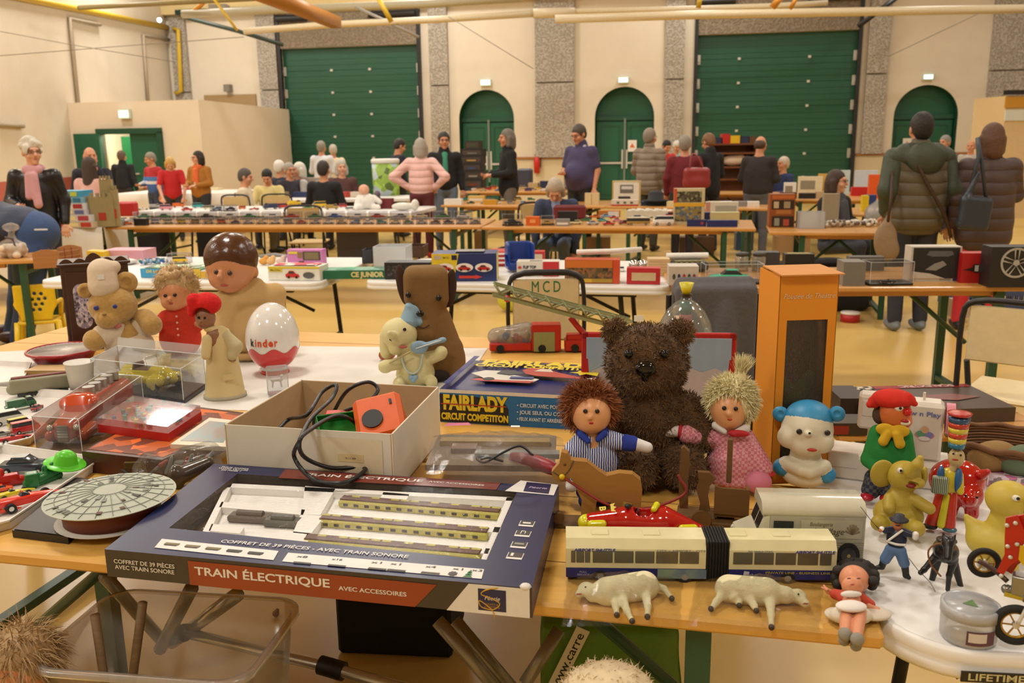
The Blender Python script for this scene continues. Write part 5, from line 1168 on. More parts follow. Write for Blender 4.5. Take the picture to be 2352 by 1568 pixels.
qb('orange sunset printed box with a crowded toy scene','box',1297,1423,(650,651),597,.12,'#b84a22',ZP,[('f',.02,.62,.87,.98,M('#c8702c')),('f',.02,.2,.87,.66,C('#5a4a30',.5,kind='print',scale=55,c2='#8a5a34')),('f',.02,.04,.5,.2,M('#c8a02c')),('f',.5,.04,.87,.2,M('#a8862c')),('f',.88,0,1,1,M('#c84c28'))])
b=MB();b.tube([(0,-.1,.1),(.2,-.08,.1),(.4,0,.1)],.016,WHT);one(b,'toy_train','white tubular toy train lying on top of the sunset box','toy train',at_z(1322,612,ZP+.07),0)
t=qb('empty red carton with a cream window right of the sunset box','box',1439,1516,(652,653),616,.08,'#b8242a',ZP,[('f',.15,.22,.87,.72,M('#c8ae84'))])
for i,px in enumerate((1456,1476)):
 b=MB();b.ell((0,0,.035),.035,C('#c8c8c8',.08,1.0));one(b,'chrome_ball','chrome ball behind the red carton, %s of two'%['left','right'][i],'ball',at_z(px,621,ZP),0)
zz=ZP
for i in range(6):
 t=qb('cream booklet, %s from the bottom of the stack at the table end'%ORD[i],'booklet',1488,1538,633,627,.12,'#c8aa7c',ZP,group='stack of cream booklets',name='booklet');t.location.z=zz;zz+=t['_h']+.001
car_at(1428,622,26,'van','white','small white toy van between the sunset box and the red carton',ZP,90)
# --- wooden table at right: boxes
qb('white box with a row of five small printed badges','box',1536,1604,(654,654),612,.14,'#c0b8ac',ZW,[('f',.12+.17*k,.3,.22+.17*k,.6,disc(M(['#3a4a3a','#2c3a5a','#a83a3a','#3f4a3c','#8a3a30'][k])))for k in range(5)]+[('f',.55,.0,1,.1,M('#b03028'))])
t=thing('typewriter','small pale toy typewriter behind the five badge box','typewriter',at_z(1582,622,ZW),0)
b=MB();b.box((0,0,.035),(.22,.14,.05),C('#4a4a48',.4),bev=.01);b.build('case',t);b=MB();b.cyl((-.13,.06,.085),(.13,.06,.085),.022,WHT);b.build('roller',t);b=MB();b.box((0,-.03,.064),(.19,.06,.012),C('#8a8a4a',.5,kind='check',scale=60,c2='#2c2c2a'));b.build('keyboard',t)
clear_case(.33,.13,.115,'clear case holding the pale green model car',at_z(1680,650,ZW),0);car_at(1672,649,90,'sedan','#3fae88','pale green model car in the long clear case',ZW+.016,180)
for i,px in enumerate((1703,1742)):
 t=thing('jar','clear glass jar with lid, %s of two left of the orange puppet box'%['first','second'][i],'jar',at_z(px,622,ZW),0);b=MB();b.lathe([(.04,0),(.042,.08),(.036,.095)],GLASS('#e8e8e0',.2));b.build('jar_body',t);b=MB();b.lathe([(.04,.095),(.04,.115),(0,.115)],C('#3a3836',.4));b.build('lid',t)
qb('dark flat box behind the orange puppet box','box',1736,1790,618,580,.1,'#3a3a3c',ZW);qb('black glossy box behind the orange puppet box','box',1803,1870,610,584,.1,'black',ZW,[('t',.1,.1,.9,.9,C('#b8a878',.2))])
qb('plain grey carton right of the orange puppet box','box',1935,1986,(657,657),602,.14,'#77736c',ZW)
clear_case(.24,.13,.13,'clear case holding a black and yellow race car',at_z(2036,652,ZW),0);car_at(2036,650,44,'racer','#26262a','black race car with yellow marks in the clear case',ZW+.016,160)
qb('grey silver packets behind the race car case','box',1950,2030,622,590,.08,'#5a5a58',ZW)
qb('white framed box with a black picture of a silver car part','box',2088,2203,(647,647),567,.11,'#c4beb0',ZW,[('f',.04,.1,.96,.97,M('#1c1d22')),('f',.04,.1,.7,.35,poly(M('#c8c2b4'),[(0,0),(1,0),(.55,.55),(0,.8)])),('f',.3,.32,.72,.6,poly(M('#8a8882'),[(0,.1),(.5,0),(1,.6),(.8,1),(.4,.7)])),('f',.3,.72,.85,.88,poly(M('#5a5c60'),[(0,.3),(.2,0),(.8,0),(1,.4),(.9,1),(.1,1)])),('f',.86,.03,.94,.13,M('#232a4a')),('f',.6,.05,.82,.09,M('#8a8478'))])
qb('red carton with a printed dark steering part','box',2205,2272,(650,650),582,.1,'#b01c1e',ZW,[('f',.05,.35,.95,.55,poly(M('#2c1214'),[(0,.5),(.4,.9),(1,.6),(.6,.1)])),('f',.35,.35,.65,.65,disc(M('#1c1c1e'))),('f',.45,.4,.58,.6,M('#c8c0b8'))])
def wheelpic(pb,x0,y0,x1,y1,X):
 cx,cy,r=(x0+x1)/2,(y0+y1)/2,(x1-x0)/2;m=M('#a8a49c')
 for k in range(28):
  a,a2=2*PI*k/28,2*PI*(k+1)/28
  pb.prism([(cx+r*.86*math.cos(a),cy+r*.86*math.sin(a)),(cx+r*math.cos(a),cy+r*math.sin(a)),(cx+r*math.cos(a2),cy+r*math.sin(a2)),(cx+r*.86*math.cos(a2),cy+r*.86*math.sin(a2))],0,.001,m,X)
 for k in range(5):
  a=PI/2+2*PI*k/5
  for s_ in(-.16,.16):pb.prism([(cx+.1*r*math.cos(a+s_*8),cy+.1*r*math.sin(a+s_*8)),(cx+r*.88*math.cos(a+s_-.06),cy+r*.88*math.sin(a+s_-.06)),(cx+r*.88*math.cos(a+s_+.06),cy+r*.88*math.sin(a+s_+.06))],0,.001,m,X)
 pb.prism([(cx+r*.2*math.cos(k*.5236),cy+r*.2*math.sin(k*.5236))for k in range(12)],0,.0012,m,X)
qb('black carton with a printed silver five spoke wheel','box',2270,2380,(660,660),568,.13,'#1a1a1c',ZW,[('f',.2,.28,.86,.94,wheelpic)])
# --- crates, bags under the tables
def crate(label,px,py,Y,w,d,h,c,nm='crate'):
 p=at_d(px,py,Y);t=thing(nm,label,'crate',(p.x,p.y,0),0);m=C(c,.5)
 b=MB();b.box((0,0,.01),(w,d,.02),m);b.build('base',t)
 for sx,sy,ww,dd_ in((0,-1,w,.012),(0,1,w,.012),(-1,0,.012,d),(1,0,.012,d)):
  b=MB();x,y=sx*w/2,sy*d/2
  for zz_ in(h-.03,h*.45,.03):b.box((x,y,zz_),(ww,dd_,.04),m)
  n=9
  for k in range(n+1):
   f=-.5+k/n;b.box((x+(f*w if sx==0 else 0),y+(f*d if sy==0 else 0),h/2),(.014 if sx==0 else dd_ if False else.012,.014,h-.02),m)
  b.build('lattice_side',t)
 return t
crate('dark grey plastic crate under the middle white table, left one',882,680,5.6,.3,.3,.27,'#3a3c44');crate('dark plastic crate under the middle white table, right one',1330,690,5.6,.55,.36,.3,'#26282c');crate('dark plastic crate under the left white table',400,660,5.7,.5,.3,.26,'#34363c')
crate('pale blue plastic crate under the table behind the red trousered woman',2212,720,8.3,.32,.35,.28,'#5a6a9a');crate('blue grey plastic crate at the right under the far table',2290,715,8.2,.38,.35,.34,'#414f78')
t=qb('white storage box inside the pale blue crate','box',2190,2226,730,690,.15,'#c8b8a8',.03)
p=at_z(1952,738,0);t=thing('tin','red and white round tin on the floor under the right table','tin',p,0);b=MB();b.lathe([(.08,0),(.08,.07)],M('#b02024'));b.build('tin_body',t);b=MB();b.lathe([(.082,.07),(.08,.085),(0,.09)],WHT);b.build('lid',t)
p=at_z(1172,722,0);b=MB();b.sdf([E((0,0,.12),(.12,.1,.12))],.02,.02,M('#c8c83c'));one(b,'plastic_bag','yellow plastic bag on the floor under the middle white table','bag',(p.x,p.y+.15,0),0)
p=at_z(1985,770,0);b=MB();b.sdf([B((0,0,.22),(.45,.2,.22),.06),E((.1,0,.36),(.3,.18,.12))],.025,.05,C('#15161a',.7));one(b,'holdall','large black bag on the floor under the right wooden table','bag',(p.x,p.y+1.2,0),0)
# left end table: gift bag
t=thing('gift_bag','cellophane gift bag of pale sweets tied at the top on the left table end','bag',at_z(30,592,ZW),0);u=mpp(t.location)
b=MB();r=random.Random(3)
b.sdf([S((r.uniform(-25,22)*u,r.uniform(-.05,.05),r.uniform(5,26)*u),9*u)for k in range(26)],2.2*u,1*u,C('#e6d2bc',.6));b.build('sweets',t)
b=MB();b.sdf([E((0,0,20*u),(33*u,22*u,24*u)),K((2*u,0,36*u),(4*u,0,58*u),12*u,6*u),E((4*u,0,70*u),(20*u,10*u,10*u))],2.2*u,6*u,GLASS('#f8f8f8',.08,.06,.004,.5));b.build('wrapper',t)
b=MB();b.tube([(-8*u,-8*u,48*u),(10*u,-9*u,44*u),(14*u,-10*u,26*u)],2.4*u,C('#3a2a2a',.5));b.build('ribbon',t)
# dark things under the long tables
def low(label,cat,x0,x1,yb,yt,d,c,**k):return qb(label,cat,x0,x1,yb,yt,d,c,0.0,**k)
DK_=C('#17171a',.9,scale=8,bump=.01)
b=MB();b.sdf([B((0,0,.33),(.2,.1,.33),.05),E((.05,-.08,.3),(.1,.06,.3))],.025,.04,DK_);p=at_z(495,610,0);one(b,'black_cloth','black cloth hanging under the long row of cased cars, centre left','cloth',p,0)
b=MB();b.sdf([B((0,0,.25),(.22,.12,.25),.07),E((.1,0,.45),(.12,.1,.12))],.025,.04,DK_);p=at_z(355,612,0);one(b,'backpack','black bag on the floor under the left end of the long row','bag',p,0)
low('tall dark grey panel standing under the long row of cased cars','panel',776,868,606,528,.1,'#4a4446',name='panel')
for i,(x0,x1,yb,h,c,l)in enumerate(((1090,1115,575,45,'#8a6a42','small brown carton under the middle table by the seated woman'),(1345,1402,590,45,'#8f6c40','brown carton under the middle table right of the seated woman'),(1560,1640,585,40,'#5a4030','dark brown carton under the right end of the middle table'),(1690,1730,575,40,'#2f4a66','blue carton under the table left of the pale toy shop'),(1780,1860,585,42,'#a8845a','open brown carton under the pale table'))):low(l,'box',x0,x1,yb,yb-h,.25,c)
# ================================================================= the stall in front: tables, boxes
ZT=.75
class Toy:
 def __init__(s,name,label,cat,bx,by,z=ZT,group=None,p=None):
  s.T=TF(bx,by,z,p);s.u=s.T.u;s.o=s.T.thing(name,label,cat,group)
 def s(s,x,y,d,r,m=0):return S(s.T(x,y,d),r*s.u,m)
 def e(s,x,y,d,rx_,rz_,rd,m=0,rot=None):return E(s.T(x,y,d),(rx_*s.u,rd*s.u,rz_*s.u),rot,m)
 def k(s,a,b,ra,rb=None,m=0):return K(s.T(*a),s.T(*b),ra*s.u,(ra if rb is None else rb)*s.u,m)
 def b(s,x,y,d,hx,hz,hd,r=3,m=0,rot=None):return B(s.T(x,y,d),(hx*s.u,hd*s.u,hz*s.u),r*s.u,rot,m)
 def sd(s,name,prims,mats,res=2.0,k=4.0,parent=None):
  return MB().sdf(prims,res*s.u,k*s.u,mats).build(name,parent or s.o)
 def tube(s,name,pts,r,mat,n=8,sm=4,parent=None,closed=False):
  return MB().tube([s.T(*p)for p in pts],r*s.u if not isinstance(r,list)else[q*s.u for q in r],mat,n,smooth_n=sm,closed=closed).build(name,parent or s.o)
 def ball(s,name,x,y,d,rx_,rz_,rd,mat,parent=None):
  return MB().ell(s.T(x,y,d),(rx_*s.u,rd*s.u,rz_*s.u),mat).build(name,parent or s.o)
P0,P1=at_z(238,1290,ZT),at_z(2033,1460,ZT)
EV=(P1-P0).normalized();NV=Vector((-EV.y,EV.x,0));PINE=C('#e0b25c',.5,kind='wood',scale=2.4,c2='#c8923c')
beer_table('yellow pine trestle table in front carrying the train set box, bus and sheep',P1-EV*2.25,P1,.66,ZT,wood=PINE,end=.30)
Q1=P1-EV*.30+NV*.68
beer_table('pine trestle table right behind the front one, under the white carton and brown bear',Q1-EV*2.5,Q1,.66,ZT,wood=PINE,end=.3)
Q2=Q1+NV*.68
beer_table('rearmost pine trestle table of the front stall under white paper',Q2-EV*2.9,Q2-EV*.0,.80,ZT,wood=PINE,end=.3)
PAP=C('#dcd6ce',.9,scale=8,amt=.03)
def sheet(name,label,pts,z,mat,th=.0012):
 P_=[at_z(*q,z)for q in pts];o=P_[0];b=MB();b.prism([(q.x-o.x,q.y-o.y)for q in P_][::-1],0,th,mat);return one(b,name,label,'paper',(o.x,o.y,z))
sheet('paper_sheet','white paper sheet covering the rear table under the standing toys',[(420,792),(1120,800),(1030,935),(980,950),(300,938),(180,850)],ZT+.0005,PAP)
sheet('paper_sheet','white paper sheet under the clear boxes at the left of the rear table',[(-150,815),(170,800),(300,925),(440,935),(300,1000),(-260,900)],ZT+.001,PAP)
# white moulded table at the right front
L0=at_z(2050,1494,.752);L1=L0+Vector((1.8,-.21,0))
wt=plastic_table('white plastic folding table at right front with duck, pig and motorcycle',L0,L1,.86,.752,corner=.15,group=None)
xb=face((0,0,0),(0,-1,0))
lb_=MB();wl_=(L1-L0).length
u0=-wl_/2+.158;lb_.box((u0,-.0045,.752-.036),(.105,.003,.018),C('#1c1a16',.4));nb=lb_.build('name_plate',wt)
TXT('LIFETIME',.017,C('#c2b98a',.4),face((u0,-.0066,.752-.036),(0,-1,0)),nb,'lettering',bold=.02,width=.085)
# --- electric train box
ZB=ZT
f0,f1,b1,b0=at_z(240,1262,.805),at_z(1222,1352,.805),at_z(1284,1118,.805),at_z(492,1064,.805)
w=(f1-f0).length;dpt=((b0-f0).length*.5+(b1-f1).length*.5);ang=math.atan2(f1.y-f0.y,f1.x-f0.x)
t=thing('train_set_box','large dark blue electric train set box with window showing three coaches','game box',(f0.x,f0.y,ZT),ang);HB=.056
IX=(tr(f0.x,f0.y,ZT)@rz(ang)).inverted()
def bl(px,py,z=None):q=IX@at_z(px,py,ZT+(HB if z is None else z));return q.x,q.y
bq=[(0,0),(w,0),bl(1284,1118),bl(492,1064)]
NVY=C('#151d48',.34,scale=8,amt=.2);CHAR=C('#3a322c',.4);RUST=C('#8c3a1c',.4,scale=6,amt=.2);IVO=C('#dad6d0',.5)
win=[bl(*q)for q in((388,1212),(1118,1285),(1188,1128),(545,1088))]
b=MB();n4=lambda A_,z:[(x,y,z)for x,y in A_]
vs=n4(bq,HB)+n4(win,HB);b.add(vs,[(0,1,5,4),(1,2,6,5),(2,3,7,6),(3,0,4,7)],NVY)
b.add(n4(bq,0)+n4(bq,HB),[(1,2,6,5),(2,3,7,6),(3,0,4,7),(3,2,1,0)],NVY)
b.add(n4(bq[:2],0)+n4(bq[:2],HB),[(0,1,3,2)],CHAR)
b.add(n4(win,HB)+n4(win,HB-.03),[(0,4,5,1),(1,5,6,2),(2,6,7,3),(3,7,4,0)],C('#3a2e24',.6));b.add(n4(win,HB-.045),[(0,1,2,3)],C('#4a3826',.7))
b.build('carton',t)
FX_=face((0,-.0008,0),(0,-1,0))
def fpan(nm_,u0,v0,u1,v1,m,lift=0,pts=None):
 pb=MB();P_=pts or[(u0,v0),(u1,v0),(u1,v1),(u0,v1)];pb.prism([(a*w,c*HB)for a,c in P_],lift,lift+.0006,m,FX_);return pb.build(nm_,t)
fpan('printed_panel',0,0,0,0,RUST,pts=[(.212,.0),(.745,.0),(.795,.83),(.212,.87)])
fpan('printed_panel',0,0,0,0,IVO,pts=[(.815,.0),(.995,.0),(.995,.97),(.865,.97)])
fpan('printed_panel',.885,.12,.945,.85,C('#1d1f4a',.3),.0004)
TXT('Féerie',.011,IVO,FX_@tr(.915*w,.55*HB,.0014),t,'lettering',shear=.25);TXT('LIGHTS &\nCHRISTMAS',.0052,M('#b8863a'),FX_@tr(.915*w,.30*HB,.0014),t,'lettering')
def swirl(X,s_):return MB().tube([X@Vector((a*s_,c*s_,.0014))for a,c in((.5,.9),(-.2,.7),(-.5,.4),(.1,.2),(.6,-.1),(.2,-.5),(-.5,-.4),(-.6,0),(.1,-.5),(.3,-1.0))],[.0006,.0012,.0012,.0012,.0014,.0012,.001],M('#c89a2c'),5,smooth_n=4)
swirl(FX_@tr(.91*w,.45*HB,0),.03).build('ribbon_print',t)
TXT('COFFRET DE 39 PIÈCES\nAVEC TRAIN SONORE',.0118,IVO,FX_@tr(.1*w,.5*HB,.0012),t,'lettering',bold=.01,width=.155*w)
TXT('TRAIN ÉLECTRIQUE',.023,IVO,FX_@tr(.39*w,.52*HB,.0012),t,'lettering',bold=.02,width=.325*w);TXT('AVEC ACCESSOIRES',.0115,IVO,FX_@tr(.65*w,.4*HB,.0012),t,'lettering',bold=.015,width=.155*w)
TX_=tr(0,0,HB+.0006)
def tpan(nm_,pts,m,lift=0,px=True):
 pb=MB();pb.prism([bl(*q)if px else q for q in pts],lift,lift+.0006,m,TX_);return pb.build(nm_,t)
tpan('printed_panel',[(372,1238),(640,1266),(628,1287),(355,1258)],IVO);tpan('printed_panel',[(662,1270),(1112,1308),(1106,1330),(648,1290)],IVO)
tpan('printed_panel',[(640,1098),(655,1078),(1150,1110),(1140,1125)],C('#6e2a1e',.35));tpan('printed_panel',[(1160,1128),(1196,1104),(1282,1114),(1272,1138)],IVO);tpan('printed_panel',[(1202,1129),(1210,1108),(1266,1113),(1260,1135)],C('#1d1f4a',.3),.0005)
def ttext(s_,px0,px1,size,m,bold=.01,**k):
 a_,c_=Vector((*bl(*px0),0)),Vector((*bl(*px1),0));d_=c_-a_;return TXT(s_,size,m,tr(0,0,HB+.0018)@tr((a_+c_)/2)@rz(math.atan2(d_.y,d_.x)),t,'lettering',bold=bold,width=d_.length,**k)
ttext('COFFRET DE 39 PIÈCES - AVEC TRAIN SONORE',(508,1244),(938,1280),.017,IVO);ttext('TRAIN ÉLECTRIQUE',(694,1090),(972,1106),.021,IVO,.02);ttext('AVEC ACCESSOIRES',(985,1107),(1112,1116),.011,IVO)
ttext('POUR ANIMER\nVOTRE VILLAGE\nDE NOËL !',(502,1076),(570,1082),.009,IVO)
ttext('Féerie',(1214,1120),(1256,1123),.013,M('#c8b8d8'),shear=.25)
INKM=M('#3a3430')
for i,(lab,xx)in enumerate((('x8',695),('x16',775),('x1',868),('x1',912),('x4',990),('x1',1055),('x3',1097))):
 yy=1281+(xx-695)*.079;ttext(lab,(xx-12,yy-2),(xx+12,yy),.011,INKM)
 if i<5:
  pb=MB();c_=Vector((*bl(xx-2,yy+14),0));pb.box((c_.x,c_.y,0),(.034,.003,.0006),INKM,TX_@tr(0,0,.0012));pb.box((c_.x,c_.y+.004,0),(.034,.0012,.0006),GRY,TX_@tr(0,0,.0012));pb.build('track_print',t)
pb=MB();c_=Vector((*bl(1076,1322),0))
for k in range(3):pb.add([(c_.x-.009+k*.002,c_.y-.008+k*.008,0),(c_.x+.009-k*.002,c_.y-.008+k*.008,0),(c_.x,c_.y+.004+k*.008,0)],[(0,1,2)],M('#1f6a3a'),False,tr(0,0,HB+.0018))
pb.build('tree_print',t)
pb=MB();c_=Vector((*bl(1040,1319),0));pb.prism([(c_.x+(.007+.002*(k%2))*math.cos(k*PI/8),c_.y+(.007+.002*(k%2))*math.sin(k*PI/8))for k in range(16)],.0012,.0016,INKM,TX_);pb.build('gear_print',t)
a_,c_=Vector((*bl(372,1248),0)),Vector((*bl(612,1274),0));pb=MB()
for k in range(5):q=a_.lerp(c_,(k+.5)/5);pb.box((q.x,q.y,0),(.03,.008,.0006),M(['#6a6038','#6a6038','#6a6038','#2a2826','#1e1c1c'][k]),TX_@tr(0,0,.0012));pb.box((q.x,q.y-.006,0),(.026,.002,.0006),INKM,TX_@tr(0,0,.0012))
pb.build('train_print',t)
for k,yy in enumerate((1203,1226,1252,1277)):
 xx=1210-k*9;cx_,cy_=bl(xx,yy);pb=MB();pb.box((cx_,cy_,0),(.030,.026,.0006),IVO,TX_);pb.box((cx_,cy_+.003,.0006),(.027,.018,.0006),INKM,TX_)
 ic=[lambda:pb.box((cx_,cy_+.001,.0012),(.016,.006,.0006),IVO,TX_),lambda:(pb.box((cx_+.004,cy_+.005,.0012),(.0015,.012,.0006),IVO,TX_),pb.box((cx_-.004,cy_+.003,.0012),(.0015,.012,.0006),IVO,TX_),pb.box((cx_,cy_+.01,.0012),(.0095,.002,.0006),IVO,TX_)),lambda:pb.box((cx_,cy_+.003,.0012),(.018,.007,.0006),GRY,TX_),lambda:pb.box((cx_-.006,cy_+.003,.0012),(.005,.012,.0006),IVO,TX_)][k];ic()
 pb.build('pictogram',t)
FOAM=C('#f4f0ea',.8,scale=60,amt=.03)
fo=[bl(*q)for q in((455,1225),(1112,1283),(1180,1130),(520,1098))]
b=MB();b.prism(fo,HB-.036,HB-.028,FOAM)
for q in([(520,1098),(1180,1130),(1177,1138),(516,1107)],[(455,1225),(462,1214),(700,1235),(697,1246)],[(520,1098),(532,1100),(472,1226),(455,1225)],[(1112,1283),(1100,1282),(1164,1130),(1180,1130)],[(755,1166),(1152,1198),(1147,1210),(745,1178)],[(705,1212),(1125,1246),(1120,1258),(698,1224)],[(700,1104),(770,1110),(735,1170),(690,1168)],[(508,1140),(700,1158),(695,1170),(502,1152)],[(485,1190),(560,1198),(550,1212),(478,1206)],[(640,1204),(720,1212),(700,1238),(630,1230)],[(690,1168),(745,1172),(712,1214),(672,1210)],[(690,1240),(1105,1276),(1101,1284),(684,1248)],[(880,1118),(940,1123),(930,1140),(872,1135)]):b.prism([bl(*k_)for k_ in q],HB-.03,HB-.012,FOAM)
b.build('foam_tray',t)
YL=C('#b9b04c',.4);BRR=C('#5a3620',.4)
for k,(a_,c_)in enumerate((((782,1146),(1150,1176)),((735,1190),(1122,1222)),((700,1236),(1105,1272)))):
 zc_=HB-.014;q0,q1=Vector((*bl(*a_,zc_),0)),Vector((*bl(*c_,zc_),0));d_=q1-q0;ln=d_.length
 co=thing('train_coach','yellow and brown model railway coach, %s in the train set box'%['rearmost','middle','nearest'][k],'model coach',(t.matrix_basis if False else(tr(f0.x,f0.y,ZT)@rz(ang)))@(q0+d_/2+Vector((0,0,HB-.0278))),ang+math.atan2(d_.y,d_.x),'coaches in the train set')
 b=MB();b.box((0,0,.008),(ln,.03,.016),YL,bev=.003);b.build('coach_body',co)
 b=MB();b.box((0,.003,.0168),(ln*.99,.024,.004),BRR,bev=.0015);b.build('roof',co)
 b=MB();r_=random.Random(k)
 for j in range(16):
  if j%2 or r_.random()<.4:b.box((-ln*.47+j*ln*.0625,.009,.0188),(ln*.05,.008,.001),YL)
 for j in range(14):b.box((-ln*.45+j*ln*.068,-.0153,.008),(ln*.03,.001,.006),C('#3a3020',.3))
 b.build('window_band',co)
for(px,py,wx_,c_,nm_,lb1)in((575,1180,.095,'#5c5248','locomotive','grey brown model locomotive part in the train set tray'),(650,1190,.08,'#55554e','tender','grey model tender beside the locomotive in the train set tray')):
 q=bl(px,py,HB-.011);pos=(tr(f0.x,f0.y,ZT)@rz(ang))@Vector((q[0],q[1],HB-.0275));b=MB();b.box((0,0,.008),(wx_,.03,.016),M(c_),bev=.004);b.cyl((-wx_*.3,0,.016),(wx_*.3,0,.016),.009,M(c_));one(b,nm_,lb1,'model train',pos,ang+.05)
b=MB();b.add(n4(win,HB-.0004),[(0,1,2,3)],GLASS('#ffffff',.0,.08,.002,.4));b.build('clear_window',t)
b=MB();b.ell((w-.012,.004,HB),(.011,.009,.006),IVO,8);b.build('torn_corner',t)
# --- white cardboard carton with transformer
CB=C('#d8d0c0',.8,scale=14,amt=.05);CBI=C('#b89c76',.85,scale=20)
gl,gr=at_z(522,1062,ZT+.056),at_z(905,1088,ZT+.056);ht=.152
a_=math.atan2(gr.y-gl.y,gr.x-gl.x);wd_=(gr-gl).length;tb=thing('open_carton','open white cardboard carton holding an orange transformer and a black cable','carton',(gl.x,gl.y,ZT+.0005),a_)
IXc=(tr(gl.x,gl.y,ZT)@rz(a_)).inverted();kb=[IXc@at_z(*q,ZT+ht)for q in((1008,888),(692,872))]
cq=[(0,0),(wd_,0),(kb[0].x,kb[0].y),(kb[1].x,kb[1].y)]
for nm_,i in(('front_wall',0),('side_wall',1),('back_wall',2),('side_wall',3)):
 p_,q_=Vector((*cq[i],0)),Vector((*cq[(i+1)%4],0));d_=(q_-p_).normalized();n_=Vector((-d_.y,d_.x,0));b=MB()
 for o_,m_ in((0,CB),(.0025,CBI)):b.prism([tuple((v+n_*w__)[:2])for v,w__ in((p_,o_),(q_,o_),(q_,o_+.0025),(p_,o_+.0025))],0,ht-o_*.4,m_)
 b.build(nm_,tb)
b=MB();b.prism(cq,0,.003,CBI);b.build('bottom',tb)
b=MB();b.box((wd_*.75,-.0012,ht*.5),(wd_*.38,.001,ht*.78),C('#d6c8aa',.8));b.build('paper_label',tb)
b=MB();b.box((wd_*.755,-.0022,ht*.58),(wd_*.15,.001,ht*.13),C('#cdb98a',.8));lb2=b.build('price_tag',tb)
TXT('400 1110',.007,C('#5a4a34',.8),face((wd_*.755,-.0032,ht*.58),(0,-1,0))@rz(PI),tb,'lettering');TXT('Cellocou',.013,M('#33302c'),face((wd_*.88,-.0024,ht*.07),(0,-1,0))@rz(PI),tb,'lettering',bold=.02)
CW=tr(gl.x,gl.y,ZT)@rz(a_)
ORG=C('#d65a16',.4,scale=30)
tf=thing('transformer','orange plastic railway transformer with round black dial inside the white carton','transformer',CW@Vector((wd_*.80,.15,.030)),a_+.5)
X_=tr(0,0,.10)@rx(R_(38))@ry(R_(-14));b=MB();b.box((0,0,0),(.12,.13,.07),ORG,X_,.012);b.box((0,0,-.05),(.12,.12,.06),ORG,X_,.01);b.build('housing',tf)
b=MB();b.cyl((-.015,-.01,.034),(-.015,-.01,.040),.026,BLKM,n=24,X=X_);b.build('dial',tf);b=MB();b.box((.035,.03,.036),(.006,.014,.004),BLKM,X_);b.build('switch',tf)
gt=thing('toy_crate','green plastic toy tray leaning against the orange transformer','toy part',CW@Vector((wd_*.56,.13,.085)),a_+.6);b=MB();X_=rx(R_(35))
b.box((0,0,0),(.1,.12,.004),C('#1f7a2c',.4),X_);b.box((-.05,0,.015),(.003,.12,.03),C('#1f7a2c',.4),X_);b.box((.05,0,.015),(.003,.12,.03),C('#1f7a2c',.4),X_);b.box((0,.06,.015),(.1,.003,.03),C('#1f7a2c',.4),X_);b.build('tray',gt)
rt=thing('motor_unit','red and black toy motor unit inside the white carton','toy part',CW@Vector((wd_*.46,.22,.06)),a_+.3);b=MB();b.box((0,0,.045),(.075,.07,.04),C('#c2301c',.4),bev=.008);b.build('red_cover',rt);b=MB();b.box((-.02,-.03,.01),(.1,.09,.05),BLKM,bev=.01);b.cyl((-.05,-.03,.03),(-.05,-.03,.07),.012,BLKM);b.build('motor_block',rt)
def cw(px,py,h):q=at_z(px,py,ZT+h);return q
CABM=C('#17171a',.35)
cab=[cw(640,985,.09),cw(665,962,.1),cw(705,952,.15),cw(740,900,.17),cw(772,884,.19),cw(762,915,.17),cw(715,960,.17),cw(690,1008,.162),cw(676,1050,.10),cw(720,1100,.064),cw(790,1108,.0625),cw(836,1082,.064),cw(828,1072,.066),cw(760,1074,.066),cw(700,1050,.10),cw(688,1012,.162),cw(715,985,.165),cw(765,957,.16),cw(800,960,.15),cw(835,990,.09)]
b=MB();b.tube(cab,.0052,CABM,8,smooth_n=6)
one(b,'power_cable','thick black cable looping out of the white carton onto the train box','cable')
cab2=[cw(755,985,.05),cw(770,940,.1),cw(800,895,.17),cw(845,877,.19),cw(868,895,.17),cw(840,925,.15),cw(790,945,.12),cw(765,975,.06)]
b=MB();b.tube(cab2,.0052,CABM,8,smooth_n=6);one(b,'power_cable','thick black cable loop standing up inside the white carton beside the orange transformer','cable')
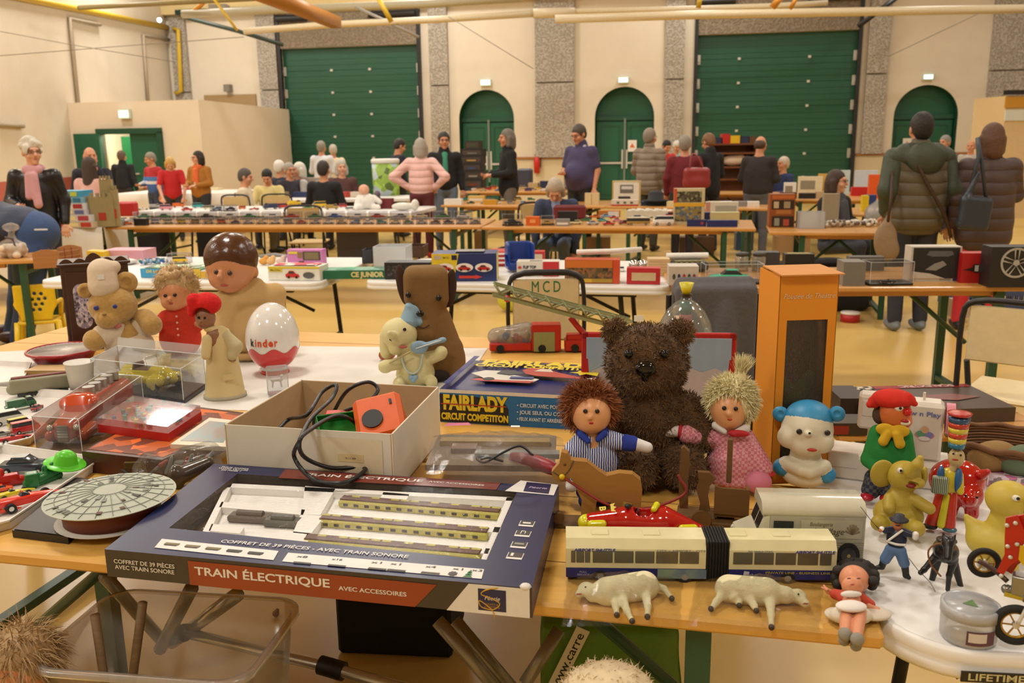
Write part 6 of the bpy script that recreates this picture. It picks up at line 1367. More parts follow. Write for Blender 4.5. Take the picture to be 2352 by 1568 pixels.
# --- racing circuit game box
q0,q1=at_z(1008,965,ZT),at_z(1290,985,ZT)
NV2=C('#252a60',.3,scale=10,amt=.2);BLU=C('#1b64a0',.4);YLT=M('#d8c02c',.4)
cb=carton('circuit_game_box','blue racing circuit game box with yellow lettering and two printed race cars','game box',(1012,968),(1352,988),76,.36,NV2,ZT,[('f',0,0,1,.9,BLU),('f',0,.9,1,1,M('#d8d0c4')),('f',0,.03,.47,.86,poly(C('#141416',.5),[(0,0),(1,0),(1,.55),(.95,.75),(.55,.95),(.1,1),(0,1)])),('f',.02,.36,.46,.84,'FAIRLADY',YLT,.05),('f',.01,.08,.47,.3,'CIRCUIT COMPETITON',YLT,.05),('f',.01,.56,.46,.59,M('#a8342c')),('f',.53,.58,1.0,.7,'• CIRCUIT AVEC PONT, LONGUEUR',M('#c8d0d8')),('f',.53,.38,.98,.5,'• JOUE SEUL OU CONTRE LA M',M('#c8d0d8')),('f',.53,.18,.83,.3,'• FEUX AVANT ET ARRIÈRES',M('#c8d0d8')),('t',.1,.8,.98,.96,'FAIRLADY',YLT,.06),('t',.08,.70,1.0,.80,'CIRCUIT COMPETITON',YLT,.05),('t',.12,.22,.62,.62,poly(M('#c9c4ba'),[(.0,.55),(.15,.35),(.3,.1),(.95,.05),(1,.3),(.6,.55),(.4,.85),(.15,.85)])),('t',.16,.2,.6,.34,poly(M('#a8382c'),[(0,.2),(.2,0),(.95,0),(1,.5),(.5,.4),(.1,.6)])),('t',.24,.22,.32,.32,disc(BLKM)),('t',.3,.42,.5,.58,poly(M('#33363e'),[(0,.2),(.5,0),(1,.4),(.5,1),(.1,.9)])),('t',.42,.3,.58,.38,poly(M('#2c3c7a'),[(0,0),(1,.2),(1,1),(0,.8)])),('t',.46,.38,.9,.66,poly(M('#a8382c'),[(.0,.7),(.1,.3),(.3,.1),(1,0),(1,.15),(.6,.6),(.35,1),(.1,1)])),('t',.55,.55,.7,.64,poly(M('#c8b8a8'),[(0,0),(.9,0),(.7,1),(.2,1)])),('t',.8,.48,1,.64,poly(YLT,[(0,.5),(.25,.65),(.3,1),(.5,.7),(1,1),(1,0),(.6,.3),(.4,0),(.3,.35)])),('t',.85,.0,1,.42,poly(M('#d8d4cc'),[(0,0),(1,0),(1,1),(.6,.9),(.2,.5)])),('t',.88,.22,1.0,.36,disc(BLKM)),('t',.02,.02,.06,.98,M('#2c3070'))])
# --- crinkled clear blister pack
t=thing('blister_pack','clear plastic bag with a toy car track, red part and coiled black cable','toy pack',at_z(1120,1105,ZT+.058),-.07);u=mpp(t.location)
b=MB();r=random.Random(4);gx,gy=18,10;rows=[]
for j in range(gy+1):
 f=j/gy;rows.append([((-165+330*i/gx+20*(1-f))*u,(.015+f*.26),.012+.045*math.sin(PI*min(1,f*1.05))**.5*(math.sin(PI*(.06+.88*i/gx))**.4)+r.uniform(-.004,.004))for i in range(gx+1)])
b.loft(rows,GLASS('#f4f6f6',.03,.1,.006,.45),True,caps=False,closed=False);b.build('wrapper',t)
b=MB();b.box((0,.16,.012),(.30,.22,.014),C('#86705a',.6));b.build('tray',t)
b=MB();b.box((0,.2,.024),(.27,.03,.014),C('#b09050',.5));b.box((-.07,.15,.024),(.06,.04,.014),C('#7a5a40',.5));b.box((.06,.12,.022),(.2,.03,.012),GRY);b.build('toy_track',t)
b=MB();b.tube([(-.02,.06,.03),(.0,.045,.04),(.03,.05,.03),(.01,.07,.03),(-.03,.06,.035),(-.01,.04,.03),(.03,.05,.05),(.07,.07,.06),(.1,.06,.04)],.003,BLKM,6,smooth_n=5);b.build('coiled_cable',t)
b=MB();b.tube([(.05,.1,.02),(.09,.07,.026),(.14,.04,.02),(.17,.02,.014)],[.014,.018,.017,.012],C('#8c1c28',.4),10);b.build('red_grip',t)
b=MB();b.add([(-.13,.22,.058),(-.06,.225,.06),(-.07,.245,.06),(-.12,.24,.06)],[(0,1,2,3)],M('#b03a6a'));b.build('sticker',t)
b=MB();b.box((.05,.21,.062),(.022,.012,.001),WHT);b.build('price_tag',t)
# --- toy ladder truck
Y_=C('#b02018',.35);KH=C('#8a9068',.5)
ty=Toy('ladder_truck','red toy ladder truck with long khaki lattice ladder raised to the left','toy truck',1230,806)
T=ty.T;u=ty.u
def bb(name,x0,y0,x1,y1,dn,df,m,bev=3,parent=None):
 a_,c_=Vector(T(x0,y1,dn)),Vector(T(x1,y1,dn));hh=(y1-y0)*u/math.cos(T.phi);b=MB()
 b.box(((a_.x+c_.x)/2,-(dn+df)/2*u,a_.z+hh/2),(c_.x-a_.x,abs(dn-df)*u,hh),m,bev=bev*u);return b.build(name,parent or ty.o)
bb('chassis',1125,788,1222,806,22,-22,Y_);bb('cab',1220,748,1288,808,22,-22,Y_);bb('cab_door',1226,764,1274,808,24,20,C('#8a8f5c',.5),1);bb('rear_deck',1296,783,1345,808,22,-22,Y_);bb('turntable',1300,770,1345,785,15,-15,Y_)
b=MB();b.sdf([ty.k((1140,772,0),(1210,765,0),20,26),ty.e(1175,785,0,44,18,20)],3*u,6*u,GLASS('#e8e8e4',.2,.1,.01));b.build('clear_bag',ty.o)
for i,(x,y,c_)in enumerate(((1150,778,'#b0a888'),(1163,772,'#2c4a8c'),(1172,782,'#c8b04a'),(1185,775,'#b8402c'),(1196,780,'#c83a2a'),(1205,782,'#2c5a9c'),(1210,772,'#b8a050'))):ty.ball('toy_figure_part',x,y,4,9,11,9,M(c_))
la=[Vector(T(1136,664,30)),Vector(T(1445,746,-2))];d_=la[1]-la[0];Ln=d_.length;Xl=tr(la[0])@Vector((1,0,0)).rotation_difference(d_).to_matrix().to_4x4()
for sy in(-1,1):
 b=MB();wdt=13*u;z0_,z1_=-8*u,10*u
 b.box((Ln/2,sy*wdt,z1_),(Ln,1.6*u,5*u),KH,Xl);b.box((Ln/2,sy*wdt,z0_-6*u),(Ln*.98,1.6*u,7*u),KH,Xl)
 n=16
 for k in range(n):x0_,x1_=Ln*k/n,Ln*(k+1)/n;b.tube([(x0_,sy*wdt,z0_ if k%2 else z1_),(x1_,sy*wdt,z1_ if k%2 else z0_)],2.4*u,KH,5,X=Xl)
 b.build('ladder_rail',ty.o)
b=MB()
for k in range(18):b.cyl((Ln*(k+.5)/18,-13*u,8*u),(Ln*(k+.5)/18,13*u,8*u),1.5*u,KH,n=6,X=Xl)
b.box((Ln*.55,0,3*u),(Ln*.85,20*u,2*u),C('#767b58',.5),Xl);b.build('rung',ty.o)
ty.ball('pulley',1168,689,32,8,8,5,C('#c8402c',.4));ty.tube('ladder_arm',[(1310,730,0),(1330,755,0),(1350,775,0)],7,Y_)
for x in(1150,1245,1320):
 for d in(22,-22):b=MB();c_=Vector(T(x,800,d));b.cyl(c_-Vector((0,3*u,0)),c_+Vector((0,3*u,0)),9*u,RUB);b.build('wheel',ty.o)
# --- framed picture with red frame
pf=at_z(1512,985,ZT);Yp=2.62
t=thing('framed_picture','red framed picture of sky and clouds standing behind the brown bear','picture',at_d(1512,900,Yp),R_(-6));tl,trr=at_d(1336,768,Yp),at_d(1690,768,Yp);t.location=((tl.x+trr.x)/2,Yp,ZT);wF=trr.x-tl.x;hF=tl.z-ZT;fr_=.024;REDF=C('#a81c1c',.35)
Xf=rx(R_(-4))
for nm_,c_,s_ in(('frame',(0,0,hF-fr_/2),(wF,.02,fr_)),('frame',(0,0,fr_/2),(wF,.02,fr_)),('frame',(-wF/2+fr_/2,0,hF/2),(fr_,.02,hF)),('frame',(wF/2-fr_/2,0,hF/2),(fr_,.02,hF))):b=MB();b.box(c_,s_,REDF,Xf,.004);b.build(nm_,t)
b=MB();b.box((0,.003,hF/2),(wF-.03,.004,hF-.03),C('#8fa4bc',.5));b.build('print_sky',t)
b=MB();r=random.Random(8)
for sx in(-1,1):
 for k in range(5):x_,z_,q=sx*(.06+.035*k),hF*.33+.012*((k*7)%3),.035
 pts=[(sx*.03,.03),(sx*(wF/2-.03),.03),(sx*(wF/2-.03),hF*.5),(sx*.17,hF*.56),(sx*.13,hF*.5),(sx*.1,hF*.55),(sx*.06,hF*.48),(sx*.03,hF*.5)]
 b.prism(pts if sx>0 else pts[::-1],0,.0008,C('#b0aab2',.5),face((0,-.0005,0),(0,-1,0)))
b.build('print_clouds',t)
# --- clear dome with yellow funnel
ty=Toy('globe_toy','clear plastic dome toy with yellow funnel top behind the red framed picture','toy',1570,790);T=ty.T;u=ty.u;c_=Vector(T(1573,790,0))
b=MB();R=64*u;b.lathe([(R,0),(R*.99,R*.35),(R*.9,R*.8),(R*.68,R*1.22),(R*.4,R*1.5),(R*.2,R*1.62),(R*.18,R*1.7)],GLASS('#e4e8ea',.12,.06),X=tr(c_.x,c_.y,0));b.build('dome',ty.o)
b=MB();b.lathe([(R*.2,R*1.62),(R*.16,R*1.7),(R*.15,R*1.8),(R*.22,R*1.82)],C('#3c2a24',.4),X=tr(c_.x,c_.y,0));b.build('collar',ty.o)
b=MB();b.lathe([(R*.12,R*1.78),(R*.26,R*2.22),(R*.22,R*2.2),(.0,R*1.9)],C('#c8b818',.4),X=tr(c_.x,c_.y,0));b.build('funnel',ty.o)
for z0_,z1_,cc in((1.1,1.55,'#2f6a4a'),(.7,1.1,'#a8443c'),(.35,.7,'#4a4458')):
 b=MB();b.lathe([(R*.2,R*z0_),(R*.22,R*z1_)],M(cc),X=tr(c_.x,c_.y,0));b.build('inner_column',ty.o)
b=MB();b.box((c_.x-R*.3,c_.y-R*.78,R*1.13),(12*u,1*u,7*u),WHT,None);b.build('price_tag',ty.o)
# --- orange puppet box
ORB=C('#d98a1a',.5,scale=5,amt=.06)
oA,oB=at_z(1768,1112,ZT),at_z(1897,1106,ZT)
ty=Toy('puppet_box','tall orange puppet box with a large clear window','box',1768,1112);T=ty.T;o=ty.o;u=ty.u
o.rotation_euler=(0,0,math.atan2(oB.y-oA.y,oB.x-oA.x));o.location=oA
wO=(oB-oA).length*1.0;hO=0.0
for Zs in np.linspace(ZT+.2,ZT+.8,601):
 if(CR.transposed()@(Vector((oA.x,oA.y,Zs))-Vector((0,0,H)))).y/-(CR.transposed()@(Vector((oA.x,oA.y,Zs))-Vector((0,0,H)))).z*F>=CY-632:hO=Zs-ZT;break
dO=.13;wx0,wx1,wz0,wz1=wO*.15,wO*.85,hO*.12,hO*.79
b=MB()
for c_,s_ in(((wx0/2,.001,hO/2),(wx0,.002,hO)),(((wO+wx1)/2,.001,hO/2),(wO-wx1,.002,hO)),((wO/2,.001,wz0/2),(wx1-wx0,.002,wz0)),((wO/2,.001,(hO+wz1)/2),(wx1-wx0,.002,hO-wz1)),((.001,dO/2,hO/2),(.002,dO,hO)),((wO-.001,dO/2,hO/2),(.002,dO,hO)),((wO/2,dO-.001,hO/2),(wO,.002,hO)),((wO/2,dO/2,.001),(wO,dO,.002))):b.box(c_,s_,ORB)
b.box((wO/2,dO-.004,hO/2),(wO-.006,.002,hO-.01),C('#3a2c1c',.8));b.build('carton',o)
b=MB();b.prism([(-.004,-.002),(wO+.004,-.002),(wO+.002,dO),(0,dO)],hO,hO+.003,C('#c8863c',.6),rx(R_(2)));b.build('lid_flap',o)
b=MB();b.box((wO/2,.003,(wz0+wz1)/2),(wx1-wx0+.004,.0006,wz1-wz0+.004),GLASS('#e6e4dc',.03,.08,.006));b.build('clear_window',o)
TXT('Poupée de Théâtre',.017,C('#d8b48a',.6),face((wO/2,-.0012,hO*.90),(0,-1,0)),o,'lettering',shear=.3,width=wO*.88,bold=.01);TXT('Décor',.015,C('#d8b48a',.6),face((wO*.2,-.0012,hO*.06),(0,-1,0)),o,'lettering',shear=.3)
xm=wO/2;hx_=wO*.30
b=MB();b.sdf([K((xm-hx_,dO*.5,hO*.50),(xm,dO*.4,hO*.38),.014,.022),K((xm+hx_,dO*.5,hO*.49),(xm,dO*.4,hO*.38),.014,.022),K((xm,dO*.4,hO*.38),(xm,dO*.36,hO*.3),.022,.008)],.004,.012,C('#2f7a24',.6,bump=.003));b.build('green_scarf',o)
b=MB();b.sdf([E((xm,dO*.55,hO*.25),(hx_*.9,.024,.08)),K((xm-hx_*.6,dO*.5,hO*.36),(xm-hx_,dO*.5,hO*.22),.014),K((xm+hx_*.6,dO*.5,hO*.36),(xm+hx_,dO*.5,hO*.26),.014)],.004,.012,C('#b8506a',.8,kind='stripe',scale=26,c2='#d8c8c0',amt=.1));b.build('striped_costume',o)
# ================================================================= dolls, soft toys and figures on the stall
BKE=C('#0c0c0e',.08);PLUSH=lambda c,**k:C(c,.95,scale=90,amt=.25,bump=.002,sheen=.4,**k)
KNIT=lambda c:C(c,.9,scale=140,amt=.2,bump=.0015)
def eyes(ty,pts,r,mat=BKE,name='eye',flat=.6):
 for x,y,d in pts:ty.ball(name,x,y,d,r,r,r*flat,mat)
def tagp(ty,x,y,d,w=12,h=9):b=MB();b.box(ty.T(x,y,d),(w*ty.u,1*ty.u,h*ty.u),WHT);b.build('price_tag',ty.o)
# --- dark toy wardrobe
ty=Toy('toy_wardrobe','dark brown toy wardrobe with scalloped top and oval lace window','toy wardrobe',238,800);T,u=ty.T,ty.u
WD=C('#4a2a1a',.35,kind='wood',scale=5,c2='#36200f')
X0,X1=T(168,800)[0],T(308,800)[0];hW=196*u;dW=100*u
b=MB();b.box(((X0+X1)/2,dW/2,hW/2),(X1-X0,dW,hW),WD,bev=.004);b.box(((X0+X1)/2,dW/2,hW),(X1-X0+.02,dW+.02,.012),WD,bev=.003);b.box(((X0+X1)/2,dW/2,.01),(X1-X0+.014,dW+.014,.02),WD,bev=.003);b.build('cabinet',ty.o)
n=40;wv=X1-X0
pts=[(X1,hW),(X1,hW+.006)]+[(X1-wv*k/n,hW+.008+.016*abs(math.sin(PI*k/8))+(.02 if n*.38<k<n*.62 else 0))for k in range(n+1)]+[(X0,hW)]
b=MB();b.prism(pts,-.005,.005,WD,rx(PI/2));b.build('crest',ty.o)
for sx in(0,1):
 xc=X0+wv*(.27+.46*sx);b=MB();b.box((xc,-.002,hW*.52),(wv*.42,.008,hW*.8),WD,bev=.002);dr=b.build('door',ty.o)
 b=MB();b.prism([(xc+17*u*math.cos(k*PI/16),hW*.52+(34*u if math.sin(k*PI/16)>0 else-34*u)+17*u*math.sin(k*PI/16))for k in range(32)],.0062,.0072,C('#8c8090',.8,kind='print',scale=110,c2='#c8bcc0'),rx(PI/2));b.build('lace_window',dr)
 b=MB();b.ell((xc+(wv*.17 if not sx else-wv*.17),-.010,hW*.52),.005,M('#c8a04c'));b.build('knob',dr)
# --- tan bear in white cap and sweater
TAN=PLUSH('#b08a4a');SWE=C('#d2bfa6',.9,scale=60,bump=.001)
ty=Toy('teddy_bear','old tan teddy bear in pale cap and sweater, head tilted down','teddy bear',300,838)
ty.sd('body',[ty.e(277,700,0,52,45,44),ty.e(264,730,26,27,22,26),ty.s(300,770,0,34),ty.e(300,805,-4,46,36,40),ty.k((340,735,8),(352,752,22),22,24),ty.k((262,765,12),(232,775,26),20,24),ty.k((272,825,10),(250,832,48),19,20),ty.k((328,825,10),(345,832,48),19,20)],TAN,2.6,6)
for x,y,r in((225,664,17),(310,652,24)):ty.sd('ear',[ty.e(x,y,4,r,r,r*.5),CUT(ty.e(x-1,y+2,r*.75,r*.55,r*.55,r*.4))],TAN,1.6,3)
ty.sd('sweater',[ty.e(303,795,-2,54,42,46),ty.k((330,752,2),(345,745,4),24),ty.k((280,758,8),(250,766,18),24,25)],SWE,2.6,6)
ty.sd('cap',[ty.k((263,655,4),(262,625,0),33,30),ty.k((262,620,0),(288,616,0),20,14)],SWE,2.2,5)
eyes(ty,[(243,706,38),(281,706,42)],5.5,C('#27307a',.3));ty.ball('nose',258,722,52,5,3,3,C('#8a6a34',.8));ty.ball('mouth',282,748,36,9,6,4,C('#b0645a',.8));tagp(ty,259,640,36,14,10)
# --- girl doll in red knit
def doll_face(ty,cx,cy,d,r,eye_dx,eye_c='#2a1f1c',mouth='#b04a44',er=4):
 eyes(ty,[(cx-eye_dx,cy,d),(cx+eye_dx,cy,d)],er,C(eye_c,.15));ty.ball('mouth',cx,cy+r*.55,d,er*1.1,er*.6,er*.5,C(mouth,.4))
DSK=C('#d89468',.4,scale=12,amt=.05)
ty=Toy('doll','blond curly haired doll in red knitted cardigan beside the tan bear','doll',418,812)
ty.sd('body',[ty.e(418,672,0,36,40,36),ty.e(410,694,14,26,20,22),ty.k((402,690,34),(402,690,37),5),ty.k((418,700,0),(418,740,0),14),ty.e(418,765,0,38,46,30),ty.s(455,747,20,8),ty.s(362,748,10,9)]+[ty.k((455,747,20),(460+k*3,752+k*2,30),3)for k in range(-1,3)],DSK,2,5)
ty.sd('cardigan',[ty.e(418,775,0,46,48,36),ty.k((418,712,0),(418,730,0),22,32),ty.k((392,728,0),(368,746,8),18,14),ty.k((440,728,2),(456,752,14),19,14)],KNIT('#c8351f'),2.4,6)
for k in range(4):ty.ball('button',414,728+k*14,36+k*3,2.4,2.4,1.5,M('#d8b0a0'))
r_=random.Random(6)
pr=[ty.e(421,655,-8,42,36,40)]+[ty.s(421+40*math.cos(a_)*c_,655-38*s_,-6+34*c_*math.sin(a_),9)for a_,s_,c_ in[(r_.uniform(0,6.28),s_,math.sqrt(1-s_*s_))for s_ in[r_.uniform(-.75,1)for _ in range(70)]]if not(math.sin(a_)*c_>.35 and s_<.35)]
hm=C('#c0a070',.55,scale=60,amt=.3,bump=.002);hb2=MB();hb2.sdf(pr+[CUT(ty.e(408,690,40,30,34,32))],2*ty.u,3*ty.u,hm)
V=[Vector(v)for v in hb2.v];pts_,nn_=surface_points(V,hb2.f,900,r_);hairs(hb2,pts_,nn_,14*ty.u,.7*ty.u,hm,r_,.4,.6);hb2.build('hair',ty.o)
doll_face(ty,405,681,36,32,10,er=4.2)
# --- big doll with painted brown hair
ty=Toy('doll','large doll with moulded brown hair and cream jersey looking down','doll',585,822);HSK=C('#c98a62',.35,scale=10,amt=.05)
ty.sd('body',[ty.e(550,608,0,55,60,56),ty.e(542,640,16,42,30,36),ty.k((527,632,52),(525,640,54),5,7),ty.e(545,664,24,16,10,14),ty.e(600,628,-8,8,14,8),ty.k((560,650,-6),(575,700,-6),26),ty.e(585,760,0,50,60,40),ty.s(615,795,34,16)],HSK,2.4,6)
ty.sd('hair',[ty.e(551,595,-4,59,58,60),CUT(ty.e(538,652,48,50,48,40)),CUT(ty.b(545,690,0,90,50,90,2))],C('#4c2a14',.25,scale=24,amt=.35,bump=.004),1.8,3)
eyes(ty,[(519,630,52),(547,634,57)],5.2,C('#3a2418',.2),flat=.8)
ty.ball('mouth',533,659,50,9,2.5,2.5,C('#a8483c',.4))
JER=C('#c2a06a',.9,scale=14,amt=.15,bump=.004)
ty.sd('jersey',[ty.e(585,760,-2,58,66,46),ty.k((560,675,0),(600,660,-6),22,20),ty.k((540,700,4),(520,760,20),26,20),ty.k((630,690,-6),(650,760,8),28,22),ty.k((530,690,6),(640,680,-6),26)],JER,2.6,8)
ty.tube('jersey_hem',[(530,812,10),(560,818,40),(610,818,42),(640,812,10)],8,JER,8)
# --- small doll in red hat and cream coat
ty=Toy('doll','small dark skinned doll in red woolly hat and long cream coat','doll',518,912);BSK=C('#8c6248',.45,scale=14);COAT=C('#cdb986',.85,scale=10,amt=.12,bump=.002);T,u=ty.T,ty.u
ty.sd('body',[ty.e(490,730,0,22,27,23),ty.e(485,742,12,14,12,12),ty.k((480,738,22),(480,739,24),3),ty.k((496,745,0),(506,780,0),9),ty.k((508,770,0),(515,830,0),20,24),ty.s(536,826,22,7),ty.k((536,826,22),(544,830,26),4)],BSK,1.8,4)
c0_=Vector(T(518,912,0))
b=MB();b.lathe([(47*u,0),(47*u,10*u),(44*u,12*u),(40*u,50*u),(34*u,100*u),(27*u,140*u),(20*u,158*u),(9*u,166*u)],COAT,X=tr(c0_.x,c0_.y,0),sy=.8);b.build('coat',ty.o)
b=MB();b.lathe([(47.6*u,0),(47.6*u,10*u)],C('#b0a890',.8),X=tr(c0_.x,c0_.y,0),sy=.8);b.build('hem',ty.o)
ty.sd('sleeve',[ty.k((528,775,6),(548,800,14),15,17),ty.k((548,800,14),(540,820,22),16,12)],C('#b8ad84',.85,bump=.002),1.8,4);ty.sd('sleeve',[ty.k((490,780,12),(484,815,24),12,10)],COAT,1.8,4);ty.sd('collar',[ty.k((492,755,8),(520,762,2),8,9)],COAT,1.6,3)
b=MB();b.box(T(528,868,40),(24*u,2*u,12*u),COAT);b.build('pocket',ty.o)
ty.sd('hat',[ty.e(494,700,-2,33,26,32),ty.k((470,692,4),(462,718,6),17,9),CUT(ty.e(482,730,22,20,22,22))],C('#c81818',.95,scale=80,amt=.3,bump=.003),1.8,4)
eyes(ty,[(476,731,20),(489,733,22)],3.2);ty.ball('mouth',480,750,21,4,1.5,2,C('#7a2c28',.4))
# --- plain egg shaped container
ty=Toy('egg_container','large glossy white and red egg shaped container lettered in orange','container',632,856);T,u=ty.T,ty.u
EGW=C('#e0dcd6',.12,coat=.5);EGR=C('#c8201c',.15,coat=.5);c0_=Vector(T(632,856,0))
b=MB();b.lathe([(0,10*u),(34*u,12*u)]+[(60*u*math.cos(a_)*(1+.07*math.sin(-a_)),86*u+78*u*math.sin(a_))for a_ in[R_(k)for k in range(-64,91,7)]]+[(0,164*u)],EGW,36,X=tr(c0_.x,c0_.y,0));b.build('upper_shell',ty.o)
n=72;prof=[];rows=[]
for k in range(9):
 f=k/8;row=[]
 for j in range(n):
  a_=2*PI*j/n;top=62+6*math.sin(a_*7);z_=10+(top-10)*f;sn=max(-.98,min(1,(z_-86)/78));rr_=60.6*math.sqrt(1-sn*sn)*(1-.07*sn)
  row.append((c0_.x+rr_*u*math.cos(a_),c0_.y+rr_*u*math.sin(a_),z_*u))
 rows.append(row)
b=MB();b.loft(rows,EGR,caps=False);b.lathe([(30*u,0),(34*u,4*u),(26*u,16*u)],EGR,X=tr(c0_.x,c0_.y,0));b.build('lower_shell',ty.o)
def eggtext(s_,px0,px1,m):
 xm=(px0+px1)/2;a_=math.asin(max(-.9,min(.9,(xm-632)/60)));X=tr(c0_.x,c0_.y,82*u)@rz(a_)@face((0,-61.5*u,0),(0,-1,0));return TXT(s_,24*u,m,X,ty.o,'lettering',bold=.03,width=(px1-px0)*u*.98)
for ch,x0_,x1_ in(('k',577,587),('i',588,591),('n',593,602),('d',604,614),('e',616,626),('r',628,635)):eggtext(ch,x0_+6,x1_+6,C('#1c1412',.4)if ch=='k' else C('#d84818',.4))
# --- acrylic block
ty=Toy('acrylic_block','clear acrylic block standing before the white and red egg','ornament',640,908);T,u=ty.T,ty.u
b=MB();b.box(T(640,872,0),(48*u,40*u,60*u),GLASS('#f0f2f4',.14,.02),rz(.15)if False else None,bev=2*u);b.build('block',ty.o)
b=MB();b.sdf([ty.k((628,872,0),(648,872,0),4),ty.k((630,872,0),(628,888,0),2),ty.k((646,872,0),(648,888,0),2),ty.s(650,864,0,4)],1.2*u,2*u,WHT);b.build('etched_figure',ty.o)
# --- brown cloth dog
BDG=C('#7c5c34',.95,scale=50,amt=.12,bump=.0015);DEAR=C('#3c2418',.9,scale=40)
ty=Toy('toy_dog','brown cloth toy dog with long dark brown ears sitting upright','toy dog',1012,868)
ty.sd('body',[ty.b(986,662,0,50,47,40,24),ty.e(988,690,0,44,50,42),ty.k((984,720,14),(978,765,34),34,26),ty.k((1000,740,-8),(1018,820,-8),42,52),ty.e(1018,835,-4,50,34,44),ty.k((990,790,20),(985,860,34),18,16),ty.k((1045,800,10),(1050,858,26),20,17)],BDG,2.8,10)
ty.sd('ear',[ty.e(934,658,8,13,46,8,rot=(0,R_(-9),0))],DEAR,2,3);ty.sd('ear',[ty.e(1041,668,8,13,44,8,rot=(0,R_(6),0))],DEAR,2,3)
eyes(ty,[(947,684,45),(1014,692,45)],6.5);ty.ball('nose',972,726,60,9,7,5,BKE);ty.tube('stitched_mouth',[(965,752,60),(978,757,60),(992,750,58)],1.2,DEAR)
ty.sd('foot_patch',[ty.e(1008,862,44,24,12,10)],C('#241a14',.9),2,2)
# --- rubber elephant with mandolin
RUBY=C('#d0c692',.6,scale=6,amt=.12);BLU2=C('#86a6bc',.6,scale=6,amt=.25)
ty=Toy('rubber_elephant','cream rubber toy elephant with blue ears playing a small mandolin','toy elephant',955,882);T,u=ty.T,ty.u
ty.sd('body',[ty.e(922,768,4,41,38,38),ty.s(912,800,22,15),ty.s(950,800,22,13),ty.k((912,775,38),(906,772,52),10,8),ty.k((906,772,52),(902,768,58),8,6),ty.k((940,800,0),(955,850,0),26,42),ty.e(955,858,0,44,26,38),ty.k((930,832,14),(895,838,34),15,13),ty.k((985,825,6),(1012,818,20),16,13),ty.s(888,840,36,15),ty.s(1015,812,22,14),ty.k((925,872,20),(918,878,40),14),ty.k((985,872,20),(990,878,40),14)],RUBY,2,6)
ty.sd('ear',[ty.k((945,738,0),(946,708,-2),22,9),ty.k((946,708,-2),(966,742,0),9,12),ty.e(952,728,2,20,26,6)],BLU2,1.8,4);ty.sd('ear',[ty.k((888,770,6),(892,808,10),10,14),ty.e(890,795,8,12,24,8)],RUBY,1.8,4)
eyes(ty,[(935,760,40),(904,780,40)],4);ty.ball('mouth',930,798,40,10,3.5,3,C('#b05a4c',.5))
ty.sd('mandolin',[ty.e(966,800,38,20,15,6),ty.k((976,796,40),(1020,786,42),5,5),ty.e(1018,786,42,9,6,4)],BLU2,1.5,3);ty.tube('string',[(958,803,45),(1015,787,47)],1,WHT)
ty.sd('bow',[ty.k((900,832,50),(945,810,48),2.5,2.5)],C('#a89a6a',.6),1.2,1)
ty.tube('necklace',[(925,818,28),(934,848,42),(950,858,46),(966,846,42),(972,816,30)],2.6,C('#b8c0b0',.6),6)
ty.sd('flower',[ty.s(945,866,44,6),ty.s(955,866,44,6),ty.s(950,873,44,6)],BLU2,1.3,2)
b=MB();b.sdf([E((0,0,.022),(.03,.03,.022)),E((.015,0,.03),(.022,.025,.018))],.004,.01,C('#9c4a1c',.35));one(b,'toy_ball','shiny orange brown rounded piece between the egg and the elephant','toy part',at_z(888,828,ZT),0)
# --- large brown bear
BR=C('#553a1c',.95,scale=45,amt=.3,sheen=.25);BR2=C('#6c4c26',.95,scale=45,amt=.3,sheen=.25)
ty=Toy('teddy_bear','large dark brown plush teddy bear sitting between two hand puppets','teddy bear',1490,1095);T,u=ty.T,ty.u
furb=[ty.e(1480,842,0,90,86,78),ty.e(1474,880,50,44,38,40),ty.e(1490,985,-6,98,105,72),ty.k((1490,900,0),(1490,950,0),60,80),ty.k((1415,950,4),(1390,1030,46),40,34),ty.k((1570,945,4),(1608,1000,40),40,34),ty.k((1455,1062,40),(1466,1078,96),44,46),ty.k((1545,1060,40),(1568,1072,88),44,46)]
bm=MB().sdf(furb,3.2*u,12*u,BR);rr=random.Random(12);p_,n_=surface_points([Vector(v)for v in bm.v],bm.f,11000,rr)
bm.build('body',ty.o);fb=MB()
hairs(fb,p_[:5600],n_[:5600],13*u,1.4*u,BR,rr,.25,.55);hairs(fb,p_[5600:],n_[5600:],12*u,1.4*u,BR2,rr,.25,.55)
tag(fb.build('fur',ty.o),None,None,None,'stuff')
for x,y,r in((1408,778,27),(1553,778,29)):
 eb=MB().sdf([ty.e(x,y,4,r,r,15),CUT(ty.e(x,y+3,22,r*.5,r*.5,12))],2.6*u,4*u,BR);p_,n_=surface_points([Vector(v)for v in eb.v],eb.f,700,rr);hairs(eb,p_,n_,11*u,1.3*u,BR2,rr,.2,.5);eb.build('ear',ty.o)
eyes(ty,[(1441,836,74),(1519,834,74)],10,flat=.8);ty.sd('nose',[ty.e(1478,868,92,23,17,12),ty.k((1478,880,90),(1478,886,88),8)],BKE,1.8,4);tagp(ty,1462,761,66,20,13)
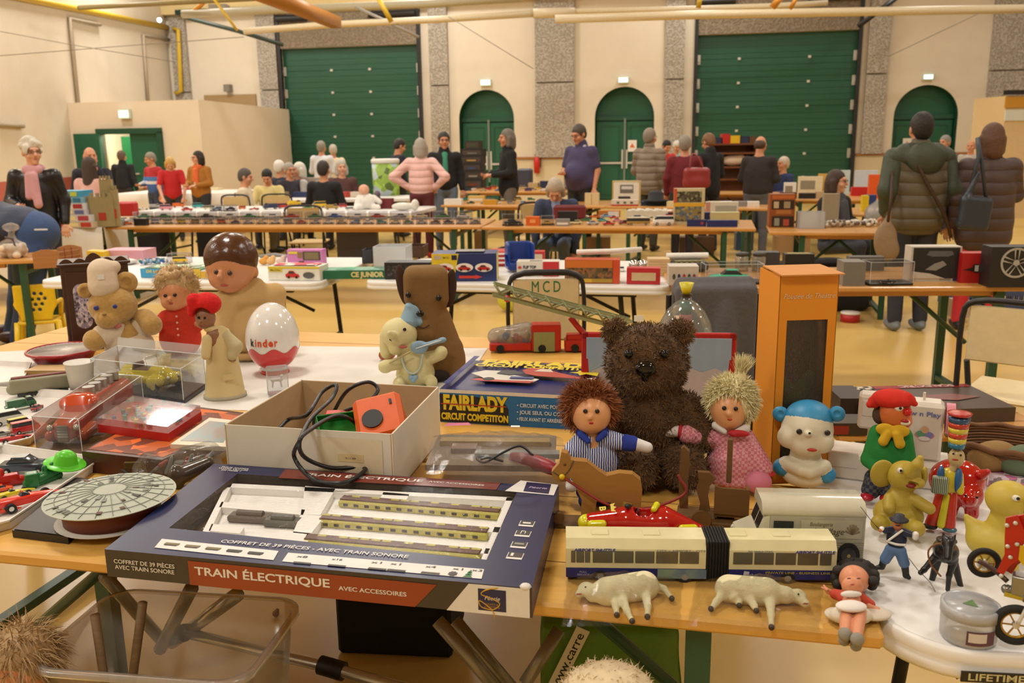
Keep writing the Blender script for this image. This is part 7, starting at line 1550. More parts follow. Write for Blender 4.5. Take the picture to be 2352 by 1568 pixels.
# --- boy and girl hand puppets
def spiky(ty,prims,mat,n,ln,w,seed,droop=.35,skip=None):
 b=MB().sdf(prims,2.2*ty.u,4*ty.u,mat);r=random.Random(seed);p,nn=surface_points([Vector(v)for v in b.v],b.f,n,r)
 if skip:
  fc=Vector(ty.T(skip[0],skip[1],30));ok=[(a,c)for a,c in zip(p,nn)if not(a.y<-12*ty.u and(a.x-fc.x)**2+(a.z-fc.z)**2<(skip[2]*ty.u)**2)];p,nn=[a for a,_ in ok],[c for _,c in ok]
 hairs(b,p,nn,ln*ty.u,w*ty.u,mat,r,droop,.35,3);return b.build('hair',ty.o)
PSK=C('#dca070',.35,scale=10,amt=.05)
ty=Toy('hand_puppet','boy hand puppet with spiky brown hair and blue white striped shirt','puppet',1360,1150);T,u=ty.T,ty.u
ty.sd('body',[ty.e(1357,958,10,44,46,40),ty.e(1357,978,24,30,24,24),ty.s(1354,970,50,6),ty.k((1357,995,4),(1360,1050,0),22,38),ty.e(1365,1100,0,50,50,30)],PSK,2.2,6)
spiky(ty,[ty.e(1352,942,-6,54,50,46),CUT(ty.e(1357,978,52,40,52,44))],C('#8a5028',.7,scale=80,amt=.35),2800,24,1.9,3,.4,(1357,965,44))
doll_face(ty,1357,957,49,45,13,er=5.2,mouth='#b0302c')
SHI=C('#d8d8de',.85,kind='stripe',scale=62,c2='#26408c',amt=.25)
ty.sd('shirt',[ty.e(1362,1060,4,56,56,38),ty.k((1350,1010,4),(1322,1040,18),26,26),ty.k((1385,1012,6),(1432,1020,14),24,17),ty.k((1330,1040,14),(1315,1090,26),26,22)],SHI,2.2,6)
ty.sd('collar',[ty.k((1335,1005,30),(1350,1020,40),9,6),ty.k((1385,1002,28),(1372,1016,38),9,6),ty.k((1335,1000,10),(1385,998,8),13)],C('#23389a',.85),1.6,3)
ty.sd('cuff',[ty.k((1434,1020,14),(1448,1022,16),19,18)],C('#23389a',.85),1.8,2)
ty.sd('hand',[ty.k((1452,1022,16),(1482,1030,22),15,12)],C('#dcd6d4',.9),1.8,3);ty.sd('hand',[ty.k((1318,1096,30),(1314,1118,36),15,14)],C('#dcd6d4',.9),1.8,3)
ty.sd('trousers',[ty.e(1375,1130,10,52,26,34),ty.k((1390,1130,20),(1410,1148,50),22,18),ty.k((1350,1135,20),(1345,1150,50),20,16)],C('#1f2c78',.85),2.4,5)
ty=Toy('hand_puppet','girl hand puppet with pale blond hair and pink checked dress','puppet',1680,1120);T,u=ty.T,ty.u
ty.sd('body',[ty.e(1667,948,10,40,46,38),ty.e(1667,968,22,28,24,24),ty.s(1668,960,47,5.5),ty.k((1668,985,4),(1675,1030,0),22,36),ty.e(1680,1075,0,50,42,30)],PSK,2.2,6)
hm=C('#e6dcae',.7,scale=80,amt=.15)
spiky(ty,[ty.e(1672,925,-6,54,54,46),CUT(ty.e(1666,966,50,36,54,42))],hm,3000,17,1.6,4,.5,(1667,955,40))
tb_=MB();r=random.Random(9);q=Vector(T(1690,868,0));hairs(tb_,[q+Vector((r.gauss(0,4*u),r.gauss(0,4*u),0))for _ in range(420)],[(r.gauss(.15,.25),r.gauss(0,.25),1)for _ in range(420)],44*u,1.3*u,hm,r,.0,.15,3);tb_.sdf([ty.k((1690,880,0),(1691,858,0),12,10)],2*u,2*u,hm);tb_.build('topknot',ty.o)
doll_face(ty,1670,948,47,42,12.5,er=5,mouth='#b8402c')
PINK=C('#d89aa4',.85,kind='check',scale=150,c2='#c4707e')
ty.sd('dress',[ty.e(1682,1065,6,62,54,50),ty.k((1670,1012,4),(1676,1042,6),32,48),ty.k((1670,1010,4),(1600,1010,16),30,20),ty.k((1700,1012,4),(1742,1070,18),30,26),ty.k((1600,1010,16),(1578,1008,20),20,22),ty.e(1690,1095,10,70,26,44)],PINK,2.4,7)
ty.sd('collar',[ty.k((1640,985,28),(1660,998,40),9,6),ty.k((1705,988,26),(1680,1000,40),10,6)],C('#d8d0cc',.85),1.6,3)
ty.sd('bow',[ty.e(1690,1000,44,24,8,6),ty.s(1680,1002,46,7)],C('#b8202c',.6),1.5,3)
ty.sd('cuff',[ty.e(1562,1003,22,7,17,17),],C('#b8202c',.7),1.8,2);ty.sd('cuff',[ty.e(1757,1082,22,17,6,17)],C('#b8202c',.7),1.8,2)
ty.sd('hand',[ty.k((1555,1002,22),(1530,1006,26),14,12)],C('#dcd6d4',.9),1.8,3);ty.sd('foot',[ty.e(1737,1102,40,30,26,28)],C('#d07a90',.85,bump=.002),2.2,3)
# --- wooden pull horse and cart
WDH=C('#ac7c3c',.55,kind='wood',scale=6,c2='#92682e');WDD=C('#705028',.6,kind='wood',scale=6,c2='#563a1a')
def slabpx(ty,name,pts,d0,d1,mat,bev=0):
 b=MB();P_=[ty.T(x,y,0)for x,y in pts];poly_=[(p[0],p[2])for p in P_]
 ar=sum(poly_[i][0]*poly_[(i+1)%len(poly_)][1]-poly_[(i+1)%len(poly_)][0]*poly_[i][1]for i in range(len(poly_)))
 if ar<0:poly_=poly_[::-1]
 b.prism(poly_,d0*ty.u,d1*ty.u,mat,rx(PI/2));return b.build(name,ty.o)
hx=[(1291,1042),(1304,1045),(1311,1058),(1318,1060),(1347,1062),(1375,1082),(1392,1092),(1420,1085),(1450,1087),(1468,1100),(1472,1120),(1470,1150),(1466,1196),(1448,1196),(1452,1152),(1430,1146),(1424,1196),(1400,1196),(1402,1150),(1370,1148),(1364,1196),(1334,1196),(1336,1145),(1322,1118),(1312,1098),(1300,1106),(1282,1108),(1270,1098),(1268,1086),(1286,1066),(1288,1052)]
ty=Toy('wooden_horse','flat wooden pull along toy horse with yellow bead and red cord','toy horse',1370,1204);slabpx(ty,'horse_body',hx,-12,12,WDH)
ty.ball('eye',1298,1074,13,3,3,1.5,C('#5a3818',.6));ty.tube('bridle',[(1318,1064,13),(1308,1085,13),(1291,1100,13),(1272,1090,13)],1,C('#4a4a38',.7),5);ty.ball('bead',1292,1101,17,7,7,6,C('#d8b81c',.4))
ty.tube('cord',[(1298,1104,18),(1340,1130,26),(1390,1158,32),(1440,1168,30),(1500,1162,20),(1555,1140,10),(1570,1122,8),(1556,1100,6),(1552,1090,4)],3.2,C('#8a2c28',.7),6)
b=MB();b.box(ty.T(1360,1199,0),(190*ty.u,60*ty.u,9*ty.u),WDD,bev=.002);b.build('base_board',ty.o)
for x in(1285,1440):
 for d in(34,-34):b=MB();c_=Vector(ty.T(x,1192,d));b.cyl(c_-Vector((0,.003,0)),c_+Vector((0,.003,0)),13*ty.u,WDD,n=18);b.build('wheel',ty.o)
ty=Toy('wooden_cart','dark wooden toy cart with open box, upright lever and cut out figures','toy cart',1640,1200);T,u=ty.T,ty.u
b=MB();b.box(T(1620,1188,-10),(130*u,90*u,12*u),WDD,bev=.002);b.build('base_board',ty.o)
slabpx(ty,'figure_board',[(1562,1034),(1568,1030),(1580,1040),(1581,1075),(1578,1100),(1581,1165),(1562,1165),(1558,1100)],6,22,WDD);slabpx(ty,'figure_board',[(1600,1082),(1626,1082),(1640,1095),(1628,1110),(1624,1135),(1630,1165),(1604,1176),(1608,1150),(1598,1120),(1604,1100)],10,24,WDD)
for nm_,x0_,x1_,d in(('box_side',1640,1714,20),('box_side',1640,1714,-34)):b=MB();b.box(T(1677,1150,d),(76*u,7*u,62*u),WDD);b.build(nm_,ty.o)
for x in(1642,1712):b=MB();b.box(T(x,1150,-7),(7*u,50*u,62*u),WDD);b.build('box_side',ty.o)
b=MB();b.box(T(1677,1172,-7),(70*u,50*u,8*u),WDD);b.build('box_floor',ty.o)
b=MB();b.box(T(1669,1060,0),(12*u,12*u,105*u),WDD,bev=.002);b.build('lever',ty.o)
b=MB();c_=Vector(T(1612,1196,40));b.cyl(c_-Vector((0,.004,0)),c_+Vector((0,.004,0)),22*u,WDD,n=18);b.build('wheel',ty.o)
# --- red racing car
RC=C('#b01414',.12,coat=.6);YC2=C('#d0c81c',.15,coat=.4)
ty=Toy('race_car','glossy red and yellow toy racing car with letter B and crown on its hood','toy car',1470,1238);T,u=ty.T,ty.u
ty.sd('car_body',[ty.k((1360,1205,0),(1440,1198,0),22,32),ty.k((1440,1198,0),(1520,1200,0),32,36),ty.k((1520,1196,0),(1600,1212,0),36,16),CUT(ty.e(1478,1178,0,26,26,24))],RC,2.2,6)
ty.sd('nose_cap',[ty.e(1347,1206,0,20,19,21)],YC2,2,2);ty.sd('seat_rim',[ty.k((1500,1170,18),(1506,1160,0),7),ty.k((1506,1160,0),(1500,1172,-18),7)],YC2,1.8,3);ty.sd('windscreen',[ty.k((1440,1166,16),(1446,1166,-16),6)],BLKM,1.8,2);ty.tube('steering_wheel',[(1462+4*math.sin(a_),1180-10*math.cos(a_),10*math.sin(a_))for a_ in[k*PI/5 for k in range(10)]],2,BLKM,6,closed=True)
for x in(1372,1575):
 for d in(36,-36):
  b=MB();c_=Vector(T(x,1222,d));b.cyl(c_-Vector((0,6*u,0)),c_+Vector((0,6*u,0)),16*u,RUB,n=18);b.cyl(c_-Vector((0,7*u,0)),c_+Vector((0,7*u,0)),9*u,YC2,n=14);b.build('wheel',ty.o)
 ty.sd('mudguard',[ty.k((x-12,1210,34),(x+14,1208,34),9)],YC2,2,2)
X=tr(T(1384,1174,17))@rz(0)@rx(R_(38))@rz(R_(-80));TXT('B',20*u,C('#d8c85a',.4),X,ty.o,'lettering',bold=.04)
b=MB();X=tr(T(1408,1171,18))@rx(R_(38))@rz(R_(-80));b.prism([(-9*u,-5*u),(9*u,-5*u),(11*u,6*u),(4*u,1*u),(0,8*u),(-4*u,1*u),(-11*u,6*u)],0,.8*u,C('#d8c85a',.4),X);b.build('crown_emblem',ty.o)
# --- articulated bus
A_,B_=at_z(1300,1334,ZT),at_z(1918,1342,ZT);wB=(B_-A_).length;an=math.atan2(B_.y-A_.y,B_.x-A_.x);u=wB/618
bus=thing('toy_bus','cream and blue articulated toy bus with black bellows on the front table','toy bus',A_,an);bus.scale=(1,1,.87);CRB=C('#d8d0a4',.25,coat=.3);BLB=C('#1c2468',.3);WIN=C('#5e5846',.08);D_=92*u;h0,h1,h2,h3=10*u,40*u,46*u,118*u
def bsec(x0,x1,wins):
 a0,a1=x0*u,x1*u;xm,wd=(a0+a1)/2,a1-a0
 b=MB();b.box((xm,D_/2,(h0+h1)/2),(wd,D_,h1-h0),BLB,bev=2*u);b.build('lower_body',bus)
 b=MB();b.loft([[(x,y,z)for y,z in((0,h1),(0,h2+48*u),(14*u,h3),(D_-14*u,h3),(D_,h2+48*u),(D_,h1))]for x in(a0,a1)],CRB,False);up_=b.build('upper_body',bus)
 for w0,w1 in wins:b=MB();b.box(((w0+w1)/2*u,-.0003,h2+26*u),((w1-w0)*u,.002,34*u),WIN,bev=.0008);b.build('window',bus)
 return up_
s1=bsec(0,322,[(12,22),(24,42),(44,56),(62,108),(112,156),(160,204),(208,258),(262,306)]);s2=bsec(375,618,[(384,428),(432,476),(480,526),(530,576),(580,606)])
for x in(80,200):b=MB();b.box((x*u,D_/2,h3+1*u),(40*u,30*u,3*u),CRB,bev=.8*u);b.build('roof_hatch',bus)
for x in(400,500):b=MB();b.box((x*u,D_/2,h3+1*u),(40*u,30*u,3*u),CRB,bev=.8*u);b.build('roof_hatch',bus)
b=MB()
for k in range(8):b.box(((326+k*6.8)*u,D_/2,62*u),(4*u,D_*.98,112*u),C('#141414',.6),bev=1.5*u)
b.box((349*u,D_/2,60*u),(54*u,D_*.9,104*u),C('#101010',.8));b.build('bellows',bus)
for x in(80,275,510):
 for y in(2*u,D_-2*u):b=MB();b.cyl((x*u,y-3*u,16*u),(x*u,y+3*u,16*u),16*u,RUB,n=18);b.cyl((x*u,y-4*u,16*u),(x*u,y+4*u,16*u),8*u,GRY,n=14);b.build('wheel',bus)
fx=lambda x,z:face((x*u,-.0012,z*u),(0,-1,0));BT=C('#2c3890',.5);
TXT('AIRPORT SHUTTLE',12*u,BT,fx(66,91),bus,'lettering',bold=.03,shear=.2,width=96*u);TXT('CITY ✈ AIRPORT - CITY'.replace('✈','»'),9*u,M('#6a6a80'),fx(265,91),bus,'lettering',width=112*u);TXT('20 MINUTES',9*u,M('#6a6a80'),fx(445,91),bus,'lettering',width=56*u);TXT('AIRPORT SHUTTLE',12*u,BT,fx(568,91),bus,'lettering',bold=.03,shear=.2,width=90*u)
TXT('PRIVATE LINE - BUSINESS LINE',9*u,M('#b8b040'),fx(532,32),bus,'lettering',width=146*u);TXT('FULL\nSERVICE',8*u,M('#b0b0c8'),fx(40,24),bus,'lettering');TXT('Check-in',9*u,M('#c8c8d8'),fx(425,26),bus,'lettering')
b=MB();b.box((268*u,-.0006,25*u),(112*u,.001,26*u),C('#7a9080',.4,kind='speck',scale=18,c2='#5a7088'));b.build('side_picture',bus)
b=MB();b.prism([(408*u,22*u),(420*u,20*u),(422*u,34*u),(410*u,36*u)],0,.0004,M('#c8c8d8'),face((0,-.0008,0),(0,-1,0)));b.build('pictogram',bus)
# --- grey bakery van
A_,B_=at_z(1716,1292,ZT),at_z(1984,1304,ZT);wV=(B_-A_).length;an=math.atan2(B_.y-A_.y,B_.x-A_.x)+.03;u=wV/268
van=thing('toy_van','grey corrugated toy bakery van behind the articulated bus','toy van',A_,an);van.scale=(1,1,1.18);VG=C('#a09c8a',.3,coat=.3);VW=C('#c2bda8',.2,coat=.4);DV=115*u
b=MB();b.box((158*u,DV/2,58*u),(220*u,DV,96*u),VG,bev=3*u)
b.loft([[(x*u,y,z)for y,z in((0,104*u),(3*u,116*u),(18*u,130*u),(DV-18*u,130*u),(DV-3*u,116*u),(DV,104*u))]for x in(30,44,268)],VW);b.build('van_body',van)
for k in range(7):b=MB();b.box((176*u,-.0004,(20+k*5)*u),(180*u,.001,1.2*u),C('#8c8878',.4));b.build('corrugation',van)
b=MB();rr_=lambda x,zt,y0,y1:[(x*u,y0,12*u),(x*u,y0,zt*u),(x*u,y1,zt*u),(x*u,y1,12*u)]
b.loft([rr_(48,104,2*u,DV-2*u),rr_(36,100,3*u,DV-3*u),rr_(22,66,10*u,DV-10*u),rr_(-22,54,22*u,DV-22*u),rr_(-30,40,26*u,DV-26*u)],VW,False);b.build('hood',van)
for y0,y1 in((12*u,DV*.47),(DV*.53,DV-12*u)):
 b=MB();b.add([(23.5*u,y0,68*u),(35*u,y0,97*u),(35*u,y1,97*u),(23.5*u,y1,68*u)],[(0,1,2,3)],C('#1c2024',.08),False,tr(-1.2*u,0,0));b.build('windscreen',van)
b=MB();b.box((80*u,-.0008,76*u),(46*u,.002,34*u),C('#1a2024',.08),bev=.001);b.build('side_window',van)
b=MB();b.box((190*u,-.0006,78*u),(140*u,.0014,38*u),C('#aaa690',.4));b.build('sign_panel',van)
TXT('Boulangerie',12*u,C('#6a5a40',.5),face((166*u,-.0018,88*u),(0,-1,0)),van,'lettering',shear=.15,width=52*u);TXT('de village',19*u,C('#4a4030',.5),face((180*u,-.0018,73*u),(0,-1,0)),van,'lettering',shear=.25,width=76*u)
b=MB();r=random.Random(2)
for k in range(7):a_=R_(20+k*23);b.tube([(238*u,-.0016,68*u),(238*u+17*u*math.cos(a_),-.0016,68*u+22*u*math.sin(a_))],[.7*u,2.4*u,.5*u],C('#7a6a50',.6),5)
b.build('wheat_print',van)
for x in(30,232):
 for y,sg in((2*u,-1),(DV-2*u,1)):b=MB();b.cyl((x*u,y-6*u,24*u),(x*u,y+6*u,24*u),26*u,RUB,n=24);b.cyl((x*u,y-7*u,24*u),(x*u,y+7*u,24*u),17*u,C('#4a4a50',.3,.6),n=20);b.cyl((x*u,y-8.5*u,24*u),(x*u,y+8.5*u,24*u),4*u,C('#b8a060',.3,.8),n=10);b.build('wheel',van)
for y in(34*u,DV-34*u):b=MB();b.ell((-24*u,y,46*u),7*u,C('#c8c8c0',.1,.6),10);b.build('headlamp',van)
b=MB();b.box((-29*u,DV/2,30*u),(4*u,50*u,18*u),BLKM);b.build('grille',van)
# --- bagged sheep
def flatloc(bx,by):p=at_z(bx,by,ZT);return p,(lambda x,y,h=.012:tuple(at_z(x,y,ZT+h)-p))
WOOL=C('#d8cfa8',.85,scale=70,amt=.12,bump=.0025);HOOF=C('#2a1c14',.4)
def sheep(label,bx,by,body,neck,head,muzzle,legs,bagq,blabel):
 p,f=flatloc(bx,by);u=mpp(p);t=thing('toy_sheep',label,'toy sheep',p,0,'plastic toy sheep')
 pr=[K(f(*body[0],.02),f(*body[1],.02),33*u,34*u),K(f(*body[0],.02),f(*neck,.019),27*u,20*u),E(f(*head,.018),(20*u,18*u,14*u)),K(f(*head,.018),f(*muzzle,.016),14*u,9*u),K(f(head[0]+(8 if muzzle[0]<head[0]else-8),head[1]-10,.018),f(head[0]+(18 if muzzle[0]<head[0]else-18),head[1]-6,.016),5*u,4*u)]
 for(a0,a1,a2)in legs:pr+=[K(f(*a0,.016),f(*a1,.012),13*u,7*u),K(f(*a1,.012),f(*a2,.009),7*u,5.5*u)]
 MB().sdf(pr,2*u,7*u,WOOL).build('body',t)
 for(a0,a1,a2)in legs:MB().ell(f(a2[0],a2[1],.009),(7*u,8*u,7*u),HOOF,10).build('hoof',t)
 s_=1 if muzzle[0]<head[0]else-1
 MB().ell(f(muzzle[0],muzzle[1],.024),(7*u,2*u,2*u),C('#a83a34',.5),8).build('mouth',t);MB().ell(f(head[0]-2*s_,head[1]-4,.028),2.4*u,BKE,8).build('eye',t)
 g=MB();r=random.Random(len(label));n=12;rows=[]
 q=[Vector(f(*c,0))for c in bagq]
 for j in range(n+1):
  v=j/n;rows.append([])
  for i in range(n*2+1):
   w_=i/(n*2);b_=(q[0]*(1-w_)+q[1]*w_)*(1-v)+(q[3]*(1-w_)+q[2]*w_)*v;hh=.048*(math.sin(PI*w_)**.6)*(math.sin(PI*v)**.6);rows[-1].append(b_+Vector((r.uniform(-.002,.002),r.uniform(-.002,.002),.002+hh+r.uniform(-.003,.003)*(hh>.01))))
 g.loft(rows,GLASS('#fafaf8',.0,.08,.004,.4),True,caps=False,closed=False)
 one(g,'clear_bag',blabel,'plastic bag',p,0)
sheep('white plastic toy sheep with head to the left, in front of the bus',1430,1385,((1395,1358),(1480,1345)),(1362,1362),(1347,1352),(1330,1364),(((1410,1368),(1414,1392),(1417,1412)),((1428,1372),(1440,1402),(1452,1426)),((1482,1360),(1488,1392),(1487,1416)),((1500,1345),(1525,1352),(1543,1374))),[(1290,1440),(1560,1440),(1570,1335),(1302,1332)],'clear film bag around the sheep facing left')
sheep('white plastic toy sheep with head to the right, in front of the bus',1740,1395,((1675,1352),(1760,1360)),(1805,1366),(1832,1368),(1850,1386),(((1662,1362),(1645,1382),(1633,1398)),((1688,1372),(1696,1380),(1698,1390)),((1722,1374),(1732,1390),(1737,1402)),((1768,1378),(1771,1410),(1772,1440))),[(1575,1440),(1880,1462),(1890,1350),(1600,1335)],'clear film bag around the sheep facing right')
# --- lying doll
p,f=flatloc(1960,1400);u=mpp(p);t=thing('doll','small black haired doll in red and white dress lying at the table edge','doll',p,0);DS2=C('#d08a66',.45,scale=12,amt=.05)
MB().sdf([E(f(1962,1330,.045),(33*u,34*u,32*u)),E(f(1958,1345,.055),(24*u,20*u,22*u)),K(f(1958,1362,.03),f(1955,1400,.025),16*u,24*u),K(f(1945,1405,.025),f(1940,1452,.024),15*u,11*u),K(f(1975,1408,.025),f(1968,1462,.024),15*u,11*u),K(f(1925,1368,.02),f(1903,1358,.024),8*u,6*u),K(f(1995,1392,.02),f(2015,1400,.016),8*u,6*u)]+[K(f(1903,1358,.024),f(1888+k*4,1344+abs(k-1)*5,.03),4*u,2.6*u)for k in range(4)]+[K(f(2015,1400,.016),f(2026+(k==3)*-8,1398+k*6,.014),4*u,2.6*u)for k in range(4)],1.7*u,4*u,DS2).build('body',t)
MB().sdf([E(f(1955,1372,.028),(32*u,22*u,20*u)),K(f(1940,1370,.026),f(1918,1364,.024),14*u,12*u),K(f(1975,1374,.026),f(1998,1388,.02),14*u,12*u)],2*u,5*u,C('#b8402a',.8)).build('bodice',t)
sk=MB().sdf([E(f(1955,1412,.02),(46*u,30*u,20*u)),E(f(2005,1408,.012),(40*u,30*u,10*u)),E(f(1925,1410,.014),(30*u,26*u,10*u))],2*u,8*u,C('#cfc4b2',.85,bump=.003));sk.build('skirt',t)
MB().sdf([E(f(1955,1392,.04),(34*u,22*u,10*u))],2*u,3*u,C('#dcd4cc',.85)).build('apron',t);MB().sdf([E(f(1955,1364,.048),(24*u,8*u,8*u))],1.6*u,3*u,C('#dcd4cc',.85)).build('collar',t)
for a0,a1 in(((1941,1456),(1939,1470)),((1969,1468),(1966,1482))):MB().sdf([K(f(*a0,.022),f(*a0,.044),13*u,14*u),K(f(*a0,.022),f(*a1,.02),12*u,12*u)],1.8*u,3*u,C('#8a8478',.8)).build('shoe',t)
r=random.Random(8);hb3=MB().sdf([E(f(1964,1322,.035),(42*u,34*u,34*u))]+[S(f(1964+44*math.cos(a_),1326-34*math.sin(a_),.03+r.uniform(-.01,.02)),13*u)for a_ in[R_(k)for k in range(-30,215,14)]]+[CUT(E(f(1960,1346,.075),(27*u,30*u,34*u)))],2*u,3*u,C('#1a1310',.7,scale=60,amt=.4,bump=.003));hb3.build('hair',t)
for x in(1950,1972):MB().ell(f(x,1328,.083),(5*u,2*u,1.5*u),C('#5a2c20',.5),8).build('eye',t)
MB().ell(f(1958,1342,.085),(5*u,2*u,2*u),C('#a8483c',.5),8).build('mouth',t)
# --- blue rubber bear
RW=C('#d6cdb4',.45,scale=6,amt=.06);RBL=C('#2f88b8',.45,scale=8,amt=.25)
ty=Toy('rubber_bear','white rubber toy bear with blue head top and paws before the orange box','toy bear',1845,1128);T,u=ty.T,ty.u
ty.sd('body',[ty.e(1845,990,0,57,56,54,0),ty.s(1808,1010,24,26,0),ty.s(1878,1015,24,26,0),ty.e(1843,1025,30,34,26,26,0),ty.s(1848,1003,56,6,0),ty.e(1847,962,-8,52,40,49,1),ty.k((1845,1045,0),(1845,1070,0),34,40,0),ty.e(1845,1090,0,50,28,40,0),ty.k((1805,1068,16),(1838,1082,42),16,14,0),ty.k((1886,1068,16),(1855,1085,42),16,14,0),ty.s(1795,1078,10,20,1),ty.s(1893,1085,10,20,1)],[RW,RBL],2,7)
for x,y in((1786,960),(1906,950)):ty.sd('ear',[ty.e(x,y,0,18,18,11),CUT(ty.e(x,y+2,15,9,9,9))],RBL,1.6,3)
eyes(ty,[(1829,999,54),(1888,996,44)],6.5,C('#2a2420',.1));ty.ball('mouth',1858,1036,55,11,4,3,C('#b8382c',.4));ty.ball('nose',1851,1001,63,3,2.5,2,BKE)
# --- toy sewing machine
SM=C('#d6cdc0',.4);SMP=C('#d0808e',.4)
ty=Toy('sewing_machine','white toy sewing machine with pink handwheel behind the clown','toy sewing machine',2035,1092,.752);T,u=ty.T,ty.u
def bx(name,x0,y0,x1,y1,dn,df,m,bev=4,parent=None):
 a_,c_=Vector(ty.T(x0,y1,(dn+df)/2)),Vector(ty.T(x1,y1,(dn+df)/2));hh=(y1-y0)*ty.u/math.cos(ty.T.phi);b=MB();b.box(((a_.x+c_.x)/2,a_.y,a_.z+hh/2),(c_.x-a_.x,(dn-df)*ty.u,hh),m,bev=bev*ty.u);return b.build(name,parent or ty.o)
bx('base',1906,1040,2165,1095,55,-55,SM,6);bx('base_drawer',1910,1050,1975,1085,57,50,SM,2)
bx('arm',1968,915,2142,962,26,-30,SM,8);bx('column',2070,918,2142,1040,28,-30,SM,6);bx('needle_head',1966,910,2010,985,24,-28,SM,6)
b=MB();c_=Vector(T(2146,950,0));b.cyl(c_,c_+Vector((18*u,0,0)),34*u,SMP,n=24);b.build('handwheel',ty.o)
b=MB();c_=Vector(T(2100,916,0));b.cyl(c_,c_+Vector((0,0,18*u)),3*u,SM);b.build('spool_pin',ty.o);ty.tube('needle',[(1990,985,0),(1990,1040,0)],1.5,STEEL)
TXT('Sew n Play',15*u,C('#6a70a8',.5),face(Vector(T(2096,948,28))+Vector((0,-.002,0)),(0,-1,0)),ty.o,'lettering',bold=.02,width=78*u)
b=MB();q=Vector(T(2106,985,28))+Vector((0,-.0016,0));X=face(q,(0,-1,0))
for k,(x,y,w_,h_,c)in enumerate(((0,-8,20,9,'#c87a90'),(-8,-6,9,7,'#5a9a70'),(9,-7,8,7,'#7a80b8'),(0,4,8,8,'#c8a080'),(0,-16,12,5,'#d8d0c8'))):b.prism([(x*u+w_*u*math.cos(a_*PI/8),y*u+h_*u*math.sin(a_*PI/8))for a_ in range(16)],k*.0003,k*.0003+.0003,M(c),X)
b.build('flower_print',ty.o)
# --- clown doll
ty=Toy('clown_doll','clown doll in red felt hat, green jumper and yellow bow','doll',2020,1152,.752);T,u=ty.T,ty.u;CSK=C('#c86a34',.35)
ty.sd('body',[ty.e(2038,952,0,34,40,32),ty.e(2052,968,8,22,18,20),ty.k((2030,985,0),(2030,1030,0),18,24),ty.e(2030,1070,0,34,38,20),ty.k((2010,1085,4),(2004,1135,10),16,12),ty.k((2046,1085,4),(2038,1135,10),16,12),ty.e(2020,962,4,7,10,6)],CSK,2,5)
ty.ball('nose',2062,950,24,10,9,9,C('#c01c18',.15));ty.ball('eye',2044,943,28,9,8,4,WHT);ty.ball('pupil',2047,944,31,3.4,3.4,2,BKE);ty.ball('eye',2066,932,16,6,7,4,WHT)
ty.sd('mouth',[ty.e(2056,972,22,14,8,8)],WHT,1.4,2);ty.sd('lips',[ty.e(2058,970,29,9,4,3)],C('#a01c1c',.3),1.2,2)
ty.sd('hat',[ty.e(2032,922,-2,46,22,38),ty.k((1990,935,4),(1984,940,10),14,8),ty.k((2060,918,10),(2076,930,14),12,6),CUT(ty.e(2050,968,20,34,34,34))],C('#c02414',.95,scale=60,amt=.15,bump=.002),2,4)
ty.sd('hair',[ty.e(2008,958,-10,18,22,22)],C('#4a3424',.9,bump=.004),2,3)
ty.sd('jumper',[ty.e(2030,1040,0,48,58,34),ty.k((2006,1000,0),(1992,1060,8),20,18),ty.k((2058,1000,0),(2072,1055,6),20,18),ty.k((1992,1060,8),(2014,1082,26),18,14)],C('#1f7a34',.9,scale=80,amt=.15,bump=.0015),2.2,6)
ty.sd('bow',[ty.e(2020,992,30,20,14,7),ty.e(2050,992,30,20,14,7),ty.k((2026,1000,32),(2018,1018,34),10,11),ty.k((2044,1000,32),(2052,1020,34),10,11)],C('#c8a01c',.9),1.8,4)
PL=C('#1c2438',.85,kind='check',scale=130,c2='#4a4a4a')
ty.sd('trousers',[ty.e(2022,1098,2,38,24,28),ty.k((2006,1105,6),(2000,1128,10),22,21),ty.k((2042,1105,6),(2038,1128,10),20,19)],PL,2.2,4)
for x in(1994,2034):ty.sd('shoe',[ty.e(x,1143,22,15,10,22)],C('#a0182a',.2),1.8,2)
# --- yellow rubber elephant
YE=C('#aa9432',.5,scale=6,amt=.08)
ty=Toy('rubber_elephant','olive yellow rubber elephant with open mouth sitting before the clown','toy elephant',2062,1220,.752);T,u=ty.T,ty.u
ty.sd('body',[ty.e(2066,1096,0,36,36,34),ty.k((2078,1085,24),(2090,1070,36),18,12),ty.k((2090,1070,36),(2094,1056,34),11,8),ty.e(2092,1108,26,18,12,16),ty.k((2065,1120,0),(2060,1150,0),22,34),ty.e(2060,1182,0,54,40,42),ty.k((2040,1150,20),(2040,1172,44),14,13),ty.k((2092,1145,12),(2122,1160,28),14,13),ty.k((2030,1205,26),(2022,1208,54),18,18),ty.k((2092,1205,26),(2100,1208,54),18,18),CUT(ty.e(2084,1115,42,13,7,14))],YE,2,6)
ty.sd('ear',[ty.e(2020,1096,2,28,33,8,rot=(0,0,.4))],YE,1.8,3);ty.sd('ear',[ty.e(2106,1088,-14,8,22,12)],YE,1.8,3)
ty.ball('mouth_inside',2082,1116,30,12,6,8,C('#7a1c18',.4));ty.ball('eye',2056,1086,32,6,6,4,WHT);ty.ball('pupil',2058,1087,35,3,3.4,2,BKE)
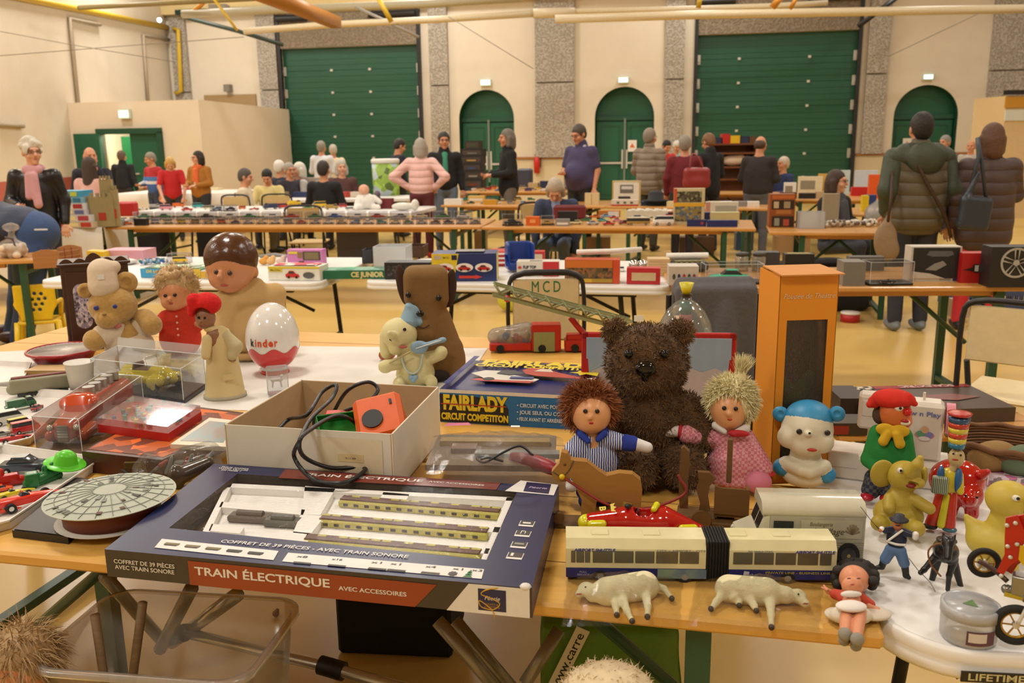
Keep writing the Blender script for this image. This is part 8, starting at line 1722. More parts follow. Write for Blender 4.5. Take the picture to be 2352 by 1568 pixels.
# --- tin musician
ty=Toy('tin_figure','tall thin printed tin musician figure in red, yellow and blue stripes','tin toy',2160,1218,.752);T,u=ty.T,ty.u
STR=C('#c8b83a',.3,kind='stripe',scale=10,c2='#b83a24',amt=.0);
b=MB()
for k,c in enumerate(('#2c6a8a','#c8b83a','#b83a24','#c8b83a','#b83a24','#2a4a6a')):q=Vector(T(2176,1030-k*11,0));b.lathe([(17*u+k*u,0),(18*u+k*u,11.6*u)],C(c,.25),16,tr(q))
b.build('striped_hat',ty.o);q=T(2176,960,0);b=MB();b.lathe([(24*u,0),(26*u,5*u),(20*u,6*u),(0,7*u)],C('#b02c20',.25),16,tr(q));b.build('hat_brim',ty.o)
ty.sd('body',[ty.e(2178,1052,0,17,22,16),ty.k((2176,1070,0),(2172,1085,0),9)],C('#b8a070',.35),1.6,3);eyes(ty,[(2171,1046,15),(2186,1047,14)],2.4);ty.ball('mouth',2176,1058,15,7,2.5,2,C('#a02418',.3))
ty.sd('coat',[ty.e(2168,1105,0,24,32,16),ty.k((2152,1090,2),(2148,1120,14),10,8),ty.k((2186,1090,2),(2192,1125,12),10,8)],C('#c8b42c',.25),1.8,4)
for x in(2150,2186):ty.sd('jacket_front',[ty.e(x,1102,8,9,30,12)],C('#2c5a8c',.25),1.6,2)
ty.sd('concertina',[ty.b(2150,1118,24,17,20,8,4)],C('#a8a878',.3,kind='stripe',scale=90,c2='#3a5a6a',amt=0),1.5,2)
for x0_,x1_ in((2158,2140),(2176,2176)):ty.sd('leg',[ty.k((x0_,1135,0),(x1_,1205,4),12,14)],C('#b8301c',.25),1.8,3)
ty.sd('trouser_stripe',[ty.k((2166,1140,10),(2160,1205,14),7,9)],C('#c8c02c',.25),1.6,2);ty.sd('shoe',[ty.e(2138,1212,10,16,6,14)],BLKM,1.8,2);ty.sd('shoe',[ty.e(2178,1212,10,16,6,14)],C('#2c5a6a',.3),1.8,2)
# --- piggy bank
PG=C('#ae1612',.1,coat=.6)
ty=Toy('piggy_bank','glossy red pottery piggy bank behind the tin musician','piggy bank',2200,1178,.752);T,u=ty.T,ty.u
ty.sd('body',[ty.e(2192,1105,-6,60,50,52),ty.e(2215,1135,30,34,30,26),ty.k((2216,1142,44),(2218,1144,66),20,18),ty.k((2165,1145,10),(2160,1172,10),16,15),ty.k((2225,1150,26),(2228,1174,30),16,15),ty.k((2190,1150,26),(2186,1176,30),15,14),CUT(ty.b(2198,1058,4,4,10,14,1,rot=(0,0,.3)))],PG,2,7)
ty.sd('ear',[ty.k((2240,1085,20),(2250,1078,24),12,7)],PG,1.6,3);ty.sd('ear',[ty.k((2180,1092,40),(2172,1080,44),11,6)],PG,1.6,3);eyes(ty,[(2212,1138,84),(2234,1138,80)],3)
# --- basket
ty=Toy('basket','round brown wicker basket at the right edge behind the yellow duck','basket',2320,1118,.752);T,u=ty.T,ty.u
WK=C('#5c3a1a',.7,kind='stripe',scale=30,c2='#3c2410',amt=.3,bump=0)
c_=Vector(T(2320,1118,0));b=MB()
for k in range(13):b.tube([(c_.x+(92+4.2*k)*u*math.cos(a_)*(1+.006*(-1)**(j+k)),c_.y+.09+(92+4.2*k)*u*.75*math.sin(a_),(5+k*6.2)*u)for j,a_ in enumerate([2*PI*i/44 for i in range(44)])],4*u,C(['#6a4420','#533214'][k%2],.7),6,closed=True)
b.build('woven_side',ty.o);b=MB();b.tube([(c_.x+146*u*math.cos(a_),c_.y+.09+110*u*math.sin(a_),(86+3*math.sin(a_*11))*u)for a_ in[2*PI*i/60 for i in range(60)]],7*u,C('#6a4420',.7),8,closed=True);b.build('braided_rim',ty.o)
b=MB();b.lathe([(0,0),(92*u,0),(90*u,6*u),(0,6*u)],C('#4a2e14',.8),X=tr(c_.x,c_.y+.09,0),sy=.75);b.build('bottom',ty.o)
for k,(x,y,c,lb_)in enumerate(((2240,1030,'#8a6a3a','ochre'),(2310,1040,'#5a6a50','grey green'))):
 b=MB();b.sdf([E((0,0,.03),(.05,.04,.035)),E((.03,.01,.035),(.04,.04,.03))],.007,.02,C(c,.85,bump=.003));one(b,'cloth_bundle',lb_+' folded cloth lying in the wicker basket','cloth',c_.to_4d().to_3d()*0+Vector(ty.o.matrix_basis@Vector((c_.x+(-.04 if k==0 else.05),c_.y+.09,.02)))if False else at_z(x+30,y+48,.78),0)
# --- rubber duck
DK=C('#bda63c',.5,scale=5,amt=.06)
ty=Toy('rubber_duck','large pale yellow rubber duck at the right edge','toy duck',2290,1296,.752);T,u=ty.T,ty.u
ty.sd('body',[ty.e(2298,1148,0,48,42,44),ty.k((2296,1175,0),(2292,1215,0),28,36),ty.e(2290,1246,0,70,46,56),ty.k((2240,1225,-4),(2218,1202,-8),24,7),ty.k((2262,1288,24),(2258,1294,40),12,9),ty.k((2320,1288,24),(2324,1294,40),12,9)],DK,2.2,8)
ty.sd('beak',[ty.k((2336,1150,22),(2352,1136,34),14,9),ty.k((2334,1166,22),(2350,1178,34),10,8)],C('#b8802c',.5),1.8,4);ty.ball('eye',2312,1146,42,8,7,4,WHT);ty.ball('pupil',2316,1147,45,4,4,2,BKE)
# --- toy soldier with sabre
ty=Toy('toy_soldier','toy soldier in navy coat and pale blue trousers raising a sabre','toy soldier',2052,1322,.752);T,u=ty.T,ty.u;FSK=C('#b8744a',.45)
ty.sd('body',[ty.e(2052,1208,4,11,13,11),ty.k((2052,1215,0),(2052,1240,0),8,12),ty.s(2018,1226,12,6),ty.s(2092,1224,8,6)],FSK,1.2,3);eyes(ty,[(2049,1206,14),(2056,1206,14)],1.3);ty.ball('moustache',2052,1211,15,5,1.5,1.5,BLKM)
ty.sd('coat',[ty.e(2052,1238,0,22,26,16),ty.k((2040,1222,2),(2022,1226,10),9,7),ty.k((2066,1222,2),(2086,1226,6),9,7)],C('#162038',.4),1.3,3)
ty.sd('sash',[ty.k((2062,1220,17),(2036,1246,18),2.6),],WHT,1,1);ty.tube('belt',[(2032,1248,12),(2052,1252,19),(2072,1250,12)],3,WHT,6)
ty.sd('trousers',[ty.e(2052,1262,0,22,13,16),ty.k((2042,1266,2),(2032,1288,4),13,12),ty.k((2062,1266,2),(2072,1290,4),13,12)],C('#54709a',.5),1.4,3)
for a0,a1,a2 in(((2030,1290,4),(2026,1306,4),(2016,1310,8)),((2073,1292,4),(2078,1316,6),(2084,1320,10))):ty.sd('boot',[ty.k(a0,a1,9,7),ty.k(a1,a2,7,5)],BLKM,1.3,2)
b=MB();q=T(2054,1198,2);b.lathe([(20*u,0),(21*u,2*u),(12*u,4*u),(11*u,13*u),(0,15*u)],C('#20202c',.5),16,tr(q));b.build('hat',ty.o)
for x in(2020,2090):ty.sd('glove',[ty.k((x,1224,10),(x,1230,10),7)],WHT,1.2,1)
ty.tube('sabre',[(2016,1226,14),(1994,1206,16),(1972,1182,18)],[2,1.6,.8],C('#5a564e',.3,.6),6)
# --- black toy horse
BH=C('#121214',.3)
ty=Toy('toy_horse','black plastic toy horse facing forward with a coiled brown cord','toy horse',2168,1350,.752)
ty.sd('body',[ty.k((2160,1262,-30),(2166,1270,20),24,26),ty.k((2166,1262,24),(2168,1250,40),18,14),ty.k((2168,1248,42),(2170,1284,66),12,8),ty.k((2148,1280,10),(2124,1318,24),10,6),ty.k((2124,1318,24),(2118,1326,36),6,6),ty.k((2182,1285,20),(2176,1320,26),10,6),ty.k((2176,1320,26),(2176,1352,30),6,5),ty.k((2150,1285,-34),(2140,1345,-40),10,6),ty.k((2182,1285,-34),(2202,1338,-36),10,6),ty.k((2158,1240,40),(2156,1232,40),4,2),ty.k((2178,1240,40),(2180,1232,40),4,2)],BH,1.6,5)
ty.sd('saddle',[ty.e(2164,1244,-2,22,8,18)],C('#2a1a14',.4),1.4,2);ty.sd('tail',[ty.k((2150,1258,-50),(2135,1300,-54),7,4)],BH,1.4,2)
ty.tube('cord',[(2186,1262,40),(2150,1256,44),(2130,1275,44),(2138,1305,46),(2160,1326,44)],2,C('#7a4a20',.5),6);ty.tube('whip',[(2090,1298,0),(2110,1320,0),(2140,1345,20),(2154,1372,20),(2138,1390,20)],1,C('#8a8478',.5),5)
# --- construction kit motorcycle
ty=Toy('toy_motorcycle','metal construction kit motorcycle with red plates and gold rimmed wheels','toy motorcycle',2325,1492,.752);T,u=ty.T,ty.u;RP=C('#b01c16',.3);GO=C('#a8842c',.3,.7)
def wheel(x,y,d,r,yaw):
 b=MB();c_=Vector(T(x,y,d));X=tr(c_)@rz(yaw)
 b.tube([(r*u*.84*math.cos(a_),0,r*u*.84*math.sin(a_))for a_ in[2*PI*k/32 for k in range(32)]],r*u*.2,RUB,10,X=X,closed=True);wl2=b.build('tyre',ty.o)
 b=MB();b.tube([(r*u*.64*math.cos(a_),0,r*u*.64*math.sin(a_))for a_ in[2*PI*k/28 for k in range(28)]],r*u*.07,GO,8,X=X,closed=True)
 for k in range(6):a_=k*PI/3;b.cyl((0,0,0),(r*u*.62*math.cos(a_),0,r*u*.62*math.sin(a_)),2*u,GO,n=6,X=X)
 b.cyl((0,-5*u,0),(0,5*u,0),8*u,STEEL,X=X);b.build('rim',wl2)
wheel(2326,1436,0,48,.25);wheel(2248,1312,-60,36,.25)
for pts in([(2282,1222),(2304,1212),(2332,1262),(2322,1300),(2300,1322),(2290,1345),(2276,1340),(2288,1300),(2284,1262)],):slabpx(ty,'red_plate',pts,-30,-24,RP);slabpx(ty,'red_plate',[(x+16,y+2)for x,y in pts],-52,-46,RP)
for x,y in((2286,1226),(2292,1270),(2310,1262),(2300,1292),(2286,1336),(2302,1218),(2326,1262)):ty.ball('bolt',x,y,-22,5,5,4,STEEL)
slabpx(ty,'yellow_bracket',[(2316,1272),(2350,1270),(2352,1290),(2336,1296),(2326,1312),(2316,1300)],-20,-14,C('#c8a81c',.3));ty.sd('engine',[ty.b(2330,1345,-30,22,24,18,4),ty.s(2300,1362,-26,12),ty.s(2340,1372,-20,12)],C('#8c8c88',.25,.8),2,3)
ty.tube('fork',[(2330,1434,16),(2344,1390,4),(2354,1350,-16)],4,STEEL,8);ty.tube('exhaust',[(2236,1312,-40),(2270,1325,-36),(2300,1345,-26)],6,C('#4a3430',.3,.4),8);slabpx(ty,'yellow_bracket',[(2296,1376),(2352,1380),(2352,1386),(2296,1384)],-14,-10,C('#b8a02c',.3))
# --- round clear tub
ty=Toy('plastic_tub','round frosted plastic tub with a paper label on the white table','tub',2222,1462,.752);T,u=ty.T,ty.u;c_=Vector(T(2222,1462,0))
FT=GLASS('#e8e8ea',.38,.25);hT=84*u
b=MB();b.lathe([(0,0),(56*u,0),(60*u,8*u),(61*u,hT*.7),(60*u,hT)],FT,32,tr(c_.x,c_.y,0));b.build('tub_body',ty.o);b=MB();b.lathe([(63*u,hT*.72),(63*u,hT),(57*u,hT+2*u),(54*u,hT-3*u),(0,hT-3*u)],FT,32,tr(c_.x,c_.y,0));b.build('lid',ty.o)
b=MB();rows=[[(c_.x+62*u*math.sin(a_),c_.y-62*u*math.cos(a_),z_)for a_ in[R_(k)for k in range(-2,60,6)]]for z_ in(12*u,46*u)];b.loft(rows,C('#5a3a48',.6),caps=False,closed=False);lbp=b.build('paper_label',ty.o)
b=MB();rows=[[(c_.x+62.5*u*math.sin(a_),c_.y-62.5*u*math.cos(a_),z_)for a_ in[R_(k)for k in range(2,42,6)]]for z_ in(20*u,42*u)];b.loft(rows,C('#c8c0bc',.6),caps=False,closed=False);b.build('white_field',lbp)
b=MB();b.add([(c_.x-18*u,c_.y-10*u,hT+.001),(c_.x+16*u,c_.y-14*u,hT+.001),(c_.x+2*u,c_.y+18*u,hT+.001)],[(0,1,2)],C('#5a7a44',.6));b.build('lid_print',ty.o)
qb('pink and white floral printed box behind the yellow duck','box',2286,2380,1128,1098,.1,C('#d8c4cc',.6,kind='print',scale=60,c2='#c87aa0'),.752)
qb('purple upright box at the right edge beside the yellow duck','box',2342,2400,1262,1190,.03,'#5c1c6c',.752,[('f',0,0,.12,.3,WHT)])
# ================================================================= left end of the stall
TRAY=C('#dcd6ce',.4)
def tray(label,quad,h,z=ZT,group=None):
 P_=[at_z(*q,z)for q in quad];o=sum(P_,Vector())/4;t=thing('white_tray',label,'tray',(o.x,o.y,z+.001),0,group)
 q=[(v.x-o.x,v.y-o.y)for v in P_];ar=sum(q[i][0]*q[(i+1)%4][1]-q[(i+1)%4][0]*q[i][1]for i in range(4));q=q if ar>0 else q[::-1]
 b=MB();b.prism(q,0,.003,TRAY);b.build('bottom',t)
 b=MB();r=lambda k:[(x*k,y*k)for x,y in q]
 b.loft([[(x,y,z_)for x,y in r(k)]for k,z_ in((1,0),(1.035,h),(1.06,h),(1.06,h-.004),(1.028,h-.003),(.99,.003))],TRAY,False,caps=False);b.build('rim',t)
 return t
tray('shallow white tray of bright plastic toys at the front left',[(-150,1262),(25,1215),(228,1075),(-60,1035)],.026)
tray('shallow white tray of small metal cars at the left edge',[(-150,1080),(70,1022),(172,918),(-60,905)],.026)
tray('small white tray of tiny figures at the far left edge',[(-120,905),(50,884),(70,845),(-60,838)],.02)
ZI=ZT+.006
for px,py,w_,st,c,an,lb_ in((48,938,62,'truck','#24603a',25,'green and brown toy lorry in the metal car tray'),(18,972,70,'van','#d0cfc8',25,'white and blue toy van in the metal car tray'),(46,980,44,'van','#c8b41c',25,'yellow toy van in the metal car tray'),(60,992,56,'van','#b01c1a',25,'red toy fire engine in the metal car tray'),(36,1012,72,'racer','#b81818',25,'long red toy car at the front of the metal car tray'),(4,1002,40,'sedan','#7a7c70',25,'grey toy car in the metal car tray'),(86,940,40,'sedan','#8a2a22',70,'dark red toy car at the back of the metal car tray'),(6,1032,34,'sedan','#b0a468',25,'beige toy car at the front left of the metal car tray')):
 car_at(px,py,w_,st,c,lb_,ZI,an)
for px,py,w_,st,c,an,lb_ in((62,1082,118,'sedan','#2c3c48',-14,'large dark blue plastic toy car in the bright toy tray'),(70,1158,150,'racer','#d02814',30,'long orange red plastic race car at the front of the bright toy tray'),(36,1140,80,'racer','#d0c01c',30,'yellow plastic race car in the bright toy tray'),(14,1178,70,'racer','#d83a14',20,'small orange race car at the front left of the bright toy tray'),(4,1128,54,'sedan','#d8501c',10,'orange plastic toy car at the left of the bright toy tray')):
 car_at(px,py,w_,st,c,lb_,ZI,an,rough=.2)
ty=Toy('toy_boat','red plastic toy boat in the bright toy tray','toy boat',34,1112,ZI);ty.sd('hull',[ty.k((-6,1100,0),(62,1104,0),14,9),ty.b(20,1092,0,24,6,10,3)],C('#b01c1c',.2),2,5);ty.sd('funnel',[ty.k((10,1088,0),(10,1076,0),6)],C('#b01c1c',.2),1.8,2)
ty=Toy('toy_train','green plastic toy locomotive in the bright toy tray','toy train',100,1112,ZI);T,u=ty.T,ty.u
ty.sd('boiler',[ty.k((70,1104,10),(128,1084,-30),12),ty.b(78,1096,6,14,16,14,3),ty.k((106,1090,-12),(106,1074,-12),6),ty.k((122,1084,-24),(122,1070,-24),6)],C('#1c6a34',.25),2,4);ty.sd('chassis',[ty.k((64,1114,12),(134,1096,-34),9)],C('#1c6a34',.25),2,3)
ty=Toy('hat','bright green plastic toy hat on the edge of the bright toy tray','toy hat',152,1072,ZT+.03);T,u=ty.T,ty.u
b=MB();X=tr(T(150,1066,0))@rx(.25)@ry(.2);b.lathe([(44*u,4*u),(46*u,2*u),(30*u,3*u),(26*u,8*u),(22*u,26*u),(12*u,34*u),(0,35*u)],C('#5cc82c',.3),X=X,sy=.8);b.build('brim_and_crown',ty.o)
ty=Toy('wagon','khaki model tank wagon with dark red top beside the paper cup','model wagon',98,908,ZT);T,u=ty.T,ty.u;KHA=C('#8f8c72',.45)
ty.sd('tank',[ty.b(97,878,0,62,16,15,6),ty.k((40,886,0),(155,886,0),13)],KHA,2,3);ty.sd('top',[ty.b(97,862,0,58,3,8,2)],C('#6a2a24',.5),1.8,1)
b=MB();b.box(T(100,899,0),(104*u,22*u,6*u),C('#3a3a38',.5));b.build('underframe',ty.o)
for x in(72,88,120,136):b=MB();c_=Vector(T(x,903,12));b.cyl(c_-Vector((0,2*u,0)),c_+Vector((0,2*u,0)),6*u,BLKM,n=12);b.build('wheel',ty.o)
qb('flat pale wooden box behind the khaki tank wagon','box',58,158,868,852,.09,C('#b08a50',.5,kind='wood',scale=6,c2='#94703c'),ZT,[('t',0,0,1,1,C('#c0a070',.5))])
ty=Toy('paper_cup','white paper cup beside the clear case with the yellow car','cup',190,905);T,u=ty.T,ty.u;c_=Vector(T(190,905,0))
b=MB();hC=76*u;b.lathe([(0,0),(23*u,0),(31*u,hC),(32.5*u,hC+1*u),(32*u,hC-2*u),(30*u,hC-1*u),(22.5*u,3*u),(0,3*u)],C('#dcd6ca',.7),28,tr(c_.x,c_.y,0));b.build('cup_body',ty.o)
ty=Toy('basin','shallow white enamel basin with dark red rim','basin',150,842);T,u=ty.T,ty.u;c_=Vector(T(150,842,0))
b=MB();X=tr(c_.x,c_.y+.05,0);b.lathe([(0,0),(52*u,0),(76*u,34*u)],C('#9c1822',.3,coat=.3),36,X,cap=False);b.build('outer_shell',ty.o);b=MB();b.lathe([(76*u,34*u),(74*u,35*u),(50*u,4*u),(0,3*u)],C('#dcd4cc',.3,coat=.3),36,X);b.build('inner_bowl',ty.o);b=MB();b.tube([X@Vector((77*u*math.cos(a_),77*u*math.sin(a_),34*u))for a_ in[2*PI*k/40 for k in range(40)]],3.5*u,C('#9c1822',.3,coat=.3),8,closed=True);b.build('rim',ty.o)
# clear cases standing askew: outline given by the corners on the table
def clear_quad(label,quad,h,z,bh,basec,lidflange=0.0):
 P_=[at_z(*q,z)for q in quad];P_.append(P_[0]+P_[2]-P_[1]);o=P_[0].copy();t=thing('display_case',label,'display case',(o.x,o.y,z+.001),0);q=[(v.x-o.x,v.y-o.y)for v in P_]
 b=MB();b.prism(q,0,bh,C(basec,.25));b.build('base',t)
 cx_,cy_=sum(v[0]for v in q)/4,sum(v[1]for v in q)/4;q2=[(cx_+(x-cx_)*.97,cy_+(y-cy_)*.97)for x,y in q];g=GLASS('#f2f4f4',.05,.05)
 b=MB();vs=[(x,y,zz)for zz in(bh,h)for x,y in q2];b.add(vs,[(0,1,5,4),(1,2,6,5),(2,3,7,6),(3,0,4,7),(4,5,6,7)],g);EM=C('#dfe4e6',.12)
 for i in range(4):b.cyl((*q2[i],bh),(*q2[i],h),.0011,EM,n=5);b.cyl((*q2[i],h),(*q2[(i+1)%4],h),.0011,EM,n=5)
 b.build('clear_cover',t)
 if lidflange:
  b=MB();d_=(Vector((*q2[2],0))-Vector((*q2[1],0))).normalized();p3,p2=Vector((*q2[3],h)),Vector((*q2[2],h));b.add([p3,p2,p2+d_*.012+Vector((0,0,lidflange)),p3+d_*.012+Vector((0,0,lidflange))],[(0,1,2,3)],GLASS('#e8eef0',.3,.12));b.build('lid_flange',t)
 return t,P_
t,P_=clear_quad('clear display case on dark base holding the yellow convertible',[(212,900),(425,928),(478,890)],.115,ZT,.012,'#1c2230',.03)
cc_=(P_[0]+P_[1]+P_[2]+P_[3])/4;d_=P_[1]-P_[0]
YCA=C('#cdb81a',.12,coat=.6)
cv=thing('toy_car','yellow vintage convertible model car inside the clear case','toy car',(cc_.x,cc_.y,ZT+.014),math.atan2(d_.y,d_.x)-.05)
L_=.235;sc_=L_/190;cv.scale=(1,1,1.12)
def q_(x,y,z):return(x*sc_,y*sc_,z*sc_)
b=MB();b.sdf([K(q_(-80,0,26),q_(60,0,32),22*sc_,24*sc_),K(q_(60,0,32),q_(88,0,28),20*sc_,14*sc_),B(q_(0,0,20),q_(78,30,9),6*sc_),CUT(B(q_(-14,0,62),q_(34,19,22),6*sc_))]+[K(q_(x-14,s_*32,20),q_(x+12,s_*32,24),17*sc_,13*sc_)for x in(-58,62)for s_ in(-1,1)],.0026,.008,YCA);b.build('car_body',cv)
for x in(-56,62):
 for s_ in(-1,1):b=MB();b.cyl(q_(x,s_*36,14),q_(x,s_*45,14),15*sc_,RUB,n=20);b.cyl(q_(x,s_*40,14),q_(x,s_*46.5,14),9*sc_,C('#c8b83a',.25,.4),n=16);b.build('wheel',cv)
b=MB();b.box(q_(-14,0,38),(60*sc_,36*sc_,14*sc_),C('#6a4a34',.6),bev=.003);b.box(q_(-36,0,48),(10*sc_,36*sc_,20*sc_),C('#6a4a34',.6),bev=.003);b.build('seats',cv)
b=MB();b.add([q_(22,-20,50),q_(22,20,50),q_(12,20,76),q_(12,-20,76)],[(0,1,2,3)],GLASS('#e8eef0',.1));b.tube([q_(22,-20,50),q_(12,-20,76),q_(12,20,76),q_(22,20,50)],1.6*sc_,C('#b8b4a8',.2,.7),6);b.build('windscreen',cv)
for s_ in(-1,1):b=MB();b.ell(q_(92,s_*18,32),5*sc_,C('#c8c8c0',.1,.6),10);b.build('headlamp',cv)
t,P_=clear_quad('long clear display case holding the orange red vintage lorry',[(80,1044),(190,1052),(335,936)],.105,ZT+.001,.01,'#8a6a58')
cc_=(P_[0]+P_[1]+P_[2]+P_[3])/4;d_=P_[1]-P_[2];L_=d_.length*.84
lt=thing('toy_lorry','orange red vintage model lorry with chrome grille inside the long clear case','toy lorry',(cc_.x,cc_.y,ZT+.012),math.atan2(d_.y,d_.x));OR=C('#b8401c',.2,coat=.4);k=L_/100
b=MB();b.loft([_rr(x*k,w_*k,5*k,z_*k,.3)for x,z_,w_ in((-48,24,12),(8,25,12),(14,30,12),(26,30,12),(30,20,10),(46,18,8),(49,15,6))],OR);b.build('lorry_body',lt)
for s_ in(-1,1):b=MB();b.sdf([K((30*k,s_*12*k,8*k),(44*k,s_*11*k,7*k),5*k,4*k)],.8*k,k,OR);b.build('wing',lt);b=MB();b.ell((48*k,s_*9*k,14*k),2.4*k,C('#d0ccc0',.1,.5),10);b.build('headlamp',lt)
b=MB();b.box((49.5*k,0,10*k),(1.4*k,7*k,12*k),C('#c8c4bc',.15,.8))
for j in range(6):b.box((50.4*k,0,(5+j*2)*k),(.8*k,7.4*k,.8*k),C('#8a8680',.2,.8))
b.build('grille',lt)
for x in(-34,-22,36):
 for s_ in(-1,1):b=MB();b.cyl((x*k,s_*10*k,5*k),(x*k,s_*13*k,5*k),5*k,RUB,n=16);b.build('wheel',lt)
for j in range(5):b=MB();b.cyl(((-42+j*11)*k,0,25*k),((-42+j*11)*k,0,31*k),4.4*k,C('#9a9890',.3,.6),n=12);b.build('load_drum',lt)
# games case, boxes on it
HG=.055
Pq=[at_z(*q,ZT+HG)for q in((188,1036),(372,1056),(600,952),(390,926))];o_=Pq[0]
gc=thing('games_case','brown games compendium case with orange printed lid and metal clasp','games case',(o_.x,o_.y,ZT),0);q=[(v.x-o_.x,v.y-o_.y)for v in Pq]
LE=C('#4a2415',.35,scale=20,amt=.2);b=MB();b.prism(q,0,HG,LE);b.build('case',gc)
cx_,cy_=sum(v[0]for v in q)/4,sum(v[1]for v in q)/4
b=MB();b.prism([(cx_+(x-cx_)*.94,cy_+(y-cy_)*.92)for x,y in q],HG,HG+.001,C('#b8561c',.5,kind='print',scale=26,c2='#6a2c10'));b.build('printed_lid',gc)
m_=(Vector((*q[0],0))*.35+Vector((*q[1],0))*.65);b=MB();b.box((m_.x,m_.y-.004,HG*.62),(.045,.008,.02),C('#6a5a34',.3,.6),bev=.002);b.build('clasp',gc);b=MB();b.tube([(m_.x-.03,m_.y-.004,HG*.4),(m_.x,m_.y-.014,HG*.2),(m_.x+.03,m_.y-.004,HG*.4)],.004,BLKM);b.build('handle',gc)
ZG=ZT+HG+.001
Pq=[at_z(*q,ZG)for q in((226,992),(388,1014),(464,962),(310,938))];o_=Pq[0];q=[(v.x-o_.x,v.y-o_.y)for v in Pq]
rb_=thing('pegboard_game','flat red plastic box with clear lid over coloured pieces','game box',(o_.x,o_.y,ZG),0);RBX=C('#b01a14',.25)
b=MB();b.prism(q,0,.022,RBX);b.build('tray',rb_);cx_,cy_=sum(v[0]for v in q)/4,sum(v[1]for v in q)/4;r=random.Random(5);b=MB()
for i in range(46):
 u_,v_=r.uniform(.08,.92),r.uniform(.1,.9);p_=(Vector(q[0])*(1-u_)+Vector(q[1])*u_)*(1-v_)+(Vector(q[3])*(1-u_)+Vector(q[2])*u_)*v_;b.cyl((p_.x,p_.y,.022),(p_.x,p_.y,.026+r.uniform(0,.008)),.006,M(r.choice(['yellow','green','red','blue','yellow','turquoise'])),n=8)
tag(b.build('pegs',rb_),None,None,None,'stuff');q2=[(cx_+(x-cx_)*.99,cy_+(y-cy_)*.99)for x,y in q]
b=MB();vs=[(x,y,zz)for zz in(.022,.04)for x,y in q2];b.add(vs,[(0,1,5,4),(1,2,6,5),(2,3,7,6),(3,0,4,7),(4,5,6,7)],GLASS('#f0f2f2',.1,.06));b.build('clear_lid',rb_)
Pq=[at_z(*q,ZG)for q in((392,1030),(520,1036),(552,976),(482,968))];o_=Pq[0];q=[(v.x-o_.x,v.y-o_.y)for v in Pq];cx_,cy_=sum(v[0]for v in q)/4,sum(v[1]for v in q)/4
fp_=thing('framed_picture','small white framed picture lying flat left of the white carton','picture',(o_.x,o_.y,ZG),0);b=MB();b.prism(q,0,.012,C('#d8ceb8',.5));b.build('frame',fp_);b=MB();b.prism([(cx_+(x-cx_)*.78,cy_+(y-cy_)*.74)for x,y in q],.012,.0128,C('#8a9a9a',.3,kind='speck',scale=14,c2='#9c9088'));b.build('print',fp_)
ty=Toy('plastic_bag','crinkled clear plastic bag of small grey parts behind the round grey model','plastic bag',425,1098,ZT);r=random.Random(4)
ty.sd('wrapper',[ty.k((345,1068,0),(480,1050,0),30,30),ty.s(352,1050,10,22),ty.e(440,1075,24,70,20,24),ty.e(500,1052,0,26,10,24)],GLASS('#f2f4f4',.04,.06,.006,.5),3,8)
for i in range(12):ty.sd('small_part',[ty.k((355+i*11,1080-(i%3)*9,14),(368+i*11,1066-(i%4)*6,10),6,4)],C(['#3a3634','#6a625c','#a03a30','#8a8a88'][i%4],.5),2,2)
ty=Toy('plastic_part','dark translucent plastic piece between the bag and the train set box','toy part',412,1120,ZT);ty.sd('shell',[ty.e(408,1095,0,20,30,20),ty.k((425,1090,0),(480,1072,-10),20,14)],C('#4a4038',.2),2.4,5)
# round grey model and the black folder under it
Pq=[at_z(*q,ZT)for q in((30,1234),(158,1250),(290,1120),(170,1110))];o_=Pq[0];b=MB();q=[(v.x-o_.x,v.y-o_.y)for v in Pq];b.prism(q,0,.016,C('#1c1a1a',.3));b.prism([(x*.96+.004,y*.96+.002)for x,y in q],.0165,.018,C('#2c2826',.4));one(b,'folder','black folder lying flat under the round grey model','folder',(o_.x,o_.y,ZT+.0005),0)
ty=Toy('round_model','flat round grey panelled paper model on a brown drum','paper model',262,1205);T,u=ty.T,ty.u;c_=Vector(T(262,1205,0));c_.z=.018;X=tr(c_.x,c_.y,c_.z);PG_=C('#a8ac9c',.6,scale=50,amt=.12)
b=MB();b.lathe([(0,0),(118*u,0),(122*u,3*u),(0,4*u)],C('#d0ccc4',.6),40,X);b.build('base_disc',ty.o);b=MB();b.lathe([(104*u,4*u),(108*u,52*u)],C('#6a2c14',.5),40,X);b.build('drum',ty.o)
b=MB();b.lathe([(0,52*u),(140*u,52*u),(141*u,54*u),(60*u,66*u),(34*u,68*u),(0,69*u)],PG_,48,X,smooth=False);b.build('panelled_disc',ty.o)
r=random.Random(3);b=MB()
for j in range(24):a_=2*PI*j/24;b.tube([X@Vector((rr__*u*math.cos(a_),rr__*u*math.sin(a_),zz*u))for rr__,zz in((36,69),(60,67),(136,55.5))],.8*u,C('#868a80',.6),4)
for rr__,zz in((36,69.3),(88,63),(116,59)):b.tube([X@Vector((rr__*u*math.cos(a_),rr__*u*math.sin(a_),zz*u))for a_ in[2*PI*k_/40 for k_ in range(40)]],.8*u,C('#868a80',.6),4,closed=True)
b.build('panel_lines',ty.o)
b=MB()
for j in range(26):
 a_,rr__=r.uniform(0,6.28),r.uniform(45,124);zz=69.6-(rr__-36)*.128;b.box((0,0,0),(r.uniform(8,22)*u,r.uniform(6,12)*u,1.4*u),C(r.choice(['#4a4840','#6a6a60','#7c8078','#5a3a30']),.6),X@rz(a_)@tr(rr__*u,0,zz*u))
b.build('panel_patches',ty.o)
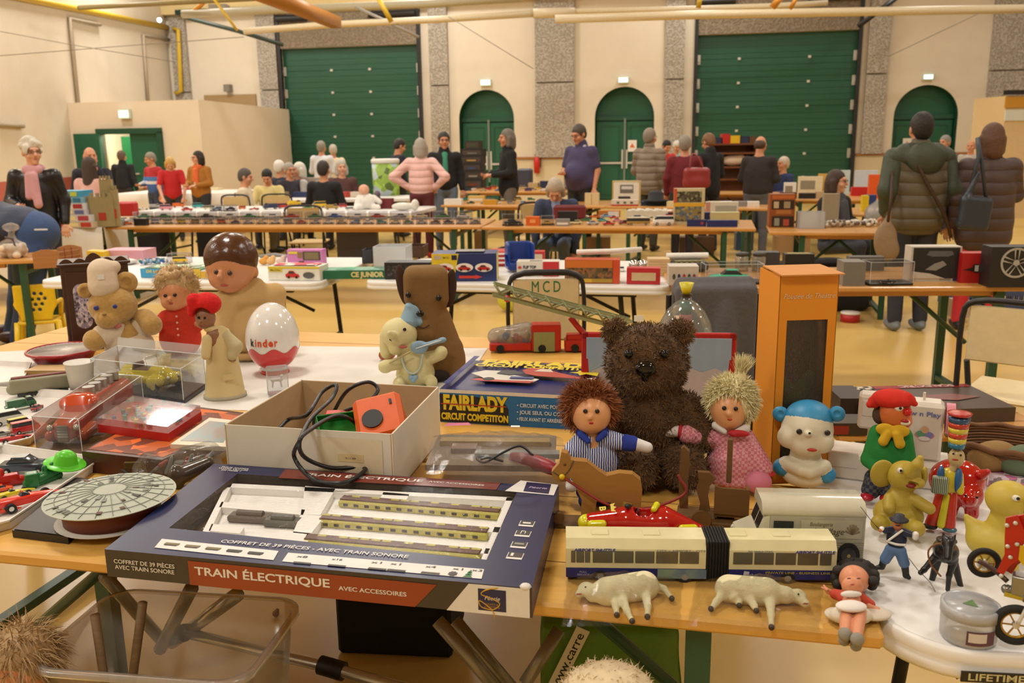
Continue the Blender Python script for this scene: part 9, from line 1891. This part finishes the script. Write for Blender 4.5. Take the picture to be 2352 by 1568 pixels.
# ================================================================= under the stall
def axs(px,py,Y):return at_d(px,py,Y)
GYT=C('#8d8880',.35,.5);SIL=C('#c2c0bc',.25,.7)
t=thing('camping_frame','folded aluminium camping table frame of crossed tubes under the train set box','table frame',(0,0,0),0)
for pts,r_,m in((((240,1322,2.0),(372,1470,2.2)),.016,GYT),(((440,1350,1.95),(368,1490,2.15)),.017,GYT),(((545,1365,1.95),(395,1475,2.2)),.018,SIL),(((1005,1425,1.75),(1150,1590,1.7)),.016,GYT),(((1045,1425,1.8),(1185,1590,1.75)),.015,GYT),(((1285,1445,1.75),(1205,1570,1.7)),.015,GYT),(((425,1452,2.1),(740,1528,1.95),(960,1590,1.8)),.014,SIL)):
 b=MB();b.tube([axs(*q)for q in pts],r_,m,10);b.build('tube',t)
for q,e in(((425,1452,2.09),(395,1462,2.13)),((735,1526,1.94),(790,1542,1.92))):b=MB();b.cyl(axs(*q),axs(*e),.023,BLKM);b.build('joint',t)
p=at_z(905,1560,0);p.y+=.25;b=MB();b.box((0,0,.26),(.36,.26,.52),C('#101012',.8),bev=.01);b.box((0,-.132,.26),(.33,.006,.48),C('#18181a',.9));one(b,'black_bag','square black bag standing on the floor under the train set box','bag',(p.x,p.y,0),R_(-6))
p=at_d(1400,1530,1.95);t=thing('shopping_bag','green shopping bag with a white lettered band under the right part of the table','bag',(p.x,p.y,0),R_(-4));hb4=at_d(1400,1440,1.95).z
b=MB();b.sdf([B((0,.08,hb4/2),(.17,.08,hb4/2),.03),E((.1,.02,hb4*.4),(.08,.06,.2))],.014,.03,C('#5f8a2c',.4,bump=.006));b.build('bag_body',t)
X=face((-.105,-.022,hb4-.085),(0,-1,0))@rz(R_(66));b=MB();b.box((0,0,0),(.20,.034,.002),WHT,X);b.build('white_band',t);TXT('www.carre',.03,C('#2a2a2a',.5),X@tr(.005,0,.0016),t,'lettering',bold=.01,width=.165)
cbx=at_d(330,1568,1.55)
qz=.30
b=MB();b.box((0,0,qz/2),(.95,.4,qz),C('#a07c4c',.8));one(b,'carton','brown cardboard box under the translucent bin at the lower left','box',(cbx.x-.12,1.62,0),R_(-6))
t=thing('storage_bin','translucent plastic bin with two sticks at the lower left','bin',(cbx.x+.02,1.66,qz),R_(-8));zr_=at_d(350,1475,1.62).z-qz;BN=GLASS('#eeeae2',.22,.2)
def rrect(hw,hd,r_,z_):return[(sx*(hw-r_)+r_*math.cos(R_(a0+k*15)),sy*(hd-r_)+r_*math.sin(R_(a0+k*15)),z_)for sx,sy,a0 in((1,1,0),(-1,1,90),(-1,-1,180),(1,-1,270))for k in range(7)]
b=MB();b.loft([rrect(.19,.13,.05,.0),rrect(.215,.15,.06,zr_),rrect(.228,.163,.065,zr_),rrect(.228,.163,.065,zr_-.012)],BN,caps=False);b.build('bin_wall',t);b=MB();b.box((0,0,.004),(.34,.22,.006),BN);b.build('bin_floor',t)
for(x0_,y0_,x1_,y1_,Yt,lb_)in((218,1412,244,1590,1.66,'wooden stick leaning in the translucent bin, left of the pair'),(328,1384,300,1590,1.7,'wooden stick leaning in the translucent bin, right of the pair')):
 a0,a1=at_d(x0_,y0_,Yt),at_d(x1_,y1_,Yt+.0);a1=a0+(a1-a0)*((a0.z-qz-.012)/(a0.z-a1.z));b=MB();b.tube([a1-a0,(0,0,0)],.0095,C('#8a6f4a',.6,kind='wood',scale=8,c2='#6a5234'),10);one(b,'wooden_stick',lb_,'stick',a0,0)
for dx,dy,c,lb_ in((-.06,-.03,'#d85a1c','orange plastic toy ring at the bottom of the translucent bin'),(.02,-.02,'#2c4aa8','blue plastic toy ring at the bottom of the translucent bin')):
 b=MB();b.tube([(.035*math.cos(a_),.035*math.sin(a_),.03+.01*math.sin(a_))for a_ in[2*PI*k/20 for k in range(20)]],.014,C(c,.4),8,closed=True);one(b,'toy_ring',lb_,'toy',(cbx.x+.02+dx,1.66+dy,qz+.007),0)
p=at_d(28,1535,1.55);t=thing('doll','blond doll head with tangled hair at the lower left corner','doll',(p.x,p.y+.02,qz),0);hz=p.z-qz
b=MB();b.sdf([E((0,0,hz-.02),(.06,.065,.07)),K((0,0,hz-.08),(0,0,.07),.03,.05),E((0,0,.05),(.07,.05,.05))],.008,.02,DSK);b.build('body',t)
hmm=C('#a8885c',.6,scale=70,amt=.3);b=MB().sdf([E((0,.012,hz-.005),(.068,.07,.072)),CUT(E((-.01,-.07,hz-.06),(.05,.06,.06)))],.007,.01,hmm);rr=random.Random(1);p_,n_=surface_points([Vector(v)for v in b.v],b.f,1500,rr);hairs(b,p_,n_,.045,.0012,hmm,rr,1.3,.35,3);b.build('hair',t)
p=at_d(1398,1575,1.35);t=thing('soft_toy','fluffy cream soft toy top at the lower edge of the picture','soft toy',(p.x,p.y,0),0);hz=at_d(1398,1532,1.35).z
CRF=C('#d8c4a0',.95,scale=60,amt=.15);b=MB().sdf([E((0,0,hz-.06),(.085,.07,.06)),K((0,0,hz-.15),(0,0,.12),.07,.1),E((0,0,.1),(.13,.11,.1))],.012,.04,CRF);p_,n_=surface_points([Vector(v)for v in b.v],b.f,7000,rr);hairs(b,p_,n_,.011,.0012,CRF,rr,.5,.9);b.build('body',t)
b=MB();b.sdf([E((0,0,.012),(.012,.01,.012)),S((.006,0,.024),.007)],.003,.006,M('dark red'));one(b,'toy_figure','tiny dark red toy lying on the floor under the train set box','toy',at_z(634,1416,0),0)
# ================================================================= boxes behind the white table at right
bz=.44;pA,pB=at_z(1925,1000,bz),at_z(2420,985,bz);beer_table('low wooden bench behind the white table at right carrying slot racing boxes',pA,pB,.44,bz,group=None,end=.2)
t=qb('large grey brown slot racing box with red band and checkered corner','game box',1995,2330,(978,968),940,.36,'#4a3c34',bz,[('t',.28,.86,.98,.98,M('#8c1c1e')),('t',.0,.84,.27,.98,C('#c8bca0',.5,kind='check',scale=40,c2='#1c1a18')),('t',.5,.3,.9,.6,poly(M('#7a4a44'),[(0,.3),(.5,0),(1,.4),(.6,.9),(.1,.8)])),('t',.05,.1,.45,.7,C('#5a4c44',.5,kind='speck',scale=12,c2='#463a34'))],name='slot_racing_box')
TXT('SCALEXTRIC',.045,M('#c8a8a0'),tr(.1,t['_d']*.915,t['_h']+.004)@rz(PI),t,'lettering',bold=.04,width=.24)
qb('dark brown toy box behind the slot racing box, next to the orange puppet box','box',1928,1992,960,915,.2,'#2c221c',bz);qb('dark box with a printed red cherry picture behind the sewing machine','box',1905,1992,1000,972,.12,'#33261c',bz,[('f',.05,.1,.5,.8,M('#8c2018'))])
frame_chair('dark framed folding chair with pale seat at the right edge',(at_d(2350,850,3.75).x,3.75,0),R_(140),CREAM2,CREAM2)
